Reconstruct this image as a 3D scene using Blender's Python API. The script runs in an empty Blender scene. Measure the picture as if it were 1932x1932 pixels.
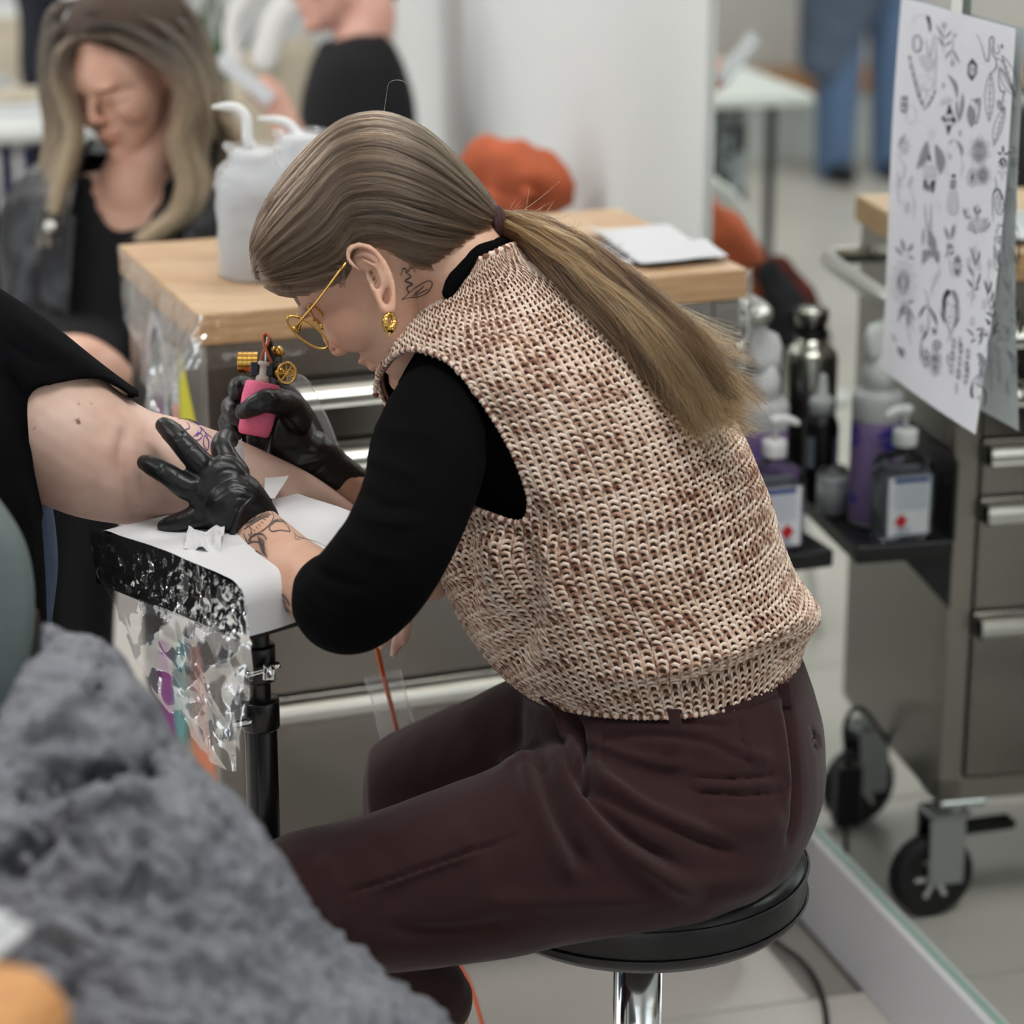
import bpy, math, random
import numpy as np
from mathutils import Vector, Matrix

# ------------------------------------------------------------------ camera, world, lights, exposure
SC = bpy.context.scene
COL = SC.collection
H, TILT, FPX, CX = 1.765, math.radians(17.65), 5000.0, 966.0
cT, sT = math.cos(TILT), math.sin(TILT)
cam_data = bpy.data.cameras.new('camera')
cam_data.sensor_width = 36.0
cam_data.lens = 36.0 * FPX / 1932.0
cam_data.clip_start = 0.05
cam_data.dof.use_dof = True
cam_data.dof.focus_distance = 2.68
cam_data.dof.aperture_fstop = 3.4
cam = bpy.data.objects.new('camera', cam_data)
COL.objects.link(cam)
cam.location = (0, 0, H)
cam.rotation_euler = (math.pi / 2 - TILT, 0, 0)
SC.camera = cam

world = bpy.data.worlds.new('world')
SC.world = world
world.use_nodes = True
world.node_tree.nodes['Background'].inputs[0].default_value = (0.80, 0.86, 0.95, 1)
world.node_tree.nodes['Background'].inputs[1].default_value = 0.35
SC.view_settings.view_transform = 'Standard'
SC.view_settings.look = 'None'
SC.view_settings.gamma = 1.0
SC.view_settings.use_curve_mapping = False
SC.view_settings.exposure = -0.55
try:                                                     # light paths: enough for the mirror, the film and the bottles
    cy = SC.cycles
    cy.max_bounces, cy.diffuse_bounces, cy.glossy_bounces, cy.transmission_bounces, cy.transparent_max_bounces = 7, 3, 4, 5, 10
    cy.caustics_reflective = cy.caustics_refractive = True
    cy.use_adaptive_sampling, cy.adaptive_threshold, cy.adaptive_min_samples = True, 0.1, 16
except AttributeError:
    pass


def area_light(name, loc, size, power, color=(1, 1, 1), rot=(0, 0, 0)):
    l = bpy.data.lights.new(name, 'AREA')
    l.shape = 'RECTANGLE'
    l.size, l.size_y = size
    l.energy = power
    l.color = color
    o = bpy.data.objects.new(name, l)
    COL.objects.link(o)
    o.location = loc
    o.rotation_euler = rot
    return o


# rows of ceiling panel lamps
for ix, (lx, ly, pw) in enumerate([(-2.6, 1.6, 38), (0.3, 1.9, 44), (-2.6, 4.4, 46), (0.2, 4.3, 52), (-2.6, 7.0, 46), (0.0, 7.0, 40), (-4.6, 3.0, 34), (-4.6, 6.0, 34)]):
    area_light('ceiling_panel_lamp', (lx, ly, 3.12), (1.2, 0.6), pw, (1.0, 0.985, 0.965))
# daylight-tinted fill added behind the camera, another far left; no windows built
area_light('daylight_fill', (-1.6, -2.3, 1.75), (4.6, 2.1), 120, (0.90, 0.95, 1.0), (math.radians(-90), 0, 0))
area_light('daylight_fill', (-5.0, 3.2, 1.7), (3.4, 2.0), 60, (0.88, 0.94, 1.0), (0, math.radians(-90), 0))

# ------------------------------------------------------------------ projection helpers (real-world metres from the surveyed camera)
V_R = np.array([1.0, 0, 0]); V_U = np.array([0, sT, cT]); V_F = np.array([0, cT, -sT])
CAM = np.array([0, 0, H])


def P(px, py, zd):
    return CAM + V_R * ((px - CX) / FPX * zd) - V_U * ((py - CX) / FPX * zd) + V_F * zd


def ray(px, py):
    return V_R * ((px - CX) / FPX) - V_U * ((py - CX) / FPX) + V_F


def PZ(px, py, z):
    r = ray(px, py)
    return CAM + r * ((z - H) / r[2])


def proj(p):
    d = np.asarray(p) - CAM
    zd = d @ V_F
    return CX + FPX * (d @ V_R) / zd, CX - FPX * (d @ V_U) / zd, zd


def rgb(r, g, b, a=1.0):
    f = lambda c: (c / 255 / 12.92) if c / 255 <= 0.04045 else ((c / 255 + 0.055) / 1.055) ** 2.4
    return (f(r), f(g), f(b), a)


# ------------------------------------------------------------------ materials
MATS = {}


def nt(m):
    return m.node_tree.nodes, m.node_tree.links


def new_mat(name):
    m = bpy.data.materials.new(name)
    m.use_nodes = True
    MATS[name] = m
    return m


def mat(name, col, rough=0.5, metal=0.0, spec=0.5, noise=None, bump=None, trans=0.0, ior=1.45, alpha=1.0, sheen=0.0, coat=0.0, aniso=0.0, emit=None, sss=0.0, coord='Object', stretch=None):
    """noise=(scale, amount, detail): brightness variation; bump=(scale, strength, distance)"""
    m = new_mat(name)
    N, L = nt(m)
    b = N['Principled BSDF']
    b.inputs['Base Color'].default_value = col
    b.inputs['Roughness'].default_value = rough
    b.inputs['Metallic'].default_value = metal
    b.inputs['Specular IOR Level'].default_value = spec
    b.inputs['IOR'].default_value = ior
    b.inputs['Transmission Weight'].default_value = trans
    b.inputs['Alpha'].default_value = alpha
    b.inputs['Sheen Weight'].default_value = sheen
    b.inputs['Coat Weight'].default_value = coat
    b.inputs['Anisotropic'].default_value = aniso
    if sss:
        b.inputs['Subsurface Weight'].default_value = sss
        b.inputs['Subsurface Radius'].default_value = (0.012, 0.005, 0.003)
        b.inputs['Subsurface Scale'].default_value = 0.5
    if emit:
        b.inputs['Emission Color'].default_value = emit[0]
        b.inputs['Emission Strength'].default_value = emit[1]
    if noise or bump:
        tc = N.new('ShaderNodeTexCoord')
        mp = N.new('ShaderNodeMapping')
        L.new(tc.outputs[coord], mp.inputs[0])
        if stretch:
            mp.inputs['Scale'].default_value = stretch
    if noise:
        t = N.new('ShaderNodeTexNoise')
        t.inputs['Scale'].default_value = noise[0]
        t.inputs['Detail'].default_value = noise[2] if len(noise) > 2 else 4
        L.new(mp.outputs[0], t.inputs['Vector'])
        r = N.new('ShaderNodeMapRange')
        r.inputs['From Min'].default_value = 0.3
        r.inputs['From Max'].default_value = 0.7
        r.inputs['To Min'].default_value = 1 - noise[1]
        r.inputs['To Max'].default_value = 1 + noise[1]
        L.new(t.outputs[0], r.inputs[0])
        mx = N.new('ShaderNodeVectorMath'); mx.operation = 'SCALE'
        mx.inputs[0].default_value = col[:3]
        L.new(r.outputs[0], mx.inputs['Scale'])
        L.new(mx.outputs[0], b.inputs['Base Color'])
    if bump:
        t = N.new('ShaderNodeTexNoise')
        t.inputs['Scale'].default_value = bump[0]
        t.inputs['Detail'].default_value = 5
        L.new(mp.outputs[0], t.inputs['Vector'])
        bp = N.new('ShaderNodeBump')
        bp.inputs['Strength'].default_value = bump[1]
        bp.inputs['Distance'].default_value = bump[2]
        L.new(t.outputs[0], bp.inputs['Height'])
        L.new(bp.outputs[0], b.inputs['Normal'])
    return m


def film_mat(name, tint=(1, 1, 1), rough=0.08, bump=(40, 0.25, 0.004), milk=0.0, ior=1.32, gloss=0.45):
    """thin clear plastic film: mostly transparent, glossy highlights, a little milky"""
    m = new_mat(name)
    N, L = nt(m)
    N.remove(N['Principled BSDF'])
    out = N['Material Output']
    tr = N.new('ShaderNodeBsdfTransparent'); tr.inputs[0].default_value = (*tint, 1)
    gl = N.new('ShaderNodeBsdfGlossy'); gl.inputs['Roughness'].default_value = rough
    df = N.new('ShaderNodeBsdfTranslucent'); df.inputs[0].default_value = (.9, .92, .95, 1)
    d2 = N.new('ShaderNodeBsdfDiffuse'); d2.inputs[0].default_value = (.9, .92, .95, 1)
    md = N.new('ShaderNodeMixShader'); md.inputs[0].default_value = 0.5
    L.new(df.outputs[0], md.inputs[1]); L.new(d2.outputs[0], md.inputs[2])
    fr = N.new('ShaderNodeFresnel'); fr.inputs[0].default_value = ior
    m1 = N.new('ShaderNodeMixShader')
    fm = N.new('ShaderNodeMath'); fm.operation = 'MULTIPLY'; fm.inputs[1].default_value = gloss
    L.new(fr.outputs[0], fm.inputs[0]); L.new(fm.outputs[0], m1.inputs[0]); L.new(tr.outputs[0], m1.inputs[1]); L.new(gl.outputs[0], m1.inputs[2])
    m2 = N.new('ShaderNodeMixShader'); m2.inputs[0].default_value = milk
    L.new(m1.outputs[0], m2.inputs[1]); L.new(md.outputs[0], m2.inputs[2])
    L.new(m2.outputs[0], out.inputs[0])
    tc = N.new('ShaderNodeTexCoord')
    t = N.new('ShaderNodeTexNoise'); t.inputs['Scale'].default_value = bump[0]; t.inputs['Detail'].default_value = 3
    L.new(tc.outputs['Object'], t.inputs['Vector'])
    bp = N.new('ShaderNodeBump'); bp.inputs['Strength'].default_value = bump[1]; bp.inputs['Distance'].default_value = bump[2]
    L.new(t.outputs[0], bp.inputs['Height'])
    for q in (gl, d2):
        L.new(bp.outputs[0], q.inputs['Normal'])
    return m


# ------------------------------------------------------------------ mesh helpers
def obj(name, verts, faces, m=None, parent=None, smooth=True, uv=None, attrs=None):
    me = bpy.data.meshes.new(name)
    verts = np.asarray(verts, dtype=float)
    if isinstance(faces, np.ndarray):
        k = faces.shape[1]
        nf = len(faces)
        me.vertices.add(len(verts)); me.vertices.foreach_set('co', verts.astype(np.float32).ravel())
        me.loops.add(nf * k); me.loops.foreach_set('vertex_index', faces.astype(np.int32).ravel())
        me.polygons.add(nf); me.polygons.foreach_set('loop_start', np.arange(0, nf * k, k, dtype=np.int32))
        me.update(calc_edges=True)
    else:
        me.from_pydata([tuple(v) for v in verts], [], [tuple(int(i) for i in f) for f in faces])
    me.validate()
    if smooth and len(me.polygons):
        me.polygons.foreach_set('use_smooth', [True] * len(me.polygons))
    if uv is not None:
        ul = me.uv_layers.new(name='UVMap')
        li = np.zeros(len(me.loops), dtype=np.int32); me.loops.foreach_get('vertex_index', li)
        ul.data.foreach_set('uv', np.asarray(uv, dtype=np.float32)[li].ravel())
    if attrs:
        for k, v in attrs.items():
            v = np.asarray(v, dtype=np.float32)
            if v.ndim == 1:
                a = me.attributes.new(k, 'FLOAT', 'POINT'); a.data.foreach_set('value', v)
            else:
                a = me.attributes.new(k, 'FLOAT_COLOR', 'POINT')
                a.data.foreach_set('color', np.hstack([v, np.ones((len(v), 1))]).astype(np.float32).ravel())
    if m is not None:
        me.materials.append(MATS[m] if isinstance(m, str) else m)
    o = bpy.data.objects.new(name, me)
    COL.objects.link(o)
    if parent is not None:
        o.parent = parent
    return o


def link_copy(src, parent=None, name=None):
    o = src.copy()
    COL.objects.link(o)
    if name:
        o.name = name
    o.parent = parent
    return o


def tag(o, label=None, cat=None, group=None, kind=None):
    if label: o['label'] = label
    if cat: o['category'] = cat
    if group: o['group'] = group
    if kind: o['kind'] = kind
    return o


def thing(name, label, cat, loc=(0, 0, 0), rz=0.0, group=None):
    """Empty at the base of a thing; its parts are children given in world coordinates through child()"""
    e = bpy.data.objects.new(name, None)
    e.empty_display_size = 0.05
    COL.objects.link(e)
    e.location = Vector([float(c) for c in loc]); e.rotation_euler = (0, 0, rz)
    return tag(e, label, cat, group)


def part(name, vf, m, parent, smooth=True, uv=None, attrs=None):
    """part given in WORLD coordinates, parented to an unrotated thing"""
    v, f = vf[0], vf[1]
    if len(vf) > 2 and uv is None:
        uv = vf[2]
    v = np.asarray(v, dtype=float)
    off = np.zeros(3)
    q = parent
    while q is not None:
        off += np.array(q.location); q = q.parent
    return obj(name, v - off, f, m, parent, smooth, uv, attrs)


def xf(vf, loc=(0, 0, 0), ex=(1, 0, 0), ey=(0, 1, 0), ez=(0, 0, 1)):
    """place local geometry in a world frame"""
    v = np.asarray(vf[0], dtype=float)
    w = np.asarray(loc) + v[:, :1] * np.asarray(ex) + v[:, 1:2] * np.asarray(ey) + v[:, 2:3] * np.asarray(ez)
    return (w,) + tuple(vf[1:])


def join(*vfs):
    V, F, n = [], [], 0
    for vf in vfs:
        v = np.asarray(vf[0], dtype=float)
        V.append(v)
        F += [tuple(int(i) + n for i in f) for f in vf[1]]
        n += len(v)
    return np.vstack(V), F


def box(x0, x1, y0, y1, z0, z1, bev=0.0):
    """box with chamfered edges (24 verts) or plain"""
    if bev <= 0:
        v = [(x, y, z) for z in (z0, z1) for y in (y0, y1) for x in (x0, x1)]
        f = [(0, 2, 3, 1), (4, 5, 7, 6), (0, 1, 5, 4), (2, 6, 7, 3), (0, 4, 6, 2), (1, 3, 7, 5)]
        return np.array(v, float), f
    c = np.array([(x0 + x1) / 2, (y0 + y1) / 2, (z0 + z1) / 2]); h = np.array([x1 - x0, y1 - y0, z1 - z0]) / 2
    b = min(bev, h.min() * 0.95)
    V, idx = [], {}
    for sx in (-1, 1):
        for sy in (-1, 1):
            for sz in (-1, 1):
                for ax in range(3):
                    s = np.array([sx, sy, sz])
                    p = s * (h - b); p[ax] = s[ax] * h[ax]
                    idx[(sx, sy, sz, ax)] = len(V); V.append(c + p)
    F = []
    for ax in range(3):
        a, b_ = [i for i in range(3) if i != ax]
        for s in (-1, 1):
            q = []
            for (sa, sb) in ((-1, -1), (1, -1), (1, 1), (-1, 1)):
                k = [0, 0, 0]; k[ax] = s; k[a] = sa; k[b_] = sb
                q.append(idx[(*k, ax)])
            F.append(q)
    for ax in range(3):                      # edges along axis ax
        a, b_ = [i for i in range(3) if i != ax]
        for sa in (-1, 1):
            for sb in (-1, 1):
                k0 = [0, 0, 0]; k0[a] = sa; k0[b_] = sb
                k1 = list(k0); k0[ax] = -1; k1[ax] = 1
                F.append([idx[(*k0, a)], idx[(*k1, a)], idx[(*k1, b_)], idx[(*k0, b_)]])
    for sx in (-1, 1):
        for sy in (-1, 1):
            for sz in (-1, 1):
                F.append([idx[(sx, sy, sz, i)] for i in range(3)])
    V = np.array(V)
    G = []
    for f in F:                              # orient outward
        p = V[f]; n = np.cross(p[1] - p[0], p[2] - p[0])
        G.append(tuple(f) if n @ (p.mean(0) - c) > 0 else tuple(f[::-1]))
    return V, G


def grid_faces(nr, nc, closed=True):
    r = np.arange(nr - 1)[:, None]; c = np.arange(nc if closed else nc - 1)[None, :]
    c2 = (c + 1) % nc
    return np.stack([r * nc + c, r * nc + c2, (r + 1) * nc + c2, (r + 1) * nc + c], -1).reshape(-1, 4)


def cr(pts, n):
    """Catmull-Rom resample of rows to n rows (uniform in parameter)"""
    pts = np.asarray(pts, dtype=float)
    k = len(pts)
    if k == 2:
        t = np.linspace(0, 1, n)[:, None]
        return pts[0] * (1 - t) + pts[1] * t
    e = np.vstack([2 * pts[0] - pts[1], pts, 2 * pts[-1] - pts[-2]])
    t = np.linspace(0, k - 1, n)
    i = np.minimum(t.astype(int), k - 2); u = (t - i)[:, None]
    p0, p1, p2, p3 = e[i], e[i + 1], e[i + 2], e[i + 3]
    return 0.5 * (2 * p1 + (p2 - p0) * u + (2 * p0 - 5 * p1 + 4 * p2 - p3) * u ** 2 + (3 * p1 - p0 - 3 * p2 + p3) * u ** 3)


def resample(pts, n):
    """resample polyline evenly by length"""
    pts = np.asarray(pts, float)
    d = np.r_[0, np.cumsum(np.linalg.norm(np.diff(pts, axis=0), axis=1))]
    t = np.linspace(0, d[-1], n)
    return np.stack([np.interp(t, d, pts[:, j]) for j in range(pts.shape[1])], 1)


def frames(path):
    T = np.gradient(path, axis=0)
    T /= np.linalg.norm(T, axis=1)[:, None] + 1e-12
    a = np.array([0, 0, 1.0]) if abs(T[0][2]) < 0.9 else np.array([1.0, 0, 0])
    A = []
    u = a - T[0] * (a @ T[0]); u /= np.linalg.norm(u)
    for t in T:
        u = u - t * (u @ t); u /= np.linalg.norm(u) + 1e-12
        A.append(u)
    A = np.array(A)
    return T, A, np.cross(T, A)


def tube(path, rad, m=12, n=None, cap=True, flat=1.0, smooth=True, round_end=True):
    """tube along a path; rad scalar or per-point; rounded ends; returns verts, faces, uv"""
    path = np.asarray(path, float)
    rad = np.full(len(path), rad, float) if np.isscalar(rad) else np.asarray(rad, float)
    if n:
        q = cr(np.hstack([path, rad[:, None]]), n); path, rad = q[:, :3], np.maximum(q[:, 3], 1e-4)
    T, A, B = frames(path)
    if cap and round_end:
        ks = [0.92, 0.7, 0.38]
        pre = np.array([path[0] - T[0] * rad[0] * math.sqrt(1 - k * k) for k in ks[::-1]])
        post = np.array([path[-1] + T[-1] * rad[-1] * math.sqrt(1 - k * k) for k in ks])
        path = np.vstack([pre, path, post])
        rad = np.r_[[rad[0] * k for k in ks[::-1]], rad, [rad[-1] * k for k in ks]]
        A = np.vstack([[A[0]] * 3, A, [A[-1]] * 3]); B = np.vstack([[B[0]] * 3, B, [B[-1]] * 3])
    th = np.linspace(0, 2 * np.pi, m, endpoint=False)
    V = path[:, None] + rad[:, None, None] * (np.cos(th)[None, :, None] * A[:, None] + flat * np.sin(th)[None, :, None] * B[:, None])
    nr = len(path)
    F = [tuple(f) for f in grid_faces(nr, m)]
    if cap:
        F.append(tuple(range(m))[::-1]); F.append(tuple(range((nr - 1) * m, nr * m)))
    return V.reshape(-1, 3), F


def lathe(prof, m=32, cap=True):
    """prof: list of (r, z)"""
    prof = np.asarray(prof, float)
    th = np.linspace(0, 2 * np.pi, m, endpoint=False)
    V = np.stack([prof[:, 0:1] * np.cos(th), prof[:, 0:1] * np.sin(th), np.repeat(prof[:, 1:2], m, 1)], -1).reshape(-1, 3)
    F = [tuple(f) for f in grid_faces(len(prof), m)]
    if cap:
        F.append(tuple(range(m))[::-1]); F.append(tuple(range((len(prof) - 1) * m, len(prof) * m)))
    return V, F


def ellipsoid(c, ax, n=20, m=28):
    """ax: three half-axis vectors"""
    ph = np.linspace(0.001, np.pi - 0.001, n); th = np.linspace(0, 2 * np.pi, m, endpoint=False)
    a, b, d = [np.asarray(x, float) for x in ax]
    V = (np.asarray(c) + (np.sin(ph)[:, None] * np.cos(th))[..., None] * a + (np.sin(ph)[:, None] * np.sin(th))[..., None] * b
         + (np.cos(ph)[:, None] * np.ones(m))[..., None] * d).reshape(-1, 3)
    F = [tuple(f) for f in grid_faces(n, m)] + [tuple(range(m))[::-1], tuple(range((n - 1) * m, n * m))]
    if np.dot(np.cross(a, b), d) > 0:
        F = [f[::-1] for f in F]
    return V, F


def sil_loft(secs, n=60, m=64, power=2.0):
    """loft through sections (pxL,pyL,pxR,pyR, zd, half_depth, down_px): silhouette points at depth zd, thickness along the view"""
    q = cr(np.asarray(secs, float), n)
    th = np.linspace(0, 2 * np.pi, m, endpoint=False)
    c, s = np.cos(th), np.sin(th)
    c = np.sign(c) * np.abs(c) ** (2 / power); s = np.sign(s) * np.abs(s) ** (2 / power)
    V = []
    for a in q:
        L_, R_ = P(a[0], a[1], a[4]), P(a[2], a[3], a[4])
        C = (L_ + R_) / 2; A = (L_ - R_) / 2
        B = -V_F * a[5] - V_U * (a[6] / FPX * a[4])
        V.append(C + c[:, None] * A + s[:, None] * B)
    V = np.array(V)
    F = [tuple(f) for f in grid_faces(n, m)] + [tuple(range(m))[::-1], tuple(range((n - 1) * m, n * m))]
    u = np.repeat((th / (2 * np.pi))[None], n, 0); w = np.repeat(np.linspace(0, 1, n)[:, None], m, 1)
    return V.reshape(-1, 3), F, np.stack([u, w], -1).reshape(-1, 2)


def ptube(pts, m=20, n=40, flat=1.0):
    """limb given as (px, py, zd, radius_px) points"""
    a = np.asarray(pts, float)
    path = np.array([P(*q[:3]) for q in a]); rad = a[:, 3] / FPX * a[:, 2]
    return tube(path, rad, m, n, True, flat)


_tmp = [0]


def remesh(vf, voxel, smooth=4, lam=0.5):
    """union of closed shapes into one continuous surface"""
    me = bpy.data.meshes.new('tmp')
    me.from_pydata([tuple(v) for v in vf[0]], [], [tuple(int(i) for i in f) for f in vf[1]])
    o = bpy.data.objects.new('tmp', me); COL.objects.link(o)
    md = o.modifiers.new('r', 'REMESH'); md.mode = 'VOXEL'; md.voxel_size = voxel; md.adaptivity = 0
    dg = bpy.context.evaluated_depsgraph_get()
    ev = o.evaluated_get(dg); em = ev.to_mesh()
    n = len(em.vertices); V = np.zeros(n * 3, np.float32); em.vertices.foreach_get('co', V); V = V.reshape(-1, 3).astype(float)
    k = len(em.loops); li = np.zeros(k, np.int32); em.loops.foreach_get('vertex_index', li)
    lt = np.zeros(len(em.polygons), np.int32); em.polygons.foreach_get('loop_total', lt)
    F = li.reshape(-1, 4) if (lt == 4).all() else None
    if F is None:
        F = np.array([list(p.vertices) + ([p.vertices[-1]] if len(p.vertices) == 3 else []) for p in em.polygons])
    ev.to_mesh_clear()
    bpy.data.objects.remove(o); bpy.data.meshes.remove(me)
    V = lap(V, F, smooth, lam)
    return V, F


def lap(V, F, it, lam=0.5, mask=None):
    e = np.vstack([F[:, [0, 1]], F[:, [1, 2]], F[:, [2, 3]], F[:, [3, 0]]]) if F.shape[1] == 4 else np.vstack([F[:, [0, 1]], F[:, [1, 2]], F[:, [2, 0]]])
    i = np.r_[e[:, 0], e[:, 1]]; j = np.r_[e[:, 1], e[:, 0]]
    n = len(V); cnt = np.bincount(i, minlength=n)[:, None].astype(float) + 1e-9
    for _ in range(it):
        S = np.stack([np.bincount(i, weights=V[j, k], minlength=n) for k in range(3)], 1) / cnt
        d = lam * (S - V)
        V = V + (d if mask is None else d * mask[:, None])
    return V


def vnormals(V, F):
    F = np.asarray(F)
    n = np.cross(V[F[:, 2]] - V[F[:, 0]], V[F[:, 3 if F.shape[1] == 4 else 1]] - V[F[:, 1 if F.shape[1] == 4 else 0]])
    N = np.zeros_like(V)
    for k in range(F.shape[1]):
        for d in range(3):
            N[:, d] += np.bincount(F[:, k], weights=n[:, d], minlength=len(V))
    return N / (np.linalg.norm(N, axis=1)[:, None] + 1e-12)


def pixels(V):
    d = V - CAM; zd = d @ V_F
    return np.stack([CX + FPX * (d @ V_R) / zd, CX - FPX * (d @ V_U) / zd], 1), zd


def dist_poly(Q, poly):
    """distance of 2D points Q to an open polyline and parameter along it"""
    poly = np.asarray(poly, float)
    best = np.full(len(Q), 1e9); tt = np.zeros(len(Q)); side = np.zeros(len(Q))
    n = len(poly) - 1
    for i in range(n):
        a, b = poly[i], poly[i + 1]; ab = b - a
        t = np.clip(((Q - a) @ ab) / (ab @ ab + 1e-9), 0, 1)
        c = a + t[:, None] * ab; d = np.linalg.norm(Q - c, axis=1)
        s = np.sign(ab[0] * (Q[:, 1] - a[1]) - ab[1] * (Q[:, 0] - a[0]))
        u = d < best
        best[u] = d[u]; tt[u] = (i + t[u]) / n; side[u] = s[u]
    return best, tt, side


def inside(Q, poly):
    poly = np.asarray(poly, float); x, y = Q[:, 0], Q[:, 1]
    r = np.zeros(len(Q), bool); j = len(poly) - 1
    for i in range(len(poly)):
        xi, yi = poly[i]; xj, yj = poly[j]
        c = ((yi > y) != (yj > y)) & (x < (xj - xi) * (y - yi) / (yj - yi + 1e-12) + xi)
        r ^= c; j = i
    return r


def boundary_smooth(V, F, it=20):
    """relax the open border of a cut surface along itself"""
    k = F.shape[1]
    e = np.vstack([np.stack([F[:, i], F[:, (i + 1) % k]], 1) for i in range(k)])
    key = np.sort(e, 1); u, inv, cnt = np.unique(key, axis=0, return_inverse=True, return_counts=True)
    b = u[cnt == 1]
    i = np.r_[b[:, 0], b[:, 1]]; j = np.r_[b[:, 1], b[:, 0]]
    n = len(V); c = np.bincount(i, minlength=n).astype(float); on = c > 0
    for _ in range(it):
        S = np.stack([np.bincount(i, weights=V[j, d], minlength=n) for d in range(3)], 1)
        V[on] += .5 * (S[on] / c[on][:, None] - V[on])
    return V


def creases(V, F, lines, smooth_pts=24):
    """sculpt folds into the side of a surface that these fold lines run over: (points, depth_mm, width_px) ; positive = ridge"""
    N = vnormals(V, F); Q, zd = pixels(V)
    toward = -(N @ V_F)
    w0 = np.clip(toward * 3 + 0.4, 0, 1)
    D = np.zeros(len(V))
    for pts, mm, wpx in lines:
        pl = cr(np.asarray(pts, float), smooth_pts) if len(pts) > 2 else resample(np.asarray(pts, float), 8)
        lo, hi = pl.min(0) - 3 * wpx, pl.max(0) + 3 * wpx
        k = np.where((Q[:, 0] > lo[0]) & (Q[:, 0] < hi[0]) & (Q[:, 1] > lo[1]) & (Q[:, 1] < hi[1]) & (toward > -0.15))[0]
        if not len(k):
            continue
        d, t, s = dist_poly(Q[k], pl)
        fade = np.clip(np.minimum(t, 1 - t) * 5 + 0.15, 0, 1)
        D[k] += mm * 0.001 * np.exp(-(d / wpx) ** 2) * fade
    return V + N * (D * w0)[:, None]


def noise3(V, scale, seed=0, octaves=3):
    """cheap smooth pseudo-noise from rotated sines, about -1..1"""
    rs = np.random.RandomState(seed)
    out = np.zeros(len(V)); amp = 1.0; tot = 0
    for o in range(octaves):
        for _ in range(4):
            d = rs.normal(size=3); d /= np.linalg.norm(d)
            d2 = rs.normal(size=3); d2 /= np.linalg.norm(d2)
            f = scale * (2 ** o) * (0.7 + 0.6 * rs.rand())
            out += amp * np.sin(V @ d * f + 1.7 * np.sin(V @ d2 * f * 0.6 + rs.rand() * 6) + rs.rand() * 6)
            tot += amp
        amp *= 0.5
    return out / tot * 2.0

# ------------------------------------------------------------------ the room, laid out along the mirror wall
_a = math.radians(16.1)
WN = np.array([math.cos(_a), math.sin(_a), 0.0])      # towards the mirror wall
WT = np.array([-math.sin(_a), math.cos(_a), 0.0])     # along the mirror wall, away from the camera
WZ = np.array([0, 0, 1.0])
MIRROR_OFF = 1.41


def W_(o, s, z=0.0):
    return WN * o + WT * s + WZ * z


def wbox(o0, o1, s0, s1, z0, z1, bev=0.0):
    return xf(box(o0, o1, s0, s1, z0, z1, bev), (0, 0, 0), WN, WT, WZ)


mat('grout', rgb(150, 146, 140), 0.9)
mat('floor_tile', rgb(196, 191, 184), 0.32, noise=(3.5, 0.05, 6), bump=(120, 0.03, 0.002))
mat('white_wall', rgb(226, 228, 227), 0.75, noise=(1.5, 0.015))
mat('white_ceiling', rgb(232, 232, 230), 0.9)
mat('white_paint', rgb(206, 205, 208), 0.45)
mat('window_glow', rgb(220, 225, 230), 0.6)
mat('aluminium', rgb(205, 205, 200), 0.28, 1.0)
mat('chrome', rgb(225, 225, 225), 0.08, 1.0)
mat('black_plastic', rgb(18, 18, 20), 0.4)
mat('black_metal', rgb(16, 16, 18), 0.3, 0.0, coat=0.3)
mat('black_rubber', rgb(24, 24, 25), 0.65)

floor = obj('floor', *wbox(-6.0, 3.9, -3.0, 10.0, -0.06, -0.012), 'grout', smooth=False)
tag(floor, kind='structure')
_tile = obj('tile', *box(-0.598, 0.598, -0.298, 0.298, -0.013, 0.0, 0.0015), 'floor_tile', floor, smooth=False)
_first = True
for i in range(-6, 4):
    for j in range(-10, 12):
        o_, s_ = 0.72 + 1.2 * i + (0.6 if j % 2 else 0.0), 3.367 + 0.6 * j
        if o_ > 3.2 or o_ < -5.6 or (o_ > 1.9 and s_ < 5.5):
            continue
        t_ = _tile if _first else link_copy(_tile, floor)
        _first = False
        t_.location = W_(o_, s_); t_.rotation_euler = (0, 0, _a)

tag(obj('wall_right', *wbox(1.432, 1.55, -3.0, 5.8, 0, 3.2), 'white_wall', smooth=False), kind='structure')
tag(obj('wall_panel', *wbox(1.400, 1.431, 3.797, 5.8, 0, 3.2, 0.004), 'white_wall', smooth=False), kind='structure')
tag(obj('wall_alcove', *wbox(1.55, 4.0, 5.72, 5.8, 0, 3.2), 'white_wall', smooth=False), kind='structure')
tag(obj('wall_left', *wbox(-6.12, -6.0, -3.0, 10.0, 0, 3.2), 'white_wall', smooth=False), kind='structure')
tag(obj('wall_back', *wbox(-6.0, 4.0, 9.6, 9.72, 0, 3.2), 'white_wall', smooth=False), kind='structure')
tag(obj('wall_front', *wbox(-6.0, 4.0, -3.12, -3.0, 0, 3.2), 'white_wall', smooth=False), kind='structure')
tag(obj('ceiling', *wbox(-6.0, 4.0, -3.0, 10.0, 3.2, 3.3), 'white_ceiling', smooth=False), kind='structure')
tag(obj('baseboard_right', *wbox(1.396, 1.431, -3.0, 3.796, 0.0, 0.147, 0.002), 'white_paint', smooth=False), kind='structure')

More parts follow.
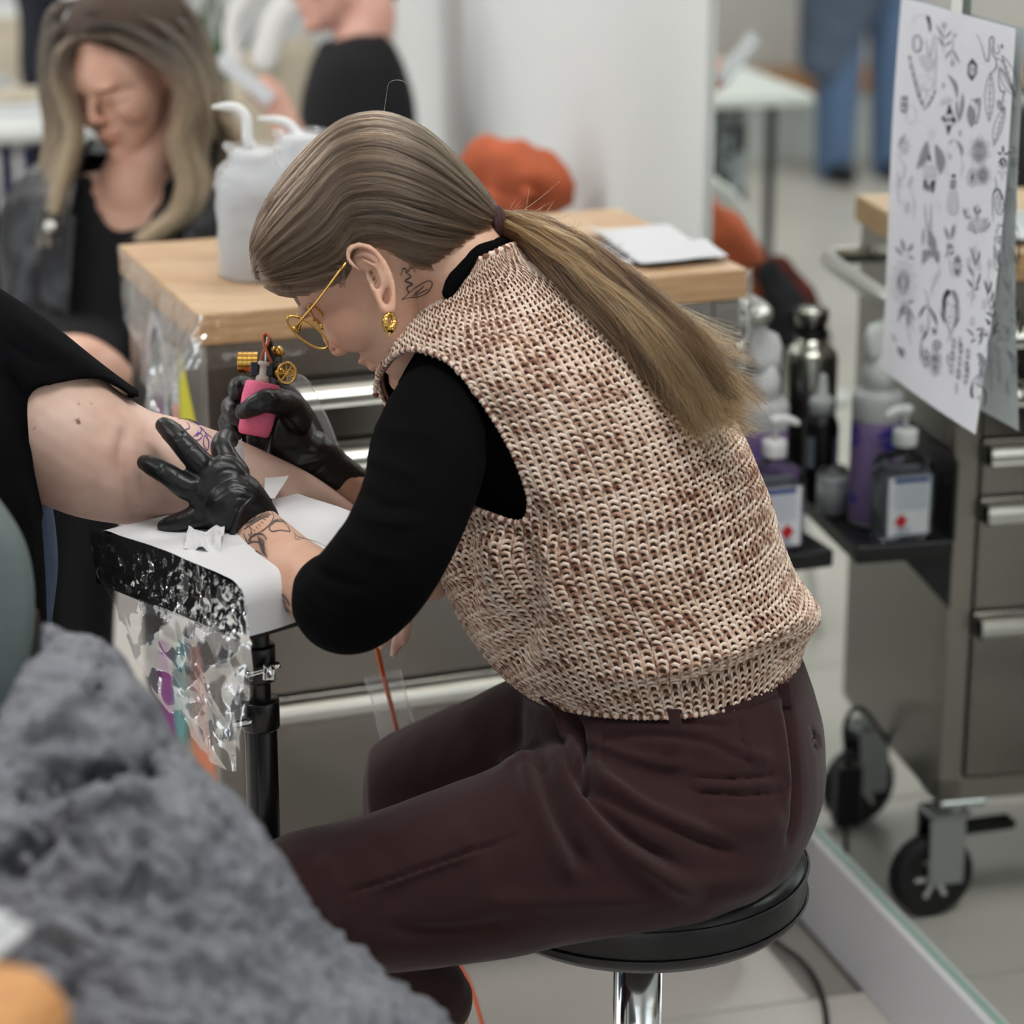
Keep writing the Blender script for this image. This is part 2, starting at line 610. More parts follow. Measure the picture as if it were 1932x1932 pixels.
# mirror: silvered glass slab standing on the white plinth
mm = new_mat('mirror_glass')
N_, L_ = nt(mm)
_b = N_['Principled BSDF']
_b.inputs['Base Color'].default_value = (0.80, 0.845, 0.815, 1)
_b.inputs['Metallic'].default_value = 1.0
_b.inputs['Roughness'].default_value = 0.0
mat('glass_edge', rgb(150, 178, 165), 0.15, spec=0.8)
mirror = thing('wall_mirror', 'tall frameless wall mirror standing on the white plinth', 'mirror', W_(MIRROR_OFF, 1.0, 0.15))
part('mirror_pane', (np.array([W_(MIRROR_OFF, -2.6, .150), W_(MIRROR_OFF, 3.795, .150), W_(MIRROR_OFF, 3.795, 2.6), W_(MIRROR_OFF, -2.6, 2.6)]), [(0, 1, 2, 3)]), 'mirror_glass', mirror, False)
part('glass_edge', join(wbox(MIRROR_OFF + .0005, MIRROR_OFF + .019, -2.6, 3.795, .148, 2.6), wbox(MIRROR_OFF - .004, MIRROR_OFF + .001, -2.6, 3.795, .147, .1515)), 'glass_edge', mirror, False)

# ------------------------------------------------------------------ the steel drawer trolley
TL = PZ(374, 595, 1.007); TR = PZ(1412, 508, 1.007)
TW = np.linalg.norm(TR - TL); TX = (TR - TL) / TW; TY = np.array([-TX[1], TX[0], 0]); TD = 0.447
T0 = np.array([TL[0], TL[1], 0.0])


def tr_(x, y, z):
    return T0 + TX * x + TY * y + WZ * z


def tf(vf):
    return xf(vf, T0, TX, TY, WZ)


def steel_mat(name, col, rough):
    m = mat(name, col, rough, 1.0, aniso=0.6)
    N, L = nt(m); b = N['Principled BSDF']
    tc = N.new('ShaderNodeTexCoord'); mp = N.new('ShaderNodeMapping'); mp.inputs['Scale'].default_value = (4, 4, 600)
    mp.inputs['Rotation'].default_value = (0, 0, 0)
    L.new(tc.outputs['Object'], mp.inputs[0])
    t = N.new('ShaderNodeTexNoise'); t.inputs['Scale'].default_value = 1.0; t.inputs['Detail'].default_value = 3
    L.new(mp.outputs[0], t.inputs['Vector'])
    r = N.new('ShaderNodeMapRange'); r.inputs['To Min'].default_value = rough - 0.06; r.inputs['To Max'].default_value = rough + 0.08
    L.new(t.outputs[0], r.inputs[0]); L.new(r.outputs[0], b.inputs['Roughness'])
    return m


steel_mat('brushed_steel', rgb(150, 144, 138), 0.30)
steel_mat('drawer_steel', rgb(134, 129, 124), 0.17)


def wood_mat(name, c0, c1, ax=(1.2, 9, 40)):
    m = new_mat(name)
    N, L = nt(m); b = N['Principled BSDF']; b.inputs['Roughness'].default_value = 0.42
    tc = N.new('ShaderNodeTexCoord'); mp = N.new('ShaderNodeMapping'); mp.inputs['Scale'].default_value = ax
    mp.inputs['Rotation'].default_value = (0, 0, -math.atan2(TX[1], TX[0]))
    L.new(tc.outputs['Object'], mp.inputs[0])
    t = N.new('ShaderNodeTexNoise'); t.inputs['Scale'].default_value = 3.0; t.inputs['Detail'].default_value = 5; t.inputs['Distortion'].default_value = 0.6
    L.new(mp.outputs[0], t.inputs['Vector'])
    r = N.new('ShaderNodeValToRGB'); r.color_ramp.elements[0].position = 0.32; r.color_ramp.elements[0].color = c0
    r.color_ramp.elements[1].position = 0.68; r.color_ramp.elements[1].color = c1
    L.new(t.outputs[0], r.inputs[0]); L.new(r.outputs[0], b.inputs['Base Color'])
    return m


wood_mat('beech_wood', rgb(186, 150, 114), rgb(208, 180, 148))
wood_mat('beech_edge', rgb(176, 134, 88), rgb(202, 162, 114), (1.0, 9, 60))

trolley = thing('drawer_trolley', 'stainless steel drawer trolley with a thick beech worktop and film-wrapped edges', 'trolley', T0)
# worktop of glued beech staves
wt = part('worktop', tf(box(0, TW, 0, TD, .967, 1.0065, .002)), 'beech_edge', trolley, False)
_nst = 7
_rs = random.Random(4)
for i in range(_nst):
    y0 = .001 + (TD - .002) * i / _nst; y1 = .001 + (TD - .002) * (i + 1) / _nst - .0004
    part('stave', tf(box(.001, TW - .001, y0, y1, 1.0055, 1.0072 , .0004)), 'beech_wood', wt, False)
bx0, bx1, by0, by1 = .008, TW - .008, .006, TD - .008
part('body', tf(join(box(bx0, bx1, by0 + .02, by1, .197, .966, .003), box(bx0, bx0 + .037, by0, by0 + .02, .197, .966, .002), box(bx1 - .037, bx1, by0, by0 + .02, .197, .966, .002),
                     box(bx0, bx1, by0, by0 + .02, .197, .233, .002), box(bx0 + .037, bx1 - .037, by0 + .004, by0 + .02, .914, .966, .002))), 'brushed_steel', trolley, False)
DZ = [.912, .829, .745, .660, .490, .233]
for i in range(5):
    z1, z0 = DZ[i] - .0035, DZ[i + 1] + .0025
    d = part('drawer', tf(box(bx0 + .0395, bx1 - .0395, by0 - .004, by0 + .018, z0, z1, .0015)), 'drawer_steel', trolley, False)
    hz = z1 - .006
    prof = np.array([(0, 0), (-.004, .0), (-.017, -.004), (-.021, -.010), (-.021, -.020), (-.017, -.025), (-.012, -.024), (-.012, -.013), (-.004, -.009), (0, -.009)])
    xs = (bx0 + .045, bx1 - .045)
    V = [(x, by0 - .004 + p[0], hz + p[1]) for x in xs for p in prof]
    k = len(prof)
    F = [(a, (a + 1) % k, k + (a + 1) % k, k + a) for a in range(k)] + [tuple(range(k))[::-1], tuple(range(k, 2 * k))]
    part('handle', tf((np.array(V), F)), 'aluminium', d, False)
    for x in (bx0 + .0415, bx1 - .0415):
        s = 1 if x < .3 else -1
        part('end_cap', tf(box(min(x, x + .0038 * s), max(x, x + .0038 * s), by0 - .0265, by0 - .004, hz - .0265, hz + .001, .001)), 'black_plastic', d, False)

# stickers on the end panel facing the waiting woman: flat shapes
for nm, c in (('sticker_white', rgb(205, 205, 212)), ('sticker_green', rgb(70, 95, 60)), ('sticker_purple', rgb(135, 50, 130)), ('sticker_yellow', rgb(212, 205, 60)),
              ('sticker_orange', rgb(196, 100, 48)), ('sticker_brown', rgb(150, 110, 85)), ('sticker_dark', rgb(50, 52, 58)), ('sticker_pink', rgb(210, 150, 140)), ('sticker_teal', rgb(90, 150, 150))):
    mat(nm, c, 0.4)


def side_poly(pts, h=.0008, x=None):
    """flat sticker on the left end panel; pts in (y, z)"""
    x = bx0 if x is None else x
    p = np.asarray(pts, float); k = len(p)
    V = [(x - e, a, b) for e in (0.0, h) for a, b in p]
    F = [tuple(range(k)), tuple(range(k, 2 * k))[::-1]] + [(i, k + i, k + (i + 1) % k, (i + 1) % k) for i in range(k)]
    return tf((np.array(V), F))


def oval(cy, cz, ry, rz, n=28, rot=0.0):
    t = np.linspace(0, 2 * np.pi, n, endpoint=False)
    y, z = ry * np.cos(t), rz * np.sin(t)
    return np.stack([cy + y * math.cos(rot) - z * math.sin(rot), cz + y * math.sin(rot) + z * math.cos(rot)], 1)


st = part('sticker', side_poly(oval(.275, .835, .058, .115)), 'sticker_white', trolley, False)
part('print', side_poly(oval(.275, .835, .040, .095), .0012), 'sticker_dark', st, False)
part('print', side_poly(oval(.272, .872, .016, .042), .0016), 'sticker_green', st, False)
part('print', side_poly(oval(.262, .815, .018, .040), .0016), 'sticker_purple', st, False)
st = part('sticker', side_poly([(.158, .905), (.135, .93), (.022, .80), (.022, .62), (.148, .73)]), 'sticker_yellow', trolley, False)
part('print', side_poly([(.118, .83), (.05, .78), (.055, .72), (.120, .76)], .0012), 'sticker_dark', st, False)
st = part('sticker', side_poly(oval(.345, .690, .036, .10)), 'sticker_teal', trolley, False)
part('print', side_poly(oval(.345, .690, .026, .084), .0012), 'sticker_brown', st, False)
part('sticker', side_poly(oval(.225, .665, .04, .06)), 'sticker_orange', trolley, False)
part('sticker', side_poly(oval(.415, .70, .016, .05)), 'sticker_orange', trolley, False)
st = part('sticker', side_poly(oval(.170, .86, .026, .05)), 'sticker_white', trolley, False)
part('print', side_poly(oval(.170, .835, .016, .018), .0012), 'sticker_pink', st, False)
part('sticker', side_poly(oval(.11, .46, .045, .075)), 'sticker_pink', trolley, False)
part('sticker', side_poly(oval(.21, .43, .04, .09, rot=.3)), 'sticker_teal', trolley, False)
part('sticker', side_poly([(.03, .32), (.15, .33), (.15, .50), (.03, .40)]), 'sticker_orange', trolley, False)
part('sticker', side_poly(oval(.30, .40, .05, .08)), 'sticker_purple', trolley, False)

# casters
mat('caster_steel', rgb(175, 180, 180), 0.3, 1.0)
mat('caster_black', rgb(20, 20, 21), 0.55)


def caster(cx, cy, ang, parent):
    c = part('caster', tf(join(xf(box(-.035, .035, -.045, .045, .186, .1965, .002), (cx, cy, 0)), xf(lathe([(.022, .165), (.022, .187)], 16), (cx, cy, 0)))), 'caster_steel', parent, False)
    ca, sa = math.cos(ang), math.sin(ang)
    ex_, ey_ = (ca, sa, 0), (-sa, ca, 0)
    w = xf(lathe([(.030, -.013), (.050, -.017), (.060, -.016), (.0645, -.010), (.0645, .010), (.060, .016), (.050, .017), (.030, .013)], 36), (cx + ca * .03, cy + sa * .03, .0645), ex_, (0, 0, 1), ey_)
    part('tyre', tf(w), 'caster_black', c)
    hub = [lathe([(.010, -.019), (.012, .019)], 14)]
    for k in range(6):
        t = k * math.pi / 3
        hub.append(xf(box(.008, .034, -.004, .004, -.018, .018), (0, 0, 0), (math.cos(t), math.sin(t), 0), (-math.sin(t), math.cos(t), 0), (0, 0, 1)))
    part('wheel', tf(xf(join(*hub), (cx + ca * .03, cy + sa * .03, .0645), ex_, (0, 0, 1), ey_)), 'chrome', c, False)
    fork = [xf(box(-.012, .045, s * .022 - .002, s * .022 + .002, .055, .17, .001), (cx, cy, 0), ex_, ey_) for s in (-1, 1)]
    part('fork', tf(join(*fork, xf(box(-.02, .045, -.024, .024, .160, .168, .001), (cx, cy, 0), ex_, ey_))), 'caster_steel', c, False)
    part('brake_pedal', tf(xf(box(-.10, .0, -.016, .016, .125, .14, .004), (cx, cy, 0), ex_, ey_)), 'caster_black', c, False)


for cx, cy, an in ((.05, .055, 2.2), (TW - .05, .05, -.1), (.05, TD - .055, 1.1), (TW - .05, TD - .055, -.3)):
    caster(cx, cy, an, trolley)

# push handle on the end by the mirror
hy0, hy1, hz = .05, .40, .925
part('side_handle', tf(tube([(TW - .008, hy0, hz), (TW + .045, hy0 + .008, hz), (TW + .066, hy0 + .05, hz), (TW + .068, (hy0 + hy1) / 2, hz), (TW + .066, hy1 - .05, hz), (TW + .045, hy1 - .008, hz), (TW - .008, hy1, hz)], .014, 16, 60)), 'aluminium', trolley)

# black bottle shelf hung on the end of the trolley
shelf = thing('bottle_shelf', 'black bracket shelf on the mirror end of the trolley, carrying bottles', 'shelf', tr_(.81, .1, .58))
sx0, sx1, sy0, sy1 = TW - .006, .884, -.012, .36
part('shelf_board', tf(box(sx0, sx1, sy0, sy1, .578, .603, .002)), 'black_plastic', shelf, False)
part('shelf_back', tf(box(sx0 - .0015, sx0 + .004, sy0, sy1, .603, .72, .001)), 'black_plastic', shelf, False)
for y in (sy0 + .004, sy1 - .016):
    V = np.array([(sx0 + e[0], y + e[1], e[2]) for e in [(0, 0, .578), (.07, 0, .578), (0, 0, .50), (0, .012, .578), (.07, .012, .578), (0, .012, .50)]])
    part('bracket', tf((V, [(0, 1, 2), (3, 5, 4), (0, 3, 4, 1), (1, 4, 5, 2), (2, 5, 3, 0)])), 'black_plastic', shelf, False)

# ------------------------------------------------------------------ bottles on the shelf
mat('clear_plastic', (0.93, 0.95, 0.98, 1), 0.06, trans=1.0, ior=1.25)
mat('purple_liquid', rgb(168, 140, 196), 0.18, trans=0.25, ior=1.3)
mat('clear_gel', (0.80, 0.82, 0.92, 1), 0.10, trans=0.85, ior=1.2)
mat('milky_plastic', rgb(214, 214, 216), 0.35, trans=0.15)
mat('white_plastic', rgb(226, 227, 228), 0.35)
mat('label_white', rgb(220, 223, 230), 0.5)
mat('label_blue', rgb(38, 62, 130), 0.5)
mat('label_violet', rgb(74, 66, 170), 0.5)
mat('label_red', rgb(190, 22, 42), 0.5)
mat('label_grey', rgb(150, 160, 178), 0.5)
mat('label_black', rgb(20, 20, 22), 0.4)
mat('thermos_steel', rgb(175, 172, 166), 0.2, 1.0)
ZS = .6032


def rbox(w, d, z0, z1, r=.008, n=6):
    """rounded-corner prism outline at several z"""
    pts = []
    for cx, cy, a0 in ((w / 2 - r, d / 2 - r, 0), (-w / 2 + r, d / 2 - r, 90), (-w / 2 + r, -d / 2 + r, 180), (w / 2 - r, -d / 2 + r, 270)):
        for k in range(n):
            t = math.radians(a0 + 90 * k / (n - 1))
            pts.append((cx + r * math.cos(t), cy + r * math.sin(t)))
    return np.array(pts)


def prism(levels):
    """levels: list of (outline Nx2, z)"""
    m = len(levels[0][0])
    V = np.vstack([np.hstack([o, np.full((m, 1), z)]) for o, z in levels])
    F = [tuple(f) for f in grid_faces(len(levels), m)] + [tuple(range(m))[::-1], tuple(range((len(levels) - 1) * m, len(levels) * m))]
    return V, F


def place(vf, x, y, z, rz=0.0):
    c, s = math.cos(rz), math.sin(rz)
    return tf(xf(vf, (x, y, z), (c, s, 0), (-s, c, 0)))


# sanitizer with pump
sx, sy, rz = .806, .026, -.06
san = thing('pump_bottle', 'clear rectangular hand gel pump bottle with white label, near end of the black shelf', 'bottle', tr_(sx, sy, ZS))
o0 = rbox(.082, .050, 0, 0, .012)
lv = [(o0 * .93, 0), (o0, .004), (o0, .100), (o0 * .97, .108), (o0 * .80, .118), (rbox(.03, .03, 0, 0, .0148), .124), (rbox(.026, .026, 0, 0, .0128), .134)]
part('bottle_body', place(prism(lv), sx, sy, ZS, rz), 'clear_plastic', san)
part('gel', place(prism([(o0 * .90, .003), (o0 * .955, .006), (o0 * .955, .092)]), sx, sy, ZS, rz), 'clear_gel', san)
for sgn, nm in ((-1, 'label_front'), (1, 'label_back')):
    y = sgn * .0256
    lab = part('label', place(box(-.030, .032, min(y, y - .0004 * sgn * -1), max(y, y + .0004 * sgn), .010, .094), sx, sy, ZS, rz), 'label_white', san, False)
    yy = y + .0008 * sgn
    f = lambda x0, x1, z0, z1: place(box(x0, x1, min(y, yy), max(y, yy), z0, z1), sx, sy, ZS, rz)
    part('print', f(-.028, .024, .085, .0925), 'label_blue', lab, False)
    dv = np.array([(.012 + a * .0105, yy, .030 + b * .0115) for a, b in ((1, 0), (0, 1), (-1, 0), (0, -1))])
    part('print', place((np.vstack([dv, dv - [0, .0006 * sgn, 0]]), [(0, 1, 2, 3), (7, 6, 5, 4)]), sx, sy, ZS, rz), 'label_red', lab, False)
    for k in range(10):
        part('print', f(-.026, .026 if k % 3 else .020, .046 + k * .0038, .0471 + k * .0038), 'label_grey', lab, False)
    for k in range(5):
        part('print', f(-.002, .018, .0125 + k * .0019, .0135 + k * .0019), 'label_grey', lab, False)
part('pump_collar', place(lathe([(.0165, .133), (.0175, .135), (.0175, .150), (.0165, .156), (.008, .157)], 24), sx, sy, ZS, rz), 'white_plastic', san)
part('pump_head', place(join(lathe([(.0045, .155), (.0045, .178), (.009, .180), (.010, .186), (.007, .190)], 16), tube([(0, 0, .185), (.018, -.004, .184), (.030, -.006, .179)], [.007, .0065, .0045], 10, 10)), sx, sy, ZS, rz), 'white_plastic', san)

# violet disinfectant spray
sx, sy, rz = .822, .098, .15
sp = thing('spray_bottle', 'tall violet disinfectant spray bottle with white trigger head on the shelf', 'bottle', tr_(sx, sy, ZS))
R = .0365
part('bottle_body', place(lathe([(R * .93, 0), (R, .004), (R, .160), (R * 1.02, .164), (R * 1.02, .185), (R * .93, .194), (R * .55, .198), (.0205, .200)], 40), sx, sy, ZS, rz), 'milky_plastic', sp)
part('violet_filling', place(lathe([(R * 1.006, .006), (R * 1.008, .010), (R * 1.008, .150), (R * 1.006, .154)], 40, False), sx, sy, ZS, rz), 'purple_liquid', sp)


def wrap(poly, r, n=10):
    """flat print wrapped on a cylinder: poly in (angle, z)"""
    p = np.asarray(poly, float)
    q = np.vstack([resample(np.vstack([p[i], p[(i + 1) % len(p)]]), n)[:-1] for i in range(len(p))])
    c = q.mean(0)
    ring = np.array([(r * math.cos(a), r * math.sin(a), z) for a, z in q])
    mid = np.array([(r * math.cos(a), r * math.sin(a), z) for a, z in (q + c) / 2])
    cen = np.array([[r * math.cos(c[0]), r * math.sin(c[0]), c[1]]])
    k = len(q)
    F = [(i, (i + 1) % k, k + (i + 1) % k, k + i) for i in range(k)] + [(k + i, k + (i + 1) % k, 2 * k) for i in range(k)]
    return np.vstack([ring, mid, cen]), F


for a0 in (-1.75, -0.1, 1.5):
    part('print', place(wrap([(a0 - .75, .128), (a0 - .3, .150), (a0 + .75, .133), (a0 - .2, .112)], R * 1.013), sx, sy, ZS, rz), 'label_violet', sp, False)
    part('print', place(wrap([(a0 - .6, .034), (a0 + .3, .034), (a0 + .3, .045), (a0 - .6, .045)], R * 1.013), sx, sy, ZS, rz), 'label_violet', sp, False)
part('spray_neck', place(lathe([(.0235, .198), (.0235, .222), (.021, .236), (.018, .246)], 28), sx, sy, ZS, rz), 'white_plastic', sp)
hd = [(rbox(.044, .036, 0, 0, .010), .238), (rbox(.05, .036, 0, 0, .010) + [-.004, 0], .256), (rbox(.062, .034, 0, 0, .010) + [-.008, 0], .270), (rbox(.056, .030, 0, 0, .008) + [-.012, 0], .286), (rbox(.034, .026, 0, 0, .008) + [-.02, 0], .296)]
hv = prism(hd)
part('trigger_head', place(hv, sx, sy, ZS, rz), 'white_plastic', sp)
part('trigger', place(tube([(-.032, 0, .262), (-.040, 0, .245), (-.038, 0, .226)], [.006, .0055, .004], 8, 8), sx, sy, ZS, rz), 'white_plastic', sp)

# steel flask
sx, sy = .862, .285
th = thing('steel_flask', 'brushed steel drinking flask with loop cap at the back of the shelf', 'flask', tr_(sx, sy, ZS))
part('flask_body', place(lathe([(.038, 0), (.040, .004), (.040, .195), (.037, .206), (.028, .216), (.023, .220), (.023, .232)], 40), sx, sy, ZS), 'thermos_steel', th)
part('neck_ring', place(lathe([(.0235, .228), (.026, .230), (.026, .236), (.0235, .238)], 28), sx, sy, ZS), 'black_plastic', th)
part('cap', place(lathe([(.022, .236), (.022, .250), (.0245, .252), (.0245, .268), (.021, .271)], 32), sx, sy, ZS), 'thermos_steel', th)
part('cap_loop', place(tube([(.024, 0, .240), (.033, 0, .250), (.030, 0, .266), (.020, 0, .270)], .004, 8, 16), sx, sy, ZS), 'black_plastic', th)

# dark dropper bottle
sx, sy = .866, .212
db = thing('dropper_bottle', 'black labelled bottle with white nozzle cap standing before the steel flask', 'bottle', tr_(sx, sy, ZS))
part('bottle_body', place(lathe([(.024, 0), (.0255, .003), (.0255, .112), (.022, .124), (.014, .130), (.013, .136)], 28), sx, sy, ZS), 'label_black', db)
for a0 in (-2.3, -0.6, 1.0, 2.4):
    part('print', place(wrap([(a0 - .28, .055), (a0 + .28, .055), (a0 + .28, .100), (a0 - .28, .100)], .0259), sx, sy, ZS), 'label_grey', db, False)
part('nozzle', place(lathe([(.0185, .130), (.0185, .150), (.016, .155), (.008, .160), (.006, .185), (.003, .190)], 20), sx, sy, ZS), 'white_plastic', db)

# cream jar
sx, sy = .868, .146
jr = thing('cream_jar', 'small clear jar of white cream beside the violet spray bottle', 'jar', tr_(sx, sy, ZS))
part('jar_glass', place(lathe([(.020, 0), (.023, .004), (.023, .062), (.020, .066), (.018, .070)], 28), sx, sy, ZS), 'clear_plastic', jr)
part('cream', place(lathe([(.019, .002), (.0218, .005), (.0218, .052)], 28), sx, sy, ZS), 'milky_plastic', jr)

# ------------------------------------------------------------------ the tattooing woman on the stool
def skin_mat(name, c, ink=rgb(62, 66, 68), ink2=rgb(96, 62, 150)):
    """skin with a little warmth variation; tattoo ink comes from the surface attribute 'ink'"""
    m = mat(name, c, 0.48, spec=0.35, bump=(900, 0.05, 0.001))
    N, L = nt(m); b = N['Principled BSDF']
    tc = N.new('ShaderNodeTexCoord')
    t = N.new('ShaderNodeTexNoise'); t.inputs['Scale'].default_value = 26; t.inputs['Detail'].default_value = 5
    L.new(tc.outputs['Object'], t.inputs['Vector'])
    r = N.new('ShaderNodeValToRGB')
    r.color_ramp.elements[0].position = 0.3; r.color_ramp.elements[0].color = (c[0] * .93, c[1] * .84, c[2] * .80, 1)
    r.color_ramp.elements[1].position = 0.7; r.color_ramp.elements[1].color = (min(1, c[0] * 1.04), c[1] * 1.05, c[2] * 1.06, 1)
    L.new(t.outputs[0], r.inputs[0])
    prev = r.outputs[0]
    for nm, col, fac in (('blush', rgb(196, 112, 92), 0.55), ('ink', ink, 0.86), ('violet', ink2, 0.9), ('mole_and_shade', rgb(96, 62, 44), 0.9)):
        at = N.new('ShaderNodeAttribute'); at.attribute_name = nm
        ml = N.new('ShaderNodeMath'); ml.operation = 'MULTIPLY'; ml.inputs[1].default_value = fac
        L.new(at.outputs['Fac'], ml.inputs[0])
        mx = N.new('ShaderNodeMix'); mx.data_type = 'RGBA'
        L.new(ml.outputs[0], mx.inputs[0]); L.new(prev, mx.inputs[6]); mx.inputs[7].default_value = col
        prev = mx.outputs[2]
    L.new(prev, b.inputs['Base Color'])
    return m


def cloth_mat(name, c, rough=0.9, scale=900, bump=0.25, sheen=0.3, var=0.08):
    m = mat(name, c, rough, spec=0.08, noise=(14, var, 5), bump=(scale, bump, 0.001), sheen=sheen)
    return m


skin_mat('skin_artist', rgb(216, 176, 153))
cloth_mat('aubergine_cotton', rgb(54, 34, 35), sheen=0.15)
cloth_mat('black_knit', rgb(7, 7, 9), sheen=0.0)
mat('nitrile', rgb(20, 21, 23), 0.36, spec=0.5, bump=(260, 0.12, 0.002))
mat('gold', rgb(212, 168, 92), 0.22, 1.0)
mat('lens_glass', (0.96, 0.95, 0.97, 1), 0.02, trans=1.0, ior=1.06)
mat('scrunchie', rgb(62, 38, 40), 0.85, bump=(300, 0.3, 0.002))
mat('dark_brow', rgb(70, 50, 40), 0.8)

artist = thing('person', 'woman in a beige knit vest bent over the arm she is tattooing', 'person', P(1260, 1600, 2.77))

# ---- head frame
_al, _pt = math.radians(23), math.radians(48)
e1 = -math.cos(_pt) * V_R - math.sin(_pt) * V_U
HF = math.cos(_al) * e1 + math.sin(_al) * V_F
HU = -math.sin(_pt) * V_R + math.cos(_pt) * V_U
HL = np.cross(HU, HF)
HS = 1.09
EAR = P(704, 515, 2.60)
HO = EAR - HL * .072 * HS


def head_prims(O, F_, L__, U_, S_):
    """skull, face, nose, lips, lids of a head whose ear canals lie either side of O"""
    hd_ = lambda f, l, u: O + S_ * (F_ * f + L__ * l + U_ * u)
    hel = lambda c, r: ellipsoid(hd_(*c), (F_ * r[0] * S_, L__ * r[1] * S_, U_ * r[2] * S_))

    def head_loft(secs, n=40, m=40):
        q = cr(np.asarray(secs, float), n); th = np.linspace(0, 2 * np.pi, m, endpoint=False)
        V = []
        for u, b, f, w, sq in q:
            c, s = np.cos(th), np.sin(th)
            c = np.sign(c) * np.abs(c) ** (2 / sq); s = np.sign(s) * np.abs(s) ** (2 / sq)
            V.append(np.array([hd_((f + b) / 2 + (f - b) / 2 * a, w * d, u) for a, d in zip(c, s)]))
        return np.vstack(V), [tuple(f) for f in grid_faces(n, m)] + [tuple(range(m))[::-1], tuple(range((n - 1) * m, n * m))]

    head = [hel((-.012, 0, .045), (.095, .073, .085)),
            head_loft([(.075, -.06, .078, .055, 2.2), (.05, -.07, .093, .066, 2.3), (.028, -.07, .096, .068, 2.3), (.005, -.06, .084, .068, 2.2), (-.012, -.045, .088, .066, 2.2), (-.032, -.02, .091, .060, 2.2),
                       (-.052, .0, .089, .051, 2.1), (-.074, .018, .090, .037, 2.0), (-.090, .038, .083, .020, 2.0)]),
            hel((.055, .044, -.012), (.034, .022, .030)), hel((.055, -.044, -.012), (.034, .022, .030)), hel((.084, 0, -.077), (.016, .019, .014)),
            tube([hd_(.088, 0, .022), hd_(.098, 0, .006), hd_(.108, 0, -.012)], [.007 * S_, .008 * S_, .0085 * S_], 14, 16),
            hel((.100, .011, -.016), (.009, .007, .007)), hel((.100, -.011, -.016), (.009, .007, .007)),
            hel((.093, 0, -.038), (.010, .021, .006)), hel((.092, 0, -.049), (.009, .018, .006)),
            hel((.086, .028, .030), (.012, .024, .007)), hel((.086, -.028, .030), (.012, .024, .007)),
            hel((.078, .031, .010), (.013, .014, .011)), hel((.078, -.031, .010), (.013, .014, .011))]
    return head, hd_


head, hd_ = head_prims(HO, HF, HL, HU, HS)
# ear (left)
ez = 2.588
hx = [(676, 508), (664, 498), (656, 483), (662, 468), (681, 463), (704, 472), (724, 496), (737, 525), (742, 555), (740, 580), (733, 590), (724, 583), (715, 566), (708, 552)]
er = [4, 5, 6, 7, 7, 7, 7, 7, 7, 9, 10, 9, 7, 5]
head.append(ptube([(x, y, ez - .004, r) for (x, y), r in zip(hx, er)], 10, 70))
head.append(ptube([(686, 488, ez + .002, 5), (706, 500, ez - .001, 6), (720, 525, ez - .002, 7), (722, 548, ez, 6), (715, 562, ez, 6)], 10, 30))
head.append(ptube([(699, 533, ez - .004, 5), (704, 545, ez - .005, 6), (709, 556, ez - .002, 5)], 10, 12))
for (x, y), (a, b) in zip([(690, 492), (712, 520), (724, 552), (728, 574)], [(26, 20), (24, 26), (18, 24), (13, 16)]):
    head.append(ellipsoid(P(x, y, ez + .010), (V_R * a / FPX * ez, V_U * b / FPX * ez, V_F * .0055)))
# neck, slim torso under the clothes, limbs
neck = [tube([hd_(-.028, 0, .005), hd_(-.035, 0, -.05), P(848, 600, 2.70), P(900, 680, 2.73)], [.052, .050, .060, .085], 24, 24)]
torso = [ptube([(900, 640, 2.73, 120), (1030, 800, 2.76, 190), (1150, 1000, 2.77, 200), (1260, 1250, 2.77, 200), (1300, 1420, 2.77, 190), (1300, 1500, 2.77, 120)], 24, 40)]
farm_l = [ptube([(830, 790, 2.66, 50), (810, 870, 2.56, 55), (760, 1010, 2.50, 62), (672, 1140, 2.50, 68), (640, 1140, 2.52, 70), (589, 1106, 2.56, 72), (545, 1075, 2.60, 69), (506, 1030, 2.64, 58), (474, 988, 2.67, 47), (440, 950, 2.69, 44)], 24, 90)]
farm_r = [ptube([(860, 700, 2.92, 60), (900, 850, 2.98, 60), (870, 980, 2.96, 62), (760, 985, 2.91, 60), (690, 948, 2.88, 50), (645, 915, 2.86, 40), (600, 880, 2.85, 36)], 20, 60)]
legs = [ptube([(1250, 1560, 2.72, 90), (900, 1650, 2.64, 70), (560, 1710, 2.64, 55), (700, 1828, 2.70, 45), (815, 1890, 2.75, 40), (845, 1925, 2.76, 37), (855, 1990, 2.78, 38)], 20, 70),
        ptube([(1250, 1480, 2.85, 90), (920, 1420, 2.93, 55), (765, 1485, 2.97, 40), (768, 1640, 3.02, 40), (790, 1800, 3.06, 40), (800, 1860, 3.08, 38)], 20, 70)]
bV, bF = remesh(join(*head, *neck, *torso, *farm_l, *farm_r, *legs), .0026, 3)
# mouth line, eyelid, nostril, jaw detail
bV = creases(bV, bF, [([(664, 668), (676, 673), (690, 681)], -2.2, 3.0), ([(618, 668), (626, 661), (634, 657)], -1.5, 3), ([(560, 583), (572, 589), (590, 588)], -1.2, 3),
                      ([(612, 600), (608, 628), (622, 655)], 1.2, 8), ([(684, 482), (700, 492), (712, 510)], -2.0, 4), ([(703, 508), (703, 520), (709, 534)], -4.0, 6)])
Q, zd = pixels(bV); Nn = vnormals(bV, bF); front = (-(Nn @ V_F)) > -0.1


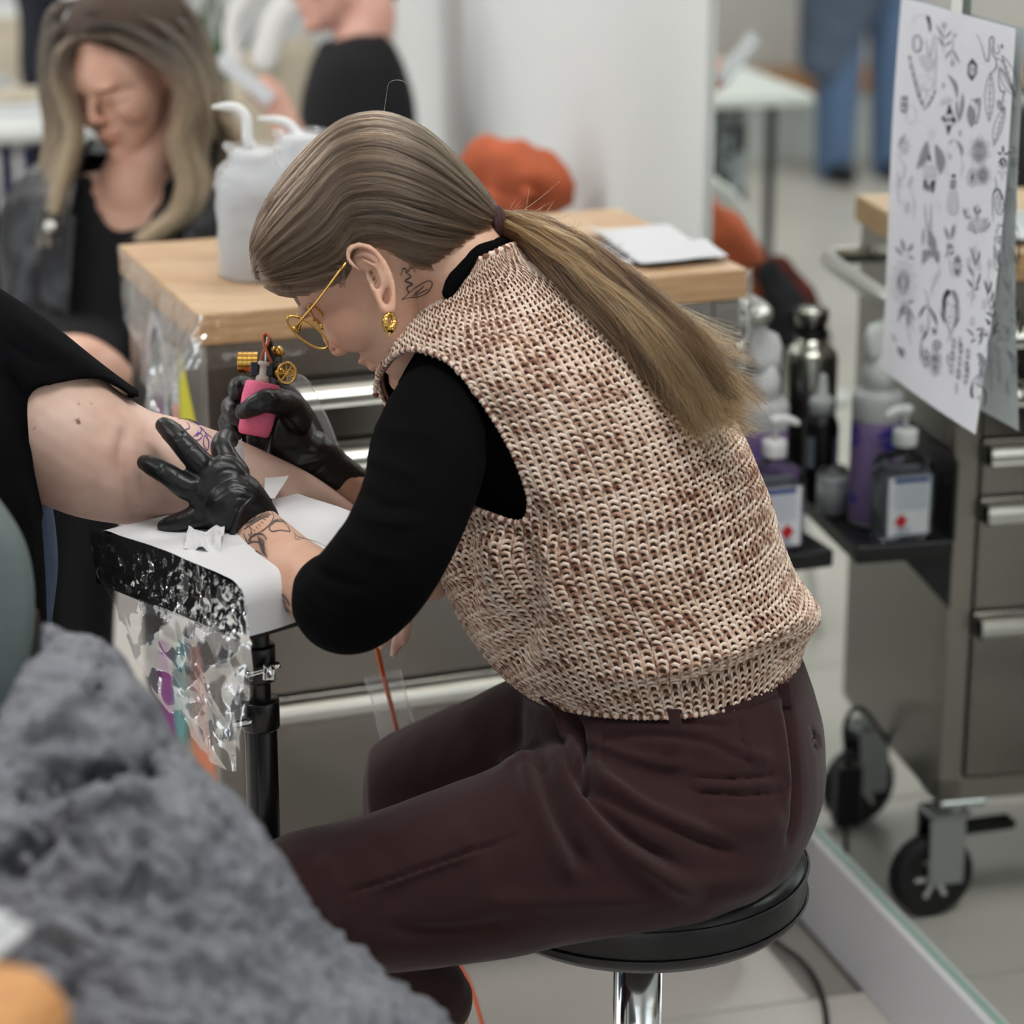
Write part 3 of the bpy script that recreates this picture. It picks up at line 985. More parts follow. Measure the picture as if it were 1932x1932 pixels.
def ink_lines(Q, lines, front, base=None):
    a = np.zeros(len(Q)) if base is None else base
    for pts, w, s in lines:
        pl = cr(np.asarray(pts, float), max(12, 6 * len(pts))) if len(pts) > 2 else np.asarray(pts, float)
        lo, hi = pl.min(0) - 3 * w, pl.max(0) + 3 * w
        k = np.where((Q[:, 0] > lo[0]) & (Q[:, 0] < hi[0]) & (Q[:, 1] > lo[1]) & (Q[:, 1] < hi[1]) & front)[0]
        if len(k):
            d, t, _ = dist_poly(Q[k], pl)
            a[k] = np.maximum(a[k], s * np.clip((w + 1.2 - d) / 2.0, 0, 1))
    return a


def ink_fill(Q, polys, front, base):
    for poly, s in polys:
        k = inside(Q, poly) & front
        base[k] = np.maximum(base[k], s)
    return base


def skin_print(name, V, F, lines, fills_, m_, parent, lift=.0013):
    """tattoo drawing as thin flat shapes lying on the skin"""
    N = vnormals(V, F); q_, z_ = pixels(V)
    fr_ = np.where(-(N @ V_F) > 0.02)[0]
    q_, z_ = q_[fr_], z_[fr_]
    v2, f2 = [], []
    for pts, w, s in lines:
        p = cr(np.asarray(pts, float), max(8, 5 * len(pts))) if len(pts) > 2 else resample(np.asarray(pts, float), 5)
        T = np.gradient(p, axis=0); T /= np.linalg.norm(T, axis=1)[:, None] + 1e-9
        n_ = np.stack([-T[:, 1], T[:, 0]], 1); k = np.linspace(0, 1, len(p)); ww = w * .5 * np.sin(np.pi * np.clip(k, .12, .88)) ** .4
        b = len(v2); v2 += list(p + n_ * ww[:, None]) + list(p - n_ * ww[:, None]); c = len(p)
        f2 += [(b + i, b + i + 1, b + c + i + 1, b + c + i) for i in range(c - 1)]
    for poly, s in fills_:
        p = resample(np.vstack([poly, poly[:1]]), 40)[:-1]; c = p.mean(0); b = len(v2)
        v2 += list(p) + list((p * 2 + c) / 3) + list((p + 2 * c) / 3) + [c]
        for r in (0, 40):
            f2 += [(b + r + i, b + r + (i + 1) % 40, b + r + 40 + (i + 1) % 40, b + r + 40 + i) for i in range(40)]
        f2 += [(b + 80 + i, b + 80 + (i + 1) % 40, b + 120) for i in range(40)]
    out = []
    for x, y in v2:
        k = np.where((np.abs(q_[:, 0] - x) < 9) & (np.abs(q_[:, 1] - y) < 9))[0]
        if not len(k):
            k = np.array([np.hypot(q_[:, 0] - x, q_[:, 1] - y).argmin()])
        zm = z_[k].min(); k = k[z_[k] < zm + .03]
        w_ = 1 / (np.hypot(q_[k, 0] - x, q_[k, 1] - y) ** 4 + 4)
        out.append(P(x, y, (z_[k] * w_).sum() / w_.sum() - lift))
    o_ = part(name, (np.array(out), f2), m_, parent)
    return o_


neck_ink = [([(756, 520), (762, 506), (770, 512), (776, 504), (784, 514)], 2.2, .8), ([(764, 512), (775, 522), (765, 530), (778, 536), (768, 543), (772, 552)], 3, .85),
            ([(758, 566), (775, 550), (795, 536), (810, 530), (815, 538), (806, 552), (790, 560), (770, 562), (758, 566)], 2.0, .8), ([(778, 560), (800, 540)], 2, .6), ([(784, 558), (808, 545)], 2, .6)]
arm_ink = []
for k in range(5):                                        # banded fan by the glove
    t = k / 4
    arm_ink.append(([(448 + 9 * t, 985 - 6 * t), (462 + 12 * t, 972 - 4 * t), (478 + 14 * t, 958 + 2 * t), (492 + 8 * t, 950 + 6 * t)], 1.4, .75))
arm_ink += [([(500, 950), (504, 962), (494, 978), (478, 990), (462, 1000)], 2.0, .8), ([(458, 1004), (462, 985), (452, 975)], 2.0, .7), ([(447, 992), (455, 1010), (462, 1004)], 2, .7)]
for k in range(9):
    t = k / 8; arm_ink.append(([(500 - 40 * t, 957 + 42 * t), (494 - 38 * t, 955 + 38 * t)], 1.2, .7))
arm_ink += [([(548, 1003), (540, 988), (528, 980), (514, 984), (508, 996), (514, 1002), (530, 1000), (548, 1003)], 2.6, .6), ([(553, 1004), (562, 1012), (575, 1016), (596, 1022), (618, 1032)], 1.4, .6),
            ([(556, 1006), (558, 1016), (568, 1018)], 1.2, .5), ([(470, 1078), (492, 1110), (520, 1130), (545, 1150)], 7, .45), ([(445, 1012), (452, 1036), (462, 1062)], 4, .5)]
arm_dark = [([(468, 1020), (480, 1008), (496, 1008), (503, 1018)], 2.2, 1), ([(462, 1030), (476, 1022), (490, 1024), (500, 1036)], 2.4, 1), ([(466, 1050), (480, 1040), (494, 1046)], 2.2, 1), ([(474, 1066), (484, 1056), (492, 1062)], 2, 1), ([(478, 1082), (488, 1078)], 2, 1), ([(448, 975), (470, 962), (492, 950)], 1.6, 1),
            ([(456, 990), (474, 982), (490, 966)], 1.6, 1), ([(470, 988), (480, 978), (484, 968)], 1.4, 1), ([(512, 990), (520, 983), (534, 984)], 2.0, 1), ([(500, 1098), (516, 1112), (536, 1126), (546, 1142)], 2.4, 1), ([(506, 1108), (522, 1122), (540, 1140)], 2.0, 1)]
arm_dark += [([(486 + 3 * k, 1010 + 2 * k), (490 + 2 * k, 1026 + 3 * k), (496 + 2 * k, 1044 + 2 * k)], 2.0, 1) for k in range(5)] + [([(458 + 4 * k, 1036 + 9 * k), (470 + 4 * k, 1034 + 10 * k)], 2.0, 1) for k in range(6)]
dark_fill = []
arm_ink = [([(x_ + 12, y_ + 14) for x_, y_ in a_] if a_[0][0] < 505 else a_, b_, c_) for a_, b_, c_ in arm_ink]
fills = [([(466, 1018), (478, 1005), (494, 1004), (505, 1012), (503, 1030), (506, 1052), (498, 1044), (496, 1066), (490, 1076), (494, 1100), (480, 1080), (466, 1056), (452, 1032)], .62),
         ([(505, 1095), (530, 1112), (548, 1135), (548, 1150), (520, 1130), (498, 1108)], .6)]
inkA = ink_fill(Q, [(q_, s_ * .55) for q_, s_ in fills], front, np.zeros(len(Q)))
inkA *= np.clip(.85 + .35 * noise3(bV, 380, 3), .3, 1)
blush = .0 * inkA
for c, r, s in (((640, 600), 45, .35), ((735, 560), 25, .25), ((690, 470), 22, .35), ((740, 588), 16, .3), ((632, 655), 14, .9), ((672, 672), 9, .7)):
    blush = np.maximum(blush, s * np.exp(-((Q - c) ** 2).sum(1) / r ** 2) * front)
brow_and_shade = ink_lines(Q, [([(553, 553), (556, 562), (563, 574)], 4, .9), ([(571, 586), (582, 583), (592, 578)], 1.5, .8), ([(699, 512), (703, 522), (708, 532)], 3.0, .9), ([(628, 660), (634, 657)], 2.2, .9), ([(668, 671), (675, 672), (682, 676)], 1.2, .8)], front)  # brow and lashes; shade in ear canal, nostril and mouth is painted dark
body = part('body', (bV, bF), 'skin_artist', artist, attrs={'ink': inkA, 'blush': blush, 'mole_and_shade': brow_and_shade, 'violet': inkA * 0})
mat('tattoo_ink', rgb(104, 94, 88), .6)
mat('tattoo_dark', rgb(74, 70, 70), .6)
skin_print('tattoo', bV, bF, neck_ink, [], 'tattoo_dark', body)
skin_print('tattoo', bV, bF, arm_ink, [], 'tattoo_ink', body)
skin_print('tattoo', bV, bF, arm_dark, dark_fill, 'tattoo_dark', body, .0016)

# ---- black shirt: sleeves and collar
shirt = [ptube([(822, 772, 2.60, 88), (818, 800, 2.58, 100), (808, 860, 2.545, 112), (790, 930, 2.515, 108), (752, 1020, 2.49, 106), (705, 1090, 2.485, 108), (662, 1132, 2.50, 104), (640, 1128, 2.515, 98), (632, 1122, 2.525, 84)], 28, 80),
         ptube([(900, 720, 2.92, 90), (930, 860, 2.97, 90), (900, 985, 2.95, 84), (790, 1000, 2.92, 74), (720, 965, 2.90, 62)], 20, 50),
         sil_loft([(985, 1270, 1495, 1240, 2.77, .14, 60), (880, 1150, 1480, 1120, 2.76, .16, 30), (845, 1000, 1430, 960, 2.75, .165, 15), (790, 860, 1370, 850, 2.74, .170, 5), (745, 730, 1330, 770, 2.73, .165, 0), (768, 665, 1220, 660, 2.715, .14, 0),
                   (815, 605, 1110, 570, 2.70, .10, 0), (850, 560, 1030, 512, 2.68, .075, 0), (866, 535, 985, 478, 2.67, .060, 0)], 60, 48)]
sV, sF = remesh(join(*[(s[0], s[1]) for s in shirt]), .0045, 5)
sV = creases(sV, sF, [([(690, 860), (740, 880), (800, 905)], 3, 14), ([(680, 920), (720, 950), (790, 960)], -3, 10), ([(660, 960), (720, 985), (800, 985)], 3, 10), ([(640, 1000), (690, 1040), (770, 1060)], 3, 12),
                      ([(700, 800), (760, 815), (830, 820)], 2.5, 10), ([(720, 720), (700, 780), (695, 850)], 2, 10), ([(580, 1060), (620, 1090), (690, 1110)], -4, 10), ([(565, 1100), (600, 1140), (660, 1180)], 4, 12),
                      ([(850, 730), (900, 800), (920, 880)], -3, 18)])
part('shirt', (sV, sF), 'black_knit', artist)
collar_px = [(847, 552), (860, 525), (880, 500), (905, 480), (932, 468), (958, 464), (968, 470)]
cpts = np.array([P(x, y, 2.615 + .045 * max(0, (x - 900)) / 70) for x, y in collar_px])
part('collar', tube(cpts, [.007, .009, .010, .0105, .010, .009, .007], 12, 40), 'black_knit', artist)

# ---- aubergine trousers
tro = [sil_loft([(1000, 1255, 1500, 1215, 2.77, .150, 60), (990, 1300, 1522, 1270, 2.77, .165, 60), (985, 1370, 1548, 1350, 2.77, .175, 50), (990, 1440, 1556, 1420, 2.77, .180, 40), (1010, 1520, 1552, 1490, 2.765, .182, 20),
                 (1060, 1600, 1530, 1560, 2.76, .178, 0), (1140, 1680, 1490, 1630, 2.75, .160, 0), (1230, 1720, 1420, 1690, 2.75, .10, 0)], 50, 48, 2.25),
       sil_loft([(1360, 1400, 1490, 1640, 2.70, .085, 0), (1200, 1400, 1330, 1740, 2.665, .098, 0), (1030, 1412, 1100, 1776, 2.645, .100, 0), (900, 1462, 940, 1808, 2.64, .095, 0), (770, 1508, 800, 1828, 2.64, .088, 0),
                 (650, 1548, 670, 1836, 2.64, .082, 0), (560, 1568, 560, 1832, 2.64, .076, 0), (490, 1600, 480, 1800, 2.64, .066, 0), (455, 1650, 450, 1760, 2.64, .04, 0)], 60, 40, 2.2),
       ptube([(545, 1700, 2.64, 112), (620, 1770, 2.67, 100), (720, 1835, 2.71, 86), (800, 1868, 2.74, 80), (822, 1885, 2.75, 72)], 24, 40),
       sil_loft([(1060, 1250, 1150, 1470, 2.84, .09, 0), (960, 1280, 1010, 1490, 2.89, .088, 0), (870, 1322, 900, 1520, 2.93, .082, 0), (790, 1358, 810, 1540, 2.96, .076, 0), (730, 1388, 735, 1560, 2.98, .07, 0), (694, 1418, 700, 1560, 2.985, .055, 0)], 40, 32, 2.2),
       ptube([(755, 1475, 2.975, 70), (760, 1560, 3.0, 74), (770, 1660, 3.03, 66), (785, 1780, 3.06, 60)], 24, 30)]
tV, tF = remesh(join(*[(s[0], s[1]) for s in tro]), .0042, 8)
fold = [([(1010, 1405), (1035, 1480), (1075, 1580), (1120, 1650)], -7, 16), ([(985, 1415), (1005, 1500), (1050, 1600), (1085, 1660)], 5, 16), ([(1045, 1390), (1085, 1490), (1160, 1590), (1260, 1660), (1330, 1700)], 6, 18),
        ([(1060, 1420), (1110, 1500), (1190, 1580), (1290, 1640)], -7, 14), ([(1085, 1420), (1140, 1475), (1240, 1540), (1380, 1590)], 6, 16), ([(1095, 1470), (1180, 1520), (1290, 1570), (1390, 1610)], -6, 12),
        ([(1080, 1340), (1095, 1400), (1110, 1470), (1100, 1490)], -10, 12), ([(1040, 1318), (1062, 1345), (1085, 1420), (1095, 1480)], 9, 9), ([(1100, 1390), (1160, 1420), (1240, 1440), (1300, 1440)], 5, 14),
        ([(1120, 1345), (1200, 1355), (1300, 1362), (1380, 1370)], -3, 8), ([(1130, 1400), (1220, 1385), (1330, 1400), (1420, 1440)], -3.5, 10), ([(1140, 1380), (1138, 1420), (1135, 1470)], -3, 3),
        ([(640, 1690), (760, 1650), (860, 1615), (980, 1575)], -4.0, 4), ([(700, 1680), (800, 1645), (900, 1610)], 2.5, 9), ([(990, 1310), (1030, 1325), (1060, 1320)], 6, 14), ([(940, 1440), (990, 1420), (1020, 1400)], 5, 16),
        ([(600, 1610), (640, 1680), (650, 1760)], 3, 22), ([(700, 1570), (740, 1640), (745, 1730)], -2.5, 20), ([(850, 1540), (900, 1620), (930, 1720)], 2.5, 22), ([(720, 1750), (850, 1760), (980, 1740)], -3, 16), ([(900, 1700), (1060, 1700), (1250, 1690)], 3, 20),
        ([(1482, 1300), (1490, 1380), (1500, 1460), (1500, 1540), (1485, 1590)], -6, 7), ([(1462, 1320), (1478, 1420), (1484, 1520)], 3, 12),
        # welt pocket and darts
        ([(1302, 1465), (1380, 1468), (1475, 1462)], -3.0, 3), ([(1305, 1494), (1390, 1500), (1478, 1495)], -2.6, 2.6), ([(1305, 1480), (1390, 1484), (1474, 1478)], 2.0, 7), ([(1477, 1462), (1480, 1480), (1479, 1495)], -2.5, 2.6), ([(1303, 1465), (1301, 1480), (1304, 1494)], -2, 2.6),
        ([(1385, 1345), (1398, 1375), (1402, 1400), (1420, 1455)], -2.6, 2.6), ([(1262, 1335), (1270, 1362)], -3, 3), ([(1530, 1370), (1550, 1400), (1535, 1412)], -2.5, 3), ([(1534, 1402), (1548, 1380)], -2, 3),
        ([(1120, 1330), (1250, 1348), (1390, 1340), (1500, 1300)], -2.5, 3), ([(1300, 1400), (1400, 1420), (1470, 1440)], 2, 14), ([(1330, 1540), (1420, 1560), (1480, 1540)], 3, 22), ([(1180, 1600), (1280, 1660), (1400, 1660)], 3, 16)]
tV = creases(tV, tF, [(a_, b_ * 1.7, c_ * .92) for a_, b_, c_ in fold])
tN = vnormals(tV, tF)
tV = tV + tN * (.0016 * noise3(tV, 22, 5) + .0006 * noise3(tV, 70, 8))[:, None]
trousers = part('trousers', (tV, tF), 'aubergine_cotton', artist)
for x0, y0, x1, y1, z in ((1270, 1338, 1276, 1372, 2.575), (1478, 1290, 1484, 1332, 2.66)):
    a, b = P(x0, y0, z), P(x1, y1, z)
    part('belt_loop', xf(box(-.006, .006, -.002, .002, -.5, .5, .0008), (a + b) / 2, V_R, V_F, (b - a)), 'aubergine_cotton', trousers, False)

# ---- knit vest: dark backing surface and every stitch a yarn loop
mat('yarn_backing', rgb(120, 86, 68), 0.95)
ym = new_mat('marl_yarn')
N_, L_ = nt(ym); _b = N_['Principled BSDF']; _b.inputs['Roughness'].default_value = 0.95; _b.inputs['Specular IOR Level'].default_value = 0.1; _b.inputs['Sheen Weight'].default_value = 0.2
_at = N_.new('ShaderNodeAttribute'); _at.attribute_name = 'yarn'
L_.new(_at.outputs['Color'], _b.inputs['Base Color'])
vsecs = [(975, 1268, 1502, 1246, 2.77, .165, 74), (938, 1242, 1516, 1196, 2.77, .176, 62), (884, 1174, 1539, 1150, 2.765, .185, 46), (842, 1095, 1497, 1084, 2.76, .190, 30), (822, 1038, 1470, 1015, 2.755, .195, 20), (832, 985, 1448, 945, 2.75, .198, 14),
         (805, 905, 1420, 880, 2.745, .200, 8), (765, 820, 1388, 810, 2.74, .202, 2), (722, 735, 1340, 745, 2.735, .200, 0), (728, 668, 1262, 670, 2.725, .175, 0), (768, 612, 1170, 595, 2.71, .135, 0), (815, 572, 1080, 533, 2.695, .098, 0), (850, 545, 1010, 496, 2.68, .076, 0), (872, 520, 975, 468, 2.67, .064, 0)]
ARMHOLE = cr([(706, 745), (712, 712), (735, 675), (765, 659), (800, 660), (836, 674), (870, 702), (920, 770), (968, 850), (996, 925), (1000, 960), (986, 990), (940, 977), (900, 963), (864, 949), (800, 905), (740, 830), (706, 745)], 90)
GN, GM = 260, 260
vV, vF, vUV = sil_loft(vsecs, GN, GM, 2.15)
G = vV.reshape(GN, GM, 3)
# re-space the rings evenly along the side towards the camera
near = G[:, GM // 4]
d = np.r_[0, np.cumsum(np.linalg.norm(np.diff(near, axis=0), axis=1))]
tt = np.interp(np.linspace(0, d[-1], GN), d, np.arange(GN))
i0 = np.minimum(tt.astype(int), GN - 2); fr = (tt - i0)[:, None, None]
G = G[i0] * (1 - fr) + G[i0 + 1] * fr
LEN = d[-1]
flat = G.reshape(-1, 3)
gf = grid_faces(GN, GM)
flat = creases(flat, gf, [([(985, 995), (1000, 1060), (1005, 1140), (990, 1210), (960, 1250)], -12, 30), ([(1010, 1000), (1040, 1080), (1035, 1180), (1010, 1260)], 8, 26), ([(940, 1000), (940, 1080), (930, 1160)], 9, 30), ([(890, 980), (890, 1060), (910, 1150)], -6, 16),
                          ([(1130, 1275), (1260, 1262), (1380, 1225), (1480, 1180), (1540, 1150)], 8, 26), ([(1200, 1300), (1330, 1285), (1440, 1245), (1510, 1195)], -8, 12), ([(1000, 960), (1060, 1000), (1120, 1060)], -4, 26), ([(960, 830), (1020, 920), (1070, 1010)], 4, 24),
                          ([(850, 620), (930, 650), (1010, 720)], 3, 30), ([(1060, 1100), (1080, 1200), (1060, 1290)], 4, 24)])
flat = flat + vnormals(flat, gf) * (.0035 * noise3(flat, 14, 21))[:, None]
G = flat.reshape(GN, GM, 3)
Nv = vnormals(flat, gf).reshape(GN, GM, 3)
Qv, _ = pixels(flat)
facing = (-(Nv.reshape(-1, 3) @ V_F)) > 0.0
hole = inside(Qv, ARMHOLE) & facing & (np.arange(len(flat)) // GM > 30)
keep = ~(hole[gf].all(1))
backing = part('vest', (boundary_smooth(flat - Nv.reshape(-1, 3) * .002, gf[keep], 10), gf[keep]), 'yarn_backing', artist, uv=None)
sd = backing.modifiers.new('thickness', 'SOLIDIFY'); sd.thickness = 0.003; sd.offset = -1
NCOL, RH = 112, 0.0064
NROW = int(LEN / RH)
shape = np.array([(-.30, -.85, -.35), (-.40, -.25, .35), (-.34, .22, .85), (0, .46, 1.0), (.34, .22, .85), (.40, -.25, .35), (.30, -.85, -.35)])
rs = np.random.RandomState(7)


def gsample(arr, r, c):
    r = np.clip(r, 0, GN - 1.001); r0 = r.astype(int); fr_ = (r - r0)[:, None]
    c = np.mod(c, GM); c0 = c.astype(int); fc = (c - c0)[:, None]; c1 = (c0 + 1) % GM
    return (arr[r0, c0] * (1 - fc) + arr[r0, c1] * fc) * (1 - fr_) + (arr[r0 + 1, c0] * (1 - fc) + arr[r0 + 1, c1] * fc) * fr_


rr, cc = np.meshgrid(np.arange(NROW), np.arange(NCOL), indexing='ij')
rr = rr.ravel().astype(float); cc = cc.ravel().astype(float)
rr_ = rr + np.where(cc % 2 == 0, 0.0, 0.5)
rr = rr_
cen = gsample(G, (rr_ + .5) / NROW * (GN - 1), (cc + .5) / NCOL * GM)
cq, _ = pixels(cen); cn = gsample(Nv, (rr_ + .5) / NROW * (GN - 1), (cc + .5) / NCOL * GM)
wid = np.linalg.norm(gsample(G, (rr_ + .5) / NROW * (GN - 1), (cc + 1) / NCOL * GM) - gsample(G, (rr_ + .5) / NROW * (GN - 1), cc / NCOL * GM), axis=1)
ok = ~(inside(cq, ARMHOLE) & (-(cn @ V_F) > 0.0) & (rr > NROW * .12))
rr, cc, wid = rr[ok], cc[ok], wid[ok]
ns = len(rr)
K, SIDES = len(shape), 5
jit = rs.normal(0, .05, (ns, 2))
pts = []; nrm = []
for a, b, h in shape:
    r = (rr + .5 + b * 1.05 + jit[:, 0]) / NROW * (GN - 1); c = (cc + .5 + a + jit[:, 1] * .5) / NCOL * GM
    p = gsample(G, r, c); n = gsample(Nv, r, c)
    pts.append(p + n * (.0016 * h + .0004)); nrm.append(n)
pts = np.stack(pts, 1); nrm = np.stack(nrm, 1)
T = np.gradient(pts, axis=1); T /= np.linalg.norm(T, axis=2, keepdims=True) + 1e-12
B = np.cross(T, nrm); B /= np.linalg.norm(B, axis=2, keepdims=True) + 1e-12
rad = np.clip(wid * .17, .0007, .0018)[:, None, None, None] * np.array([.8, 1, 1.05, 1.1, 1.05, 1, .8])[None, :, None, None]
th = np.linspace(0, 2 * np.pi, SIDES, endpoint=False)
ring = pts[:, :, None] + rad * (np.cos(th)[None, None, :, None] * nrm[:, :, None] + np.sin(th)[None, None, :, None] * B[:, :, None])
yv = ring.reshape(-1, 3)
f1 = grid_faces(K, SIDES)
yf = (np.arange(ns)[:, None, None] * (K * SIDES) + f1[None]).reshape(-1, 4)
# marled colours: along the yarn the ply flips between cream and brown
cream, tan, brown = np.array(rgb(238, 218, 202)[:3]), np.array(rgb(206, 172, 148)[:3]), np.array(rgb(122, 80, 64)[:3])
ph = rr * 1.7 + cc * 37.3 + rs.rand(ns) * .8
patch = noise3(pts[:, 3], 60, 11) * .5 + noise3(pts[:, 3], 160, 12) * .5
tone = np.zeros((ns, K))
for k in range(K):
    tone[:, k] = .66 + .5 * np.sin(ph + k * 1.1) + .55 * patch + rs.normal(0, .25, ns)
tone = np.clip(tone, 0, 1)
colr = np.where(tone[..., None] > .5, tan + (cream - tan) * ((tone[..., None] - .5) * 2), brown + (tan - brown) * (tone[..., None] * 2))
colr = np.repeat(colr.reshape(-1, 3), SIDES, 0)
st_ = part('knit_stitches', (yv, yf), 'marl_yarn', backing, attrs={'yarn': colr})
st_['kind'] = 'stuff'


def surf_at(pxs, off=0.0):
    """points on the vest surface seen at these image positions, nearest vertex"""
    out = []
    z = (flat - CAM) @ V_F
    for x, y in pxs:
        d_ = np.hypot(Qv[:, 0] - x, Qv[:, 1] - y) + np.where(facing, 0, 40) + (z - 2.5) * 6
        k = d_.argmin(); out.append(P(x, y, z[k] - off))
    return np.array(out)


def yarn_edge(name, path, r, seed):
    """ribbed edge: a rope of little bumps"""
    path = resample(path, int(np.linalg.norm(np.diff(path, axis=0), axis=1).sum() / .0014))
    k = np.arange(len(path)); rad = r * (1 + .22 * np.sin(k * 1.55))
    v, f = tube(path, rad, 10)
    n_ = len(v) // 10
    c = np.repeat(np.where((np.sin(np.arange(n_) * .9 + seed) + rs.normal(0, .6, n_))[:, None] > -.2, cream * .95, brown * 1.2), 10, 0)
    return part(name, (v, f), 'marl_yarn', backing, attrs={'yarn': c})


ap = surf_at(ARMHOLE, .002)
apz = lap(ap.copy(), np.array([[i, (i + 1) % len(ap), (i + 1) % len(ap)] for i in range(len(ap))]), 12)
yarn_edge('armhole_edge', apz[:76], .0028, 1)
yarn_edge('hem', np.vstack([G[0], G[0][:1]]), .0032, 2)
yarn_edge('neckline', np.vstack([G[-1], G[-1][:1]]), .003, 3)

# ------------------------------------------------------------------ hair helpers
def hair_mat(name, c0, c1, rough=0.32):
    m = new_mat(name)
    N, L = nt(m)
    N.remove(N['Principled BSDF'])
    h = N.new('ShaderNodeBsdfHairPrincipled'); h.parametrization = 'COLOR'
    h.inputs['Roughness'].default_value = rough; h.inputs['Radial Roughness'].default_value = 0.45
    at = N.new('ShaderNodeAttribute'); at.attribute_name = 'shade'
    mx = N.new('ShaderNodeMix'); mx.data_type = 'RGBA'
    mx.inputs[6].default_value = c0; mx.inputs[7].default_value = c1
    L.new(at.outputs['Fac'], mx.inputs[0]); L.new(mx.outputs[2], h.inputs['Color'])
    L.new(h.outputs[0], N['Material Output'].inputs[0])
    return m


def strands(name, S, r0, m, parent, shade, tip=0.35):
    """S: (n, k, 3) world points"""
    n, k = S.shape[:2]
    hc = bpy.data.hair_curves.new(name)
    hc.add_curves([k] * n)
    off = np.zeros(3); q = parent
    while q is not None:
        off += np.array(q.location); q = q.parent
    hc.position_data.foreach_set('vector', (S - off).astype(np.float32).ravel())
    ra = hc.attributes.get('radius') or hc.attributes.new('radius', 'FLOAT', 'POINT')
    ra.data.foreach_set('value', np.tile(r0 * np.interp(np.linspace(0, 1, k), [0, .7, 1], [1, 1, tip]), n).astype(np.float32))
    sa = hc.attributes.new('shade', 'FLOAT', 'POINT')
    sa.data.foreach_set('value', (np.repeat(shade, k) if shade.ndim == 1 else shade.ravel()).astype(np.float32))
    hc.materials.append(MATS[m])
    o = bpy.data.objects.new(name, hc)
    COL.objects.link(o); o.parent = parent
    return o


hair_mat('ash_brown_hair', rgb(40, 29, 22), rgb(114, 91, 71), .26)
hair_mat('golden_brown_hair', rgb(48, 31, 18), rgb(156, 116, 75), .28)
mat('hair_under', rgb(62, 46, 34), 0.7, bump=(200, 0.3, 0.002), stretch=(1, 1, 1))
hrs = np.random.RandomState(31)

# scalp hair: a cap whose sections run from the fringe back to the tie
hsec = [(478, 492, 492, 534, 2.655, .030, 0), (483, 445, 535, 552, 2.655, .058, 0), (508, 382, 606, 552, 2.655, .074, 0), (560, 312, 660, 540, 2.655, .083, 0), (636, 240, 684, 506, 2.655, .088, 0), (716, 219, 738, 506, 2.655, .090, 0),
        (790, 244, 806, 520, 2.655, .086, 0), (850, 292, 854, 514, 2.66, .074, 0), (905, 352, 898, 492, 2.665, .050, 0), (936, 394, 926, 456, 2.668, .028, 0)]
HN, HM = 90, 120
hv, hf, _ = sil_loft(hsec, HN, HM, 2.1)
HG = hv.reshape(HN, HM, 3)
hgf = grid_faces(HN, HM)
hnn = vnormals(hv, hgf).reshape(HN, HM, 3)
hair = part('hair', (hv - hnn.reshape(-1, 3) * .004, hf), 'hair_under', artist)


def hsample(arr, r, c):
    r = np.clip(r, 0, HN - 1.001); r0 = r.astype(int); a = (r - r0)[..., None]
    c = np.mod(c, HM); c0 = c.astype(int); b = (c - c0)[..., None]; c1 = (c0 + 1) % HM
    return (arr[r0, c0] * (1 - b) + arr[r0, c1] * b) * (1 - a) + (arr[r0 + 1, c0] * (1 - b) + arr[r0 + 1, c1] * b) * a


def scalp(n, lo, hi, k, out0, out1, wob, c_lo=0.0, c_hi=1.0):
    c = (c_lo + (c_hi - c_lo) * hrs.rand(n)) * HM
    r0 = lo[0] + hrs.rand(n) * (lo[1] - lo[0]); r1 = hi[0] + hrs.rand(n) * (hi[1] - hi[0])
    t = np.linspace(0, 1, k)[None]
    r = (r0[:, None] + (r1 - r0)[:, None] * t) * (HN - 1)
    cl = np.floor(c / HM * 60)                             # locks wander together
    cw = wob * (np.sin(t * 5 + cl[:, None] * 2.1) * .7 + np.sin(t * 11 + cl[:, None] * 5.7 + hrs.rand(n, 1)) * .3)
    cc = c[:, None] + cw + hrs.normal(0, .25, (n, 1))
    off = out0 + (out1 - out0) * hrs.rand(n, 1) + .0012 * np.sin(t * 7 + hrs.rand(n, 1) * 6)
    ridge = .0007 * np.sin(c[:, None] / HM * 2 * np.pi * 34 + 2 * np.sin(t * 3))
    return hsample(HG, r, cc) + hsample(hnn, r, cc) * (off + ridge)[..., None], c


S1, c1 = scalp(9000, (.02, .42), (.90, 1.0), 22, -.003, .0022, .8)
sh = np.clip(.42 + .22 * np.sin(c1 / HM * 2 * np.pi * 21 + .6) + hrs.normal(0, .2, len(c1)), 0, 1)
strands('hair_strands', S1, .00030, 'ash_brown_hair', hair, sh)
# fringe falling over the brow
fr_n = 1100
a = .42 * hrs.rand(fr_n); dz = hrs.rand(fr_n)
top = np.stack([508 + 66 * a + hrs.normal(0, 4, fr_n), 392 - 60 * a + hrs.normal(0, 6, fr_n)], 1)
bot = np.stack([484 + 150 * a ** 1.1 + hrs.normal(0, 4, fr_n), 520 + 26 * np.sin(np.clip(a * 3.4, 0, np.pi)) + hrs.normal(0, 4, fr_n)], 1)
mid = (top + bot) / 2 + np.stack([-26 + 20 * a, 4 + 0 * a], 1)
zt = 2.60 + .05 * (1 - a) * dz - .012 * a; zb = 2.655 - .072 * np.minimum(1, a * 1.3 + .05) * (.8 + .25 * dz)
t = np.linspace(0, 1, 14)
S = []
for i in range(fr_n):
    q = (1 - t)[:, None] ** 2 * top[i] + 2 * (t * (1 - t))[:, None] * mid[i] + (t ** 2)[:, None] * bot[i]
    z = zt[i] + (zb[i] - zt[i]) * t
    S.append([P(x, y, zz) for (x, y), zz in zip(q, z)])
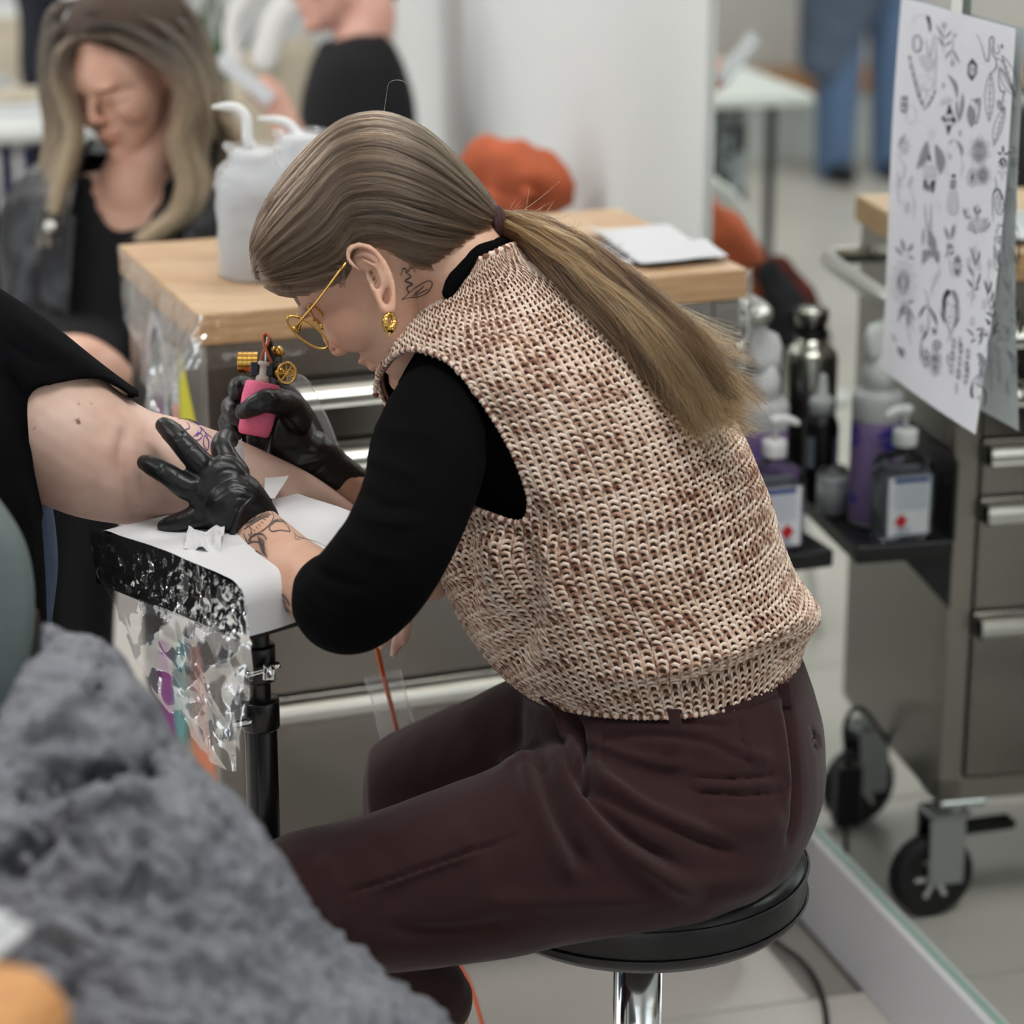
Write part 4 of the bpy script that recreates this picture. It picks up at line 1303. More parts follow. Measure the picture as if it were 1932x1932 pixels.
strands('fringe_strands', np.array(S), .00030, 'ash_brown_hair', hair, np.clip(.22 + .2 * np.sin(a * 60) + hrs.normal(0, .15, fr_n), 0, 1))
# loose flyaways
S = []
for _ in range(70):
    k0 = hrs.rand(); b0 = hsample(HG, np.array([(.35 + .5 * k0) * (HN - 1)]), np.array([HM * (.5 + .06 * hrs.normal())]))[0]
    d0 = -V_R * hrs.uniform(-1, .6) + V_U * hrs.uniform(.2, 1.0); L0 = hrs.uniform(.006, .024)
    tt_ = np.linspace(0, 1, 8)[:, None]
    S.append(b0 + d0 * L0 * tt_ + (V_R * hrs.normal(0, .008) - V_U * .008) * tt_ ** 2)
S.append(cr([P(722, 222, 2.64), P(728, 190, 2.64), P(732, 160, 2.63), P(746, 151, 2.63), P(764, 155, 2.63), P(775, 172, 2.63)], 8))
strands('flyaway_strands', np.array(S), .00017, 'ash_brown_hair', hair, np.full(len(S), .5))
# fine hair at the nape and before the ear
S = []
for _ in range(260):
    u = hrs.rand(); x0, y0 = 770 + 120 * u, 500 - 10 * u + hrs.normal(0, 5)
    z0 = 2.60 + .03 * u
    S.append([P(x0 + (925 - x0) * t_ + hrs.normal(0, .4), y0 + (452 - y0) * t_ + 16 * math.sin(t_ * 3.1) + hrs.normal(0, .3), z0 + (2.64 - z0) * t_) for t_ in np.linspace(0, 1, 10)])
for _ in range(110):
    x0 = 632 + 16 * hrs.rand(); L0 = hrs.uniform(.2, 1)
    S.append([P(x0 + 10 * t_ * L0 - 6 * t_ ** 2, 500 + 44 * t_ * L0, 2.588 - .004 * hrs.rand()) for t_ in np.linspace(0, 1, 10)])
strands('nape_strands', np.array(S), .00026, 'ash_brown_hair', hair, np.clip(hrs.normal(.1, .1, len(S)), 0, 1))

# tie
tc_ = []
for dx in (-7, 0, 7):
    ring_ = [P(940 + dx + 4 * math.sin(a_) + 9 * math.cos(a_) * 0 + 8 * -math.cos(a_) * .9, 421 + 27 * -math.cos(a_), 2.662 - .017 * math.sin(a_)) for a_ in np.linspace(0, 2 * np.pi, 28)]
    tc_.append(tube(np.array(ring_), .0038, 8, 40, True))
part('hair_tie', join(*tc_), 'scrunchie', hair)

# ponytail: backing core and wavy strands
pt = np.array([(938, 422, 2.662, 22), (975, 432, 2.645, 28), (1030, 458, 2.615, 40), (1105, 512, 2.585, 52), (1190, 592, 2.565, 60), (1262, 668, 2.56, 64), (1325, 735, 2.57, 60), (1375, 785, 2.585, 42)])
core = ptube([(a_, b_, z_ + .004, r_ * .72) for a_, b_, z_, r_ in pt[:-1]] + [(1352, 765, 2.585, 18)], 20, 50, .8)
tail = part('ponytail', core, 'hair_under', artist)
KP, NP_ = 40, 6500
q = cr(pt, KP); path = np.array([P(*r_[:3]) for r_ in q]); radp = q[:, 3] / FPX * q[:, 2]
T_, A_, B_ = frames(path)
lock = hrs.randint(0, 90, NP_)
lph = hrs.rand(90) * 6.28; lr = np.sqrt(hrs.rand(90)) * .92; la = hrs.rand(90) * 6.28
rr_ = lr[lock] + hrs.normal(0, .10, NP_); an = la[lock] + hrs.normal(0, .13, NP_)
tt_ = np.linspace(0, 1, KP)
sw = np.sin(tt_[None] * (5 + 3 * np.sin(lph[lock])[:, None]) + lph[lock][:, None])
spread = np.interp(tt_, [0, .12, .6, 1], [1.0, 1.05, 1.12, 1.25])
ang = an[:, None] + .6 * sw * tt_[None]
rad_ = np.clip(rr_[:, None] + .26 * sw * tt_[None], -1.15, 1.15) * spread[None] * radp[None]
S = path[None] + (np.cos(ang) * rad_)[..., None] * A_[None] + (np.sin(ang) * rad_ * .75)[..., None] * B_[None]
endt = np.clip(.86 + .14 * hrs.rand(NP_) + .12 * np.sin(lph[lock]), .7, 1.12)
# trim and let the ends fan out
idx = np.linspace(0, 1, KP)[None] * np.minimum(endt, 1)[:, None] * (KP - 1)
i0 = np.minimum(idx.astype(int), KP - 2); fr_ = (idx - i0)[..., None]
ar = np.arange(NP_)[:, None]
S = S[ar, i0] * (1 - fr_) + S[ar, i0 + 1] * fr_
fan = np.clip((tt_ - .78) / .22, 0, 1) ** 1.5
fd = (hrs.normal(.1, .5, NP_)[:, None] * V_R + (-.25 + hrs.normal(0, .5, NP_))[:, None] * V_U + hrs.normal(0, .25, NP_)[:, None] * V_F)
lfd = hrs.normal(0, .7, (90, 2))[lock]
fd = fd * .6 + lfd[:, :1] * V_R + lfd[:, 1:] * V_U
S = S + fan[None, :, None] * fd[:, None] * .016
S += (.0055 * tt_[None] * np.sin(tt_[None] * 11 + lph[lock][:, None] * 2))[..., None] * A_[None] + (.004 * tt_[None] * np.sin(tt_[None] * 9 + lph[lock][:, None]))[..., None] * B_[None]
S += (.0009 * np.sin(tt_[None] * 40 + hrs.rand(NP_, 1) * 6))[..., None] * A_[None]
shp = np.clip(.42 + .40 * np.sin(lph * 3)[lock] + hrs.normal(0, .16, NP_), 0, 1)
strands('ponytail_strands', S, .00030, 'golden_brown_hair', tail, shp, .25)
S = []
for _ in range(140):                                       # frizz above the tail
    k0 = hrs.uniform(.02, .8); i_ = int(k0 * (KP - 1)); b0 = path[i_] + (V_U * .8 + V_R * .35) * radp[i_] * hrs.uniform(.7, 1.05)
    d0 = T_[i_] * hrs.uniform(.2, 1) + V_U * hrs.uniform(0, .6); L0 = hrs.uniform(.012, .045)
    u_ = np.linspace(0, 1, 9)[:, None]
    S.append(b0 + d0 * L0 * u_ + (V_U * hrs.normal(-.004, .012) + V_R * hrs.normal(0.005, .01)) * u_ ** 2)
strands('flyaway_strands', np.array(S), .00017, 'golden_brown_hair', tail, np.full(len(S), .6))

# ---- round gold glasses
gz = 2.60
gl = thing('glasses', 'round gold wire glasses slid down the nose of the bent woman', 'glasses', P(590, 610, gz))


def lens_ring(cx, cy, ax, ay, tilt, z0, dz, n=48):
    t_ = np.linspace(0, 2 * np.pi, n)
    x = ax * np.cos(t_); y = ay * np.sin(t_)
    return np.array([P(cx + a_ * math.cos(tilt) - b_ * math.sin(tilt), cy + a_ * math.sin(tilt) + b_ * math.cos(tilt), z0 + dz * math.cos(tt0)) for a_, b_, tt0 in zip(x, y, t_)])


r1 = lens_ring(580, 627, 46, 17, math.radians(37), 2.606, .012)
r2 = lens_ring(604, 602, 34, 8, math.radians(52), 2.655, .014)
for r_ in (r1, r2):
    fr1 = part('lens_rim', tube(r_, .0013, 8), 'gold', gl)
    c_ = r_.mean(0); n_ = len(r_)
    part('lens', (np.vstack([r_, c_]), [(i, (i + 1) % n_, n_) for i in range(n_ - 1)]), 'lens_glass', fr1)
part('temple', tube(np.array([P(560, 622, 2.598), P(562, 612, 2.594), P(600, 566, 2.588), P(640, 512, 2.584), P(652, 497, 2.586)]), [.0016, .0014, .0012, .0014, .0016], 8, 30), 'gold', gl)
part('hinge', tube(np.array([P(553, 618, 2.600), P(562, 624, 2.599), P(566, 612, 2.597)]), .0018, 8, 10), 'gold', gl)
part('bridge', tube(np.array([P(590, 607, 2.622), P(596, 602, 2.632), P(603, 608, 2.642)]), .0012, 8, 12), 'gold', gl)
part('nose_pad', ellipsoid(P(606, 616, 2.63), (V_R * .002, V_U * .004, V_F * .002), 8, 10), 'gold', gl)

# ---- gold croissant earring
ea = thing('earring', 'small ribbed gold hoop earring in the artist\'s ear', 'earring', P(735, 605, 2.575))
t_ = np.linspace(0.1, 2 * np.pi - .1, 40)
hp = np.array([P(735 - 8 * math.sin(a_), 606 - 14 * math.cos(a_), 2.572 - .004 * math.sin(a_)) for a_ in t_])
rr2 = np.interp(np.linspace(0, 1, 40), [0, .5, 1], [.0022, .0048, .0022]) * (1 + .10 * np.sin(np.arange(40) * 1.6))
part('hoop', tube(hp, rr2, 12), 'gold', ea)
part('drop', tube(np.array([P(738, 608, 2.571), P(736, 622, 2.571), P(733, 636, 2.571)]), [.0016, .0018, .0010], 8, 10), 'gold', ea)

# ------------------------------------------------------------------ gloves
def wrinkle(V, F, amt, sc, seed):
    N = vnormals(V, F)
    n1 = noise3(V, sc, seed); n2 = noise3(V, sc * 2.3, seed + 1)
    return V + N * (amt * (np.abs(n1) * -1.2 + .5 * n2))[:, None]


# left glove: back of the hand to the camera, fingers spread over the arm
z = 2.655
lg = [ptube([(474, 988, 2.668, 56), (458, 968, 2.662, 60), (440, 950, 2.655, 64)], 24, 20),
      sil_loft([(478, 925, 437, 1012, 2.662, .020, 0), (470, 895, 405, 1000, 2.655, .021, 0), (448, 868, 380, 985, 2.652, .021, 0), (420, 858, 358, 955, 2.650, .019, 0), (398, 868, 352, 925, 2.650, .014, 0)], 24, 28, 2.4),
      ptube([(395, 890, 2.650, 27), (372, 868, 2.643, 25), (345, 838, 2.645, 23), (322, 813, 2.652, 21), (309, 803, 2.657, 17)], 18, 24),
      ptube([(378, 925, 2.648, 27), (350, 918, 2.640, 25), (320, 897, 2.640, 22), (288, 879, 2.647, 20), (273, 873, 2.652, 16)], 18, 24),
      ptube([(400, 965, 2.652, 28), (375, 972, 2.648, 24), (348, 982, 2.650, 20), (322, 990, 2.656, 18), (309, 993, 2.660, 14)], 18, 24),
      ptube([(415, 985, 2.660, 26), (392, 994, 2.664, 21), (368, 1000, 2.668, 18), (346, 1003, 2.672, 15)], 18, 20),
      ptube([(445, 895, 2.665, 28), (428, 868, 2.668, 25), (418, 842, 2.675, 22), (426, 826, 2.690, 18), (436, 832, 2.702, 15)], 18, 24)]
lV, lF = remesh(join(*[(a[0], a[1]) for a in lg]), .0019, 3)
lV = creases(lV, lF, [([(395, 905), (430, 886), (478, 905)], -.7, 2.6), ([(398, 925), (440, 903), (486, 925)], -.7, 2.6), ([(402, 945), (445, 920), (490, 940)], -.7, 2.6), ([(410, 965), (450, 938), (488, 950)], -.8, 2.6), ([(418, 985), (450, 958), (484, 960)], -.8, 3), ([(428, 1000), (455, 975), (480, 970)], .8, 3),
                      ([(330, 830), (340, 822), (350, 815)], -1.0, 2.6), ([(348, 852), (360, 845), (370, 838)], -1.0, 2.6), ([(300, 895), (306, 880), (312, 872)], -1.0, 2.6), ([(325, 910), (331, 895), (337, 885)], -1.0, 2.6), ([(388, 905), (380, 880), (392, 870)], 1.2, 7), ([(368, 930), (362, 915), (372, 905)], 1.2, 7)])
lV = wrinkle(lV, lF, .00028, 150, 40)
glove = part('glove', (lV, lF), 'nitrile', artist)
cuffp = [P(x_, y_, zz_) for x_, y_, zz_ in [(508, 945, 2.665), (490, 935, 2.645), (470, 945, 2.630), (455, 965, 2.625), (444, 990, 2.628), (437, 1015, 2.640), (440, 1030, 2.662)]]
part('cuff', tube(np.array(cuffp), .0032, 8, 30), 'nitrile', glove)

# right glove, gripping the tube
rg = [ptube([(650, 912, 2.868, 46), (622, 895, 2.858, 50), (588, 862, 2.845, 52)], 24, 16),
      sil_loft([(612, 845, 560, 918, 2.845, .026, 0), (580, 790, 520, 885, 2.835, .026, 0), (556, 758, 505, 860, 2.825, .024, 0), (540, 748, 508, 830, 2.818, .018, 0)], 24, 28, 2.3),
      ptube([(560, 790, 2.812, 32), (545, 765, 2.800, 28), (520, 758, 2.775, 25), (498, 757, 2.765, 23), (475, 768, 2.765, 20), (458, 777, 2.772, 16)], 18, 30),
      ptube([(540, 770, 2.845, 26), (505, 752, 2.850, 24), (470, 735, 2.838, 22), (455, 728, 2.822, 20), (446, 735, 2.806, 18), (445, 745, 2.798, 14)], 18, 30),
      ptube([(535, 800, 2.845, 26), (490, 790, 2.850, 24), (450, 770, 2.840, 22), (437, 768, 2.822, 21), (440, 782, 2.800, 19), (452, 792, 2.792, 15)], 18, 30),
      ptube([(530, 830, 2.845, 26), (480, 820, 2.852, 23), (440, 800, 2.845, 21), (430, 798, 2.828, 20), (440, 815, 2.812, 18), (455, 826, 2.805, 14)], 18, 30),
      ptube([(545, 855, 2.842, 26), (500, 845, 2.850, 22), (462, 832, 2.850, 19), (450, 836, 2.836, 16)], 18, 24)]
rV, rF = remesh(join(*[(a[0], a[1]) for a in rg]), .0019, 3)
rV = creases(rV, rF, [([(520, 775), (550, 800), (570, 830)], -1.5, 4), ([(540, 850), (570, 850), (600, 850)], -1.8, 4), ([(560, 880), (590, 870), (615, 865)], 2, 5), ([(585, 900), (610, 880), (625, 870)], -2, 4), ([(500, 735), (512, 748), (515, 760)], 1.4, 5), ([(478, 778), (500, 772), (520, 775)], 1.2, 6)])
rV = wrinkle(rV, rF, .0006, 140, 50)
part('glove', (rV, rF), 'nitrile', artist)

# ------------------------------------------------------------------ tattoo machine
mat('pink_grip', rgb(248, 122, 158), 0.85, noise=(60, .12), bump=(260, .5, .002))
mat('brass', rgb(206, 162, 84), 0.25, 1.0)
mat('beige_tube', rgb(205, 196, 186), 0.5)
mat('orange_band', rgb(200, 104, 66), 0.5)
mat('orange_cord', rgb(204, 84, 28), 0.5)
mat('dark_anod', rgb(34, 38, 48), 0.35, 0.4)
mz = 2.792
mc = thing('tattoo_machine', 'brass and black tattoo machine with pink wrapped grip and clear sleeve', 'tattoo machine', P(480, 815, mz))
ax0, ax1 = P(497, 722, mz), P(478, 822, mz)


def along(a_, b_, prof, m_=32):
    """surface of revolution from point a to b: prof (t, radius)"""
    path_ = np.array([a_ + (b_ - a_) * t__ for t__, _ in prof])
    return tube(path_, [r_ for _, r_ in prof], m_, None, True, 1.0, True, False)


part('grip', along(ax0, ax1, [(0, .0165), (.03, .0185), (.3, .0200), (.6, .0190), (.85, .0178), (.97, .0160), (1.0, .0135)]), 'pink_grip', mc)
part('tube_tip', along(P(479, 818, mz), P(474, 852, mz - .002), [(0, .0085), (.35, .0075), (.7, .0045), (1, .0022)], 16), 'black_plastic', mc)
part('needle', tube(np.array([P(475, 845, mz - .003), P(472, 858, mz - .003)]), .0007, 6), 'chrome', mc)
part('back_stem', along(P(499, 682, mz), P(494, 728, mz), [(0, .0055), (.06, .0070), (.14, .0070), (.18, .0046), (.55, .0046), (.62, .0070), (1, .0074)], 16), 'beige_tube', mc)
bx = lambda cx_, cy_, z_, w_, h_, d_, b_=.001: xf(box(-w_ / 2, w_ / 2, -d_ / 2, d_ / 2, -h_ / 2, h_ / 2, b_), P(cx_, cy_, z_), V_R, V_F, V_U)
part('clamp', join(bx(481, 697, mz + .004, .0085, .0150, .014), bx(509, 697, mz + .004, .0085, .0150, .014), bx(495, 697, mz + .013, .024, .013, .006)), 'dark_anod', mc, False)
part('motor', along(P(449, 684, mz + .012), P(487, 684, mz + .012), [(0, .0105), (.02, .0115), (.25, .0115), (.26, .0105), (.29, .0105), (.30, .0115), (.48, .0115), (.49, .0105), (.52, .0105), (.53, .0115), (.72, .0115), (.73, .0105), (.76, .0105), (.77, .0115), (1, .0115)]), 'brass', mc, False)
part('frame', join(bx(514, 700, mz + .014, .010, .045, .014), bx(520, 672, mz + .014, .014, .014, .014), tube(np.array([P(503, 636, mz + .004), P(512, 660, mz + .010), P(516, 690, mz + .014)]), [.004, .0045, .005], 10, 10), bx(506, 715, mz + .016, .026, .010, .012)), 'black_metal', mc, False)
part('needle_bar', tube(np.array([P(504, 637, mz), P(500, 690, mz)]), .0010, 8), 'chrome', mc)
part('rubber_band', tube(np.array([P(x_, y_, mz - .007 + dz_) for x_, y_, dz_ in [(491, 684, .006), (497, 664, .002), (506, 646, 0), (508, 636, 0), (503, 630, .002), (497, 632, 0), (496, 642, -.002), (501, 658, -.002), (507, 672, 0), (512, 683, .004)]]), .0014, 8, 60), 'orange_band', mc)
part('contact_screw', join(along(P(518, 668, mz + .002), P(532, 661, mz - .002), [(0, .0028), (.5, .0028), (.52, .0055), (1, .0055)], 20), along(P(514, 655, mz + .004), P(518, 662, mz + .002), [(0, .002), (1, .003)], 12)), 'brass', mc)
wc = P(541, 704, mz - .004)
t_ = np.linspace(0, 2 * np.pi, 40)
whl = [tube(np.array([wc + V_R * .0095 * math.cos(a_) + V_U * .0110 * math.sin(a_) for a_ in t_]), .0014, 8)]
for k in range(4):
    a_ = math.pi * k / 4 + .1
    whl.append(tube(np.array([wc + V_R * .009 * math.cos(a_) + V_U * .0105 * math.sin(a_), wc - V_R * .009 * math.cos(a_) - V_U * .0105 * math.sin(a_)]), .0009, 6))
whl.append(along(P(520, 704, mz + .004), P(534, 704, mz - .002), [(0, .006), (.6, .0055), (1, .003)], 16))
for s_ in (-1, 0, 1):
    whl.append(tube(np.array([P(549, 704 + 5 * s_, mz - .004), P(556, 704 + 3 * s_, mz - .004)]), .0012, 6))
part('thumb_wheel', join(*whl), 'brass', mc)
# clip cord inside a clear sleeve
cord1 = cr([P(530, 722, 2.81), P(560, 745, 2.83), P(592, 790, 2.86), P(612, 830, 2.88), P(628, 868, 2.90), P(640, 905, 2.92), P(668, 1010, 2.96), P(695, 1130, 2.97), P(712, 1225, 2.97), P(730, 1300, 2.98), P(748, 1372, 3.0), P(762, 1450, 3.05), P(790, 1620, 3.15), P(850, 1790, 3.20), P(884, 1850, 3.18), P(905, 1915, 3.12), P(925, 1990, 3.05)], 90)
cd = thing('clip_cord', 'thin orange machine cord hanging down past the drawers to the floor', 'cord', P(884, 1850, 3.18))
part('cord', tube(cord1[20:], .0027, 8), 'orange_cord', cd)
part('strain_relief', tube(cord1[:22], [.0042] * 12 + [.0036] * 10, 8), 'black_rubber', cd)
film_mat('clear_sleeve', milk=.12)


def film_tube(path_, r_, seed, m_=14, flat=.35, amt=.004):
    v, f = tube(path_, r_, m_, None, False, flat)
    v = v + np.stack([amt * noise3(v, 60, seed + i_) for i_ in range(3)], 1)
    return v, f


part('clear_sleeve', film_tube(resample(cord1[1:27], 40), np.interp(np.linspace(0, 1, 40), [0, .2, 1], [.010, .020, .013]), 3), 'clear_sleeve', mc)
part('clear_sleeve', film_tube(resample(cord1[48:66], 40), .021, 6, amt=.002), 'clear_sleeve', cd)
part('torn_film', (np.array([P(524, 722, 2.80), P(548, 716, 2.795), P(566, 730, 2.80), P(570, 752, 2.81), P(565, 768, 2.815), P(556, 750, 2.805), P(540, 740, 2.80)]), [(0, 1, 2, 6), (6, 2, 3, 5), (5, 3, 4)]), 'clear_sleeve', mc, False)

# ------------------------------------------------------------------ the client's arm and body
skin_mat('skin_client', rgb(232, 200, 184))
cloth_mat('black_tee', rgb(11, 11, 14), sheen=.0)
client = thing('person', 'client in a black T-shirt stretching out a bare arm on the paper-covered armrest', 'person', P(-60, 1400, 2.7))
arm = [ptube([(-120, 640, 2.64, 138), (-20, 718, 2.655, 140), (90, 804, 2.68, 136), (170, 852, 2.705, 126), (250, 880, 2.73, 112), (320, 890, 2.745, 103), (400, 906, 2.765, 91), (480, 930, 2.79, 80), (560, 962, 2.815, 72), (640, 1006, 2.84, 60), (720, 1050, 2.86, 48), (790, 1082, 2.88, 38), (818, 1100, 2.885, 34)], 28, 110),
       ptube([(815, 1096, 2.885, 31), (788, 1112, 2.885, 29), (762, 1134, 2.88, 29)], 18, 14),
       ptube([(768, 1140, 2.872, 13), (768, 1178, 2.864, 12), (764, 1200, 2.862, 11), (760, 1214, 2.862, 8)], 14, 18),
       ptube([(756, 1145, 2.878, 13), (753, 1190, 2.868, 12), (748, 1216, 2.866, 11), (742, 1234, 2.866, 8)], 14, 18),
       ptube([(742, 1145, 2.886, 13), (736, 1180, 2.88, 12), (728, 1204, 2.878, 11), (720, 1220, 2.878, 8)], 14, 18),
       ptube([(745, 1130, 2.896, 13), (722, 1160, 2.895, 12), (708, 1185, 2.893, 10)], 14, 18),
       ptube([(770, 1120, 2.90, 14), (735, 1130, 2.91, 13), (712, 1150, 2.91, 11)], 14, 14),
       ptube([(-150, 620, 2.64, 110), (-230, 800, 2.64, 170), (-250, 960, 2.66, 150), (-260, 1080, 2.68, 110)], 24, 30),
       ptube([(-190, 640, 2.64, 90), (-230, 500, 2.62, 75)], 20, 12), ellipsoid(P(-240, 380, 2.60), (V_R * .08, V_U * .115, V_F * .095))]
aV, aF = remesh(join(*arm), .0026, 4)
aV = creases(aV, aF, [([(238, 800), (230, 860), (240, 930), (262, 975)], -5, 12), ([(205, 820), (195, 880), (205, 950)], 3, 24), ([(120, 760), (130, 850), (140, 950)], 2.5, 40)])
Qa, _ = pixels(aV); fa = (-(vnormals(aV, aF) @ V_F)) > 0
vio_lines = [([(352, 795), (358, 806), (348, 812), (346, 822), (354, 816)], 1.3, 1), ([(356, 793), (372, 800), (380, 812), (370, 822), (374, 812)], 1.3, 1), ([(366, 822), (376, 816), (382, 822), (374, 830), (364, 828), (366, 822)], 1.2, 1), ([(330, 790), (360, 792), (380, 806), (392, 824)], 1.2, .9),
                     ([(386, 820), (384, 836), (390, 850)], 1.3, 1), ([(386, 820), (394, 832), (392, 848), (386, 846)], 1.3, 1), ([(340, 800), (348, 815)], 1.2, 1), ([(372, 802), (400, 826)], .9, .8)]
vio = np.zeros(len(Qa))
mol = ink_lines(Qa, [([(146, 793), (148, 797)], 3.5, .9), ([(148, 761), (149, 762)], 1.8, .7), ([(172, 760), (173, 761)], 1.4, .6), ([(62, 806), (63, 808)], 1.6, .8), ([(258, 955), (259, 956)], 1.5, .5), ([(548, 942), (549, 943)], 1.8, .5), ([(212, 740), (213, 741)], 1.2, .6)], fa)
bl = .5 * np.exp(-((Qa - (225, 860)) ** 2).sum(1) / 40 ** 2) + .35 * np.exp(-((Qa - (110, 940)) ** 2).sum(1) / 60 ** 2) + .6 * np.exp(-((Qa - (745, 1215)) ** 2).sum(1) / 30 ** 2)
cbody = part('body', (aV, aF), 'skin_client', client, attrs={'ink': 0 * vio, 'violet': vio, 'mole_and_shade': mol, 'blush': bl})
mat('stencil_violet', rgb(112, 70, 156), .6)
skin_print('stencil', aV, aF, [(a_, b_ * 1.5, c_) for a_, b_, c_ in vio_lines], [], 'stencil_violet', cbody)
tee = [ptube([(-140, 640, 2.64, 150), (-20, 718, 2.655, 152), (90, 800, 2.68, 148), (170, 848, 2.705, 140), (240, 876, 2.73, 128)], 32, 40),
       sil_loft([(-420, 700, -20, 600, 2.62, .13, 0), (-430, 850, 40, 760, 2.62, .15, 0), (-430, 1000, 62, 930, 2.63, .16, 0), (-430, 1150, 75, 1080, 2.66, .16, 0), (-430, 1300, 80, 1220, 2.70, .15, 0)], 40, 40)]
eV, eF = remesh(join(*[(a[0], a[1]) for a in tee]), .0045, 5)
Qe, _ = pixels(eV)
# cut the sleeve opening along its hem
HEM = [(52, 735), (80, 731), (105, 728), (150, 717), (200, 720), (225, 733), (245, 752)]
opening = HEM + [(420, 760), (420, 1040), (100, 1040), (70, 930), (58, 850), (60, 790)]
ins = inside(Qe, opening)
keepf = ~ins[eF].any(1) & (Qe[eF].max(1)[:, 0] < 262)
eV = creases(eV, eF, [([(20, 600), (100, 660), (190, 710)], 3, 14), ([(0, 640), (80, 690), (150, 712)], -3, 12), ([(10, 700), (40, 760), (45, 860)], -5, 12), ([(50, 690), (110, 700), (180, 706)], 2, 8), ([(30, 900), (45, 1000), (50, 1100)], 4, 16)])
eV = boundary_smooth(eV, eF[keepf], 30)
tee_o = part('t_shirt', (eV, eF[keepf]), 'black_tee', client)
sdm = tee_o.modifiers.new('thickness', 'SOLIDIFY'); sdm.thickness = .003; sdm.offset = 1
mat('denim', rgb(92, 116, 150), .85, noise=(40, .15), bump=(500, .2, .001))
part('trousers', sil_loft([(-380, 1180, 95, 940, 2.76, .11, 0), (-380, 1260, 104, 1010, 2.77, .12, 0), (-380, 1340, 106, 1080, 2.78, .12, 0), (-380, 1420, 92, 1190, 2.80, .12, 0), (-380, 1500, 80, 1260, 2.82, .1, 0)], 30, 32), 'denim', client)

# dark wrist band of the client
wb = thing('wrist_band', 'black band around the client\'s wrist', 'bracelet', P(830, 1104, 2.88))
part('band', tube(np.array([P(826 + 20 * math.cos(a_), 1098 + 14 * math.sin(a_), 2.868 + .012 * math.sin(a_ * 1)) for a_ in np.linspace(0, 2 * np.pi, 24)]), .006, 8), 'black_rubber', wb)

# ------------------------------------------------------------------ stool
mat('black_leather', rgb(20, 20, 22), 0.32, spec=0.5, bump=(220, .08, .002))
SC_ = P(1208, 1585, 2.77); SR = .175
stool = thing('stool', 'round black leather swivel stool on a chrome column, under the bent woman', 'stool', (SC_[0], SC_[1], 0))
lz = lambda vf: xf(vf, (SC_[0], SC_[1], SC_[2]))
part('seat', lz(lathe([(.02, -.074), (SR - .035, -.074), (SR - .012, -.070), (SR - .002, -.060), (SR, -.048), (SR, -.026), (SR - .003, -.016), (SR - .009, -.010), (SR - .03, -.001), (SR * .6, .004), (.02, .005)], 72)), 'black_leather', stool)
for zz_, rr0 in ((-.020, SR + .0005), (-.052, SR + .0008)):
    part('seam', lz(tube(np.array([(rr0 * math.cos(a_), rr0 * math.sin(a_), zz_) for a_ in np.linspace(0, 2 * np.pi, 90)]), .0016, 6)), 'black_leather', stool)
part('collar', lz(lathe([(.012, -.074), (.0275, -.075), (.0275, -.098), (.024, -.102)], 32)), 'black_plastic', stool)
zf = -SC_[2]
part('column', lz(lathe([(.0262, -.095), (.0262, zf + .10)], 36)), 'chrome', stool)
part('hub', lz(lathe([(.034, zf + .11), (.036, zf + .09), (.036, zf + .075)], 28)), 'chrome', stool)
for k in range(5):
    a_ = 2 * math.pi * k / 5 + .3
    d_ = np.array([math.cos(a_), math.sin(a_), 0]); e_ = np.array([-d_[1], d_[0], 0])
    lg_ = part('leg', lz(tube(np.array([(0, 0, zf + .092), d_ * .15 + [0, 0, zf + .085], d_ * .27 + [0, 0, zf + .066]]), [.018, .015, .011], 10, 12)), 'chrome', stool)
    part('caster_wheel', lz(xf(lathe([(.010, -.010), (.024, -.009), (.026, -.006), (.026, .006), (.024, .009), (.010, .010)], 20), d_ * .27 + np.array([0, 0, zf + .0262]), d_, (0, 0, 1), e_)), 'black_plastic', lg_)
    part('caster_fork', lz(tube(np.array([d_ * .27 + [0, 0, zf + .066], d_ * .27 + [0, 0, zf + .045]]), .006, 8)), 'black_plastic', lg_)

# black cable on the floor by the plinth
cb = tag(obj('power_cable', *tube(np.array([PZ(1400, 1720, .004), PZ(1465, 1778, .0045), PZ(1510, 1812, .0045), PZ(1540, 1852, .0045), PZ(1556, 1900, .0045), PZ(1562, 1960, .0045), PZ(1568, 2050, .0045)]), .0042, 10, 60), 'black_rubber'), 'black power cable curving over the floor tiles beside the stool', 'cable')
# socket strip standing by the plinth end of the trolley
ss = thing('socket_strip', 'black multi-socket strip hanging at the foot of the trolley near the mirror', 'socket strip', tr_(TW + .06, .20, 0))
part('strip_body', tf(box(TW + .035, TW + .075, .20, .235, .075, .175, .004)), 'black_plastic', ss, False)
part('cord', tf(tube([(TW + .055, .217, .08), (TW + .056, .205, .03), (TW + .058, .17, .006), (TW + .05, .05, .006)], .0042, 8, 40)), 'black_rubber', ss)
part('cord', tf(tube([(TW + .055, .217, .170), (TW + .058, .23, .235), (TW + .03, .24, .255), (TW - .012, .22, .20)], .0040, 8, 24)), 'black_rubber', ss)

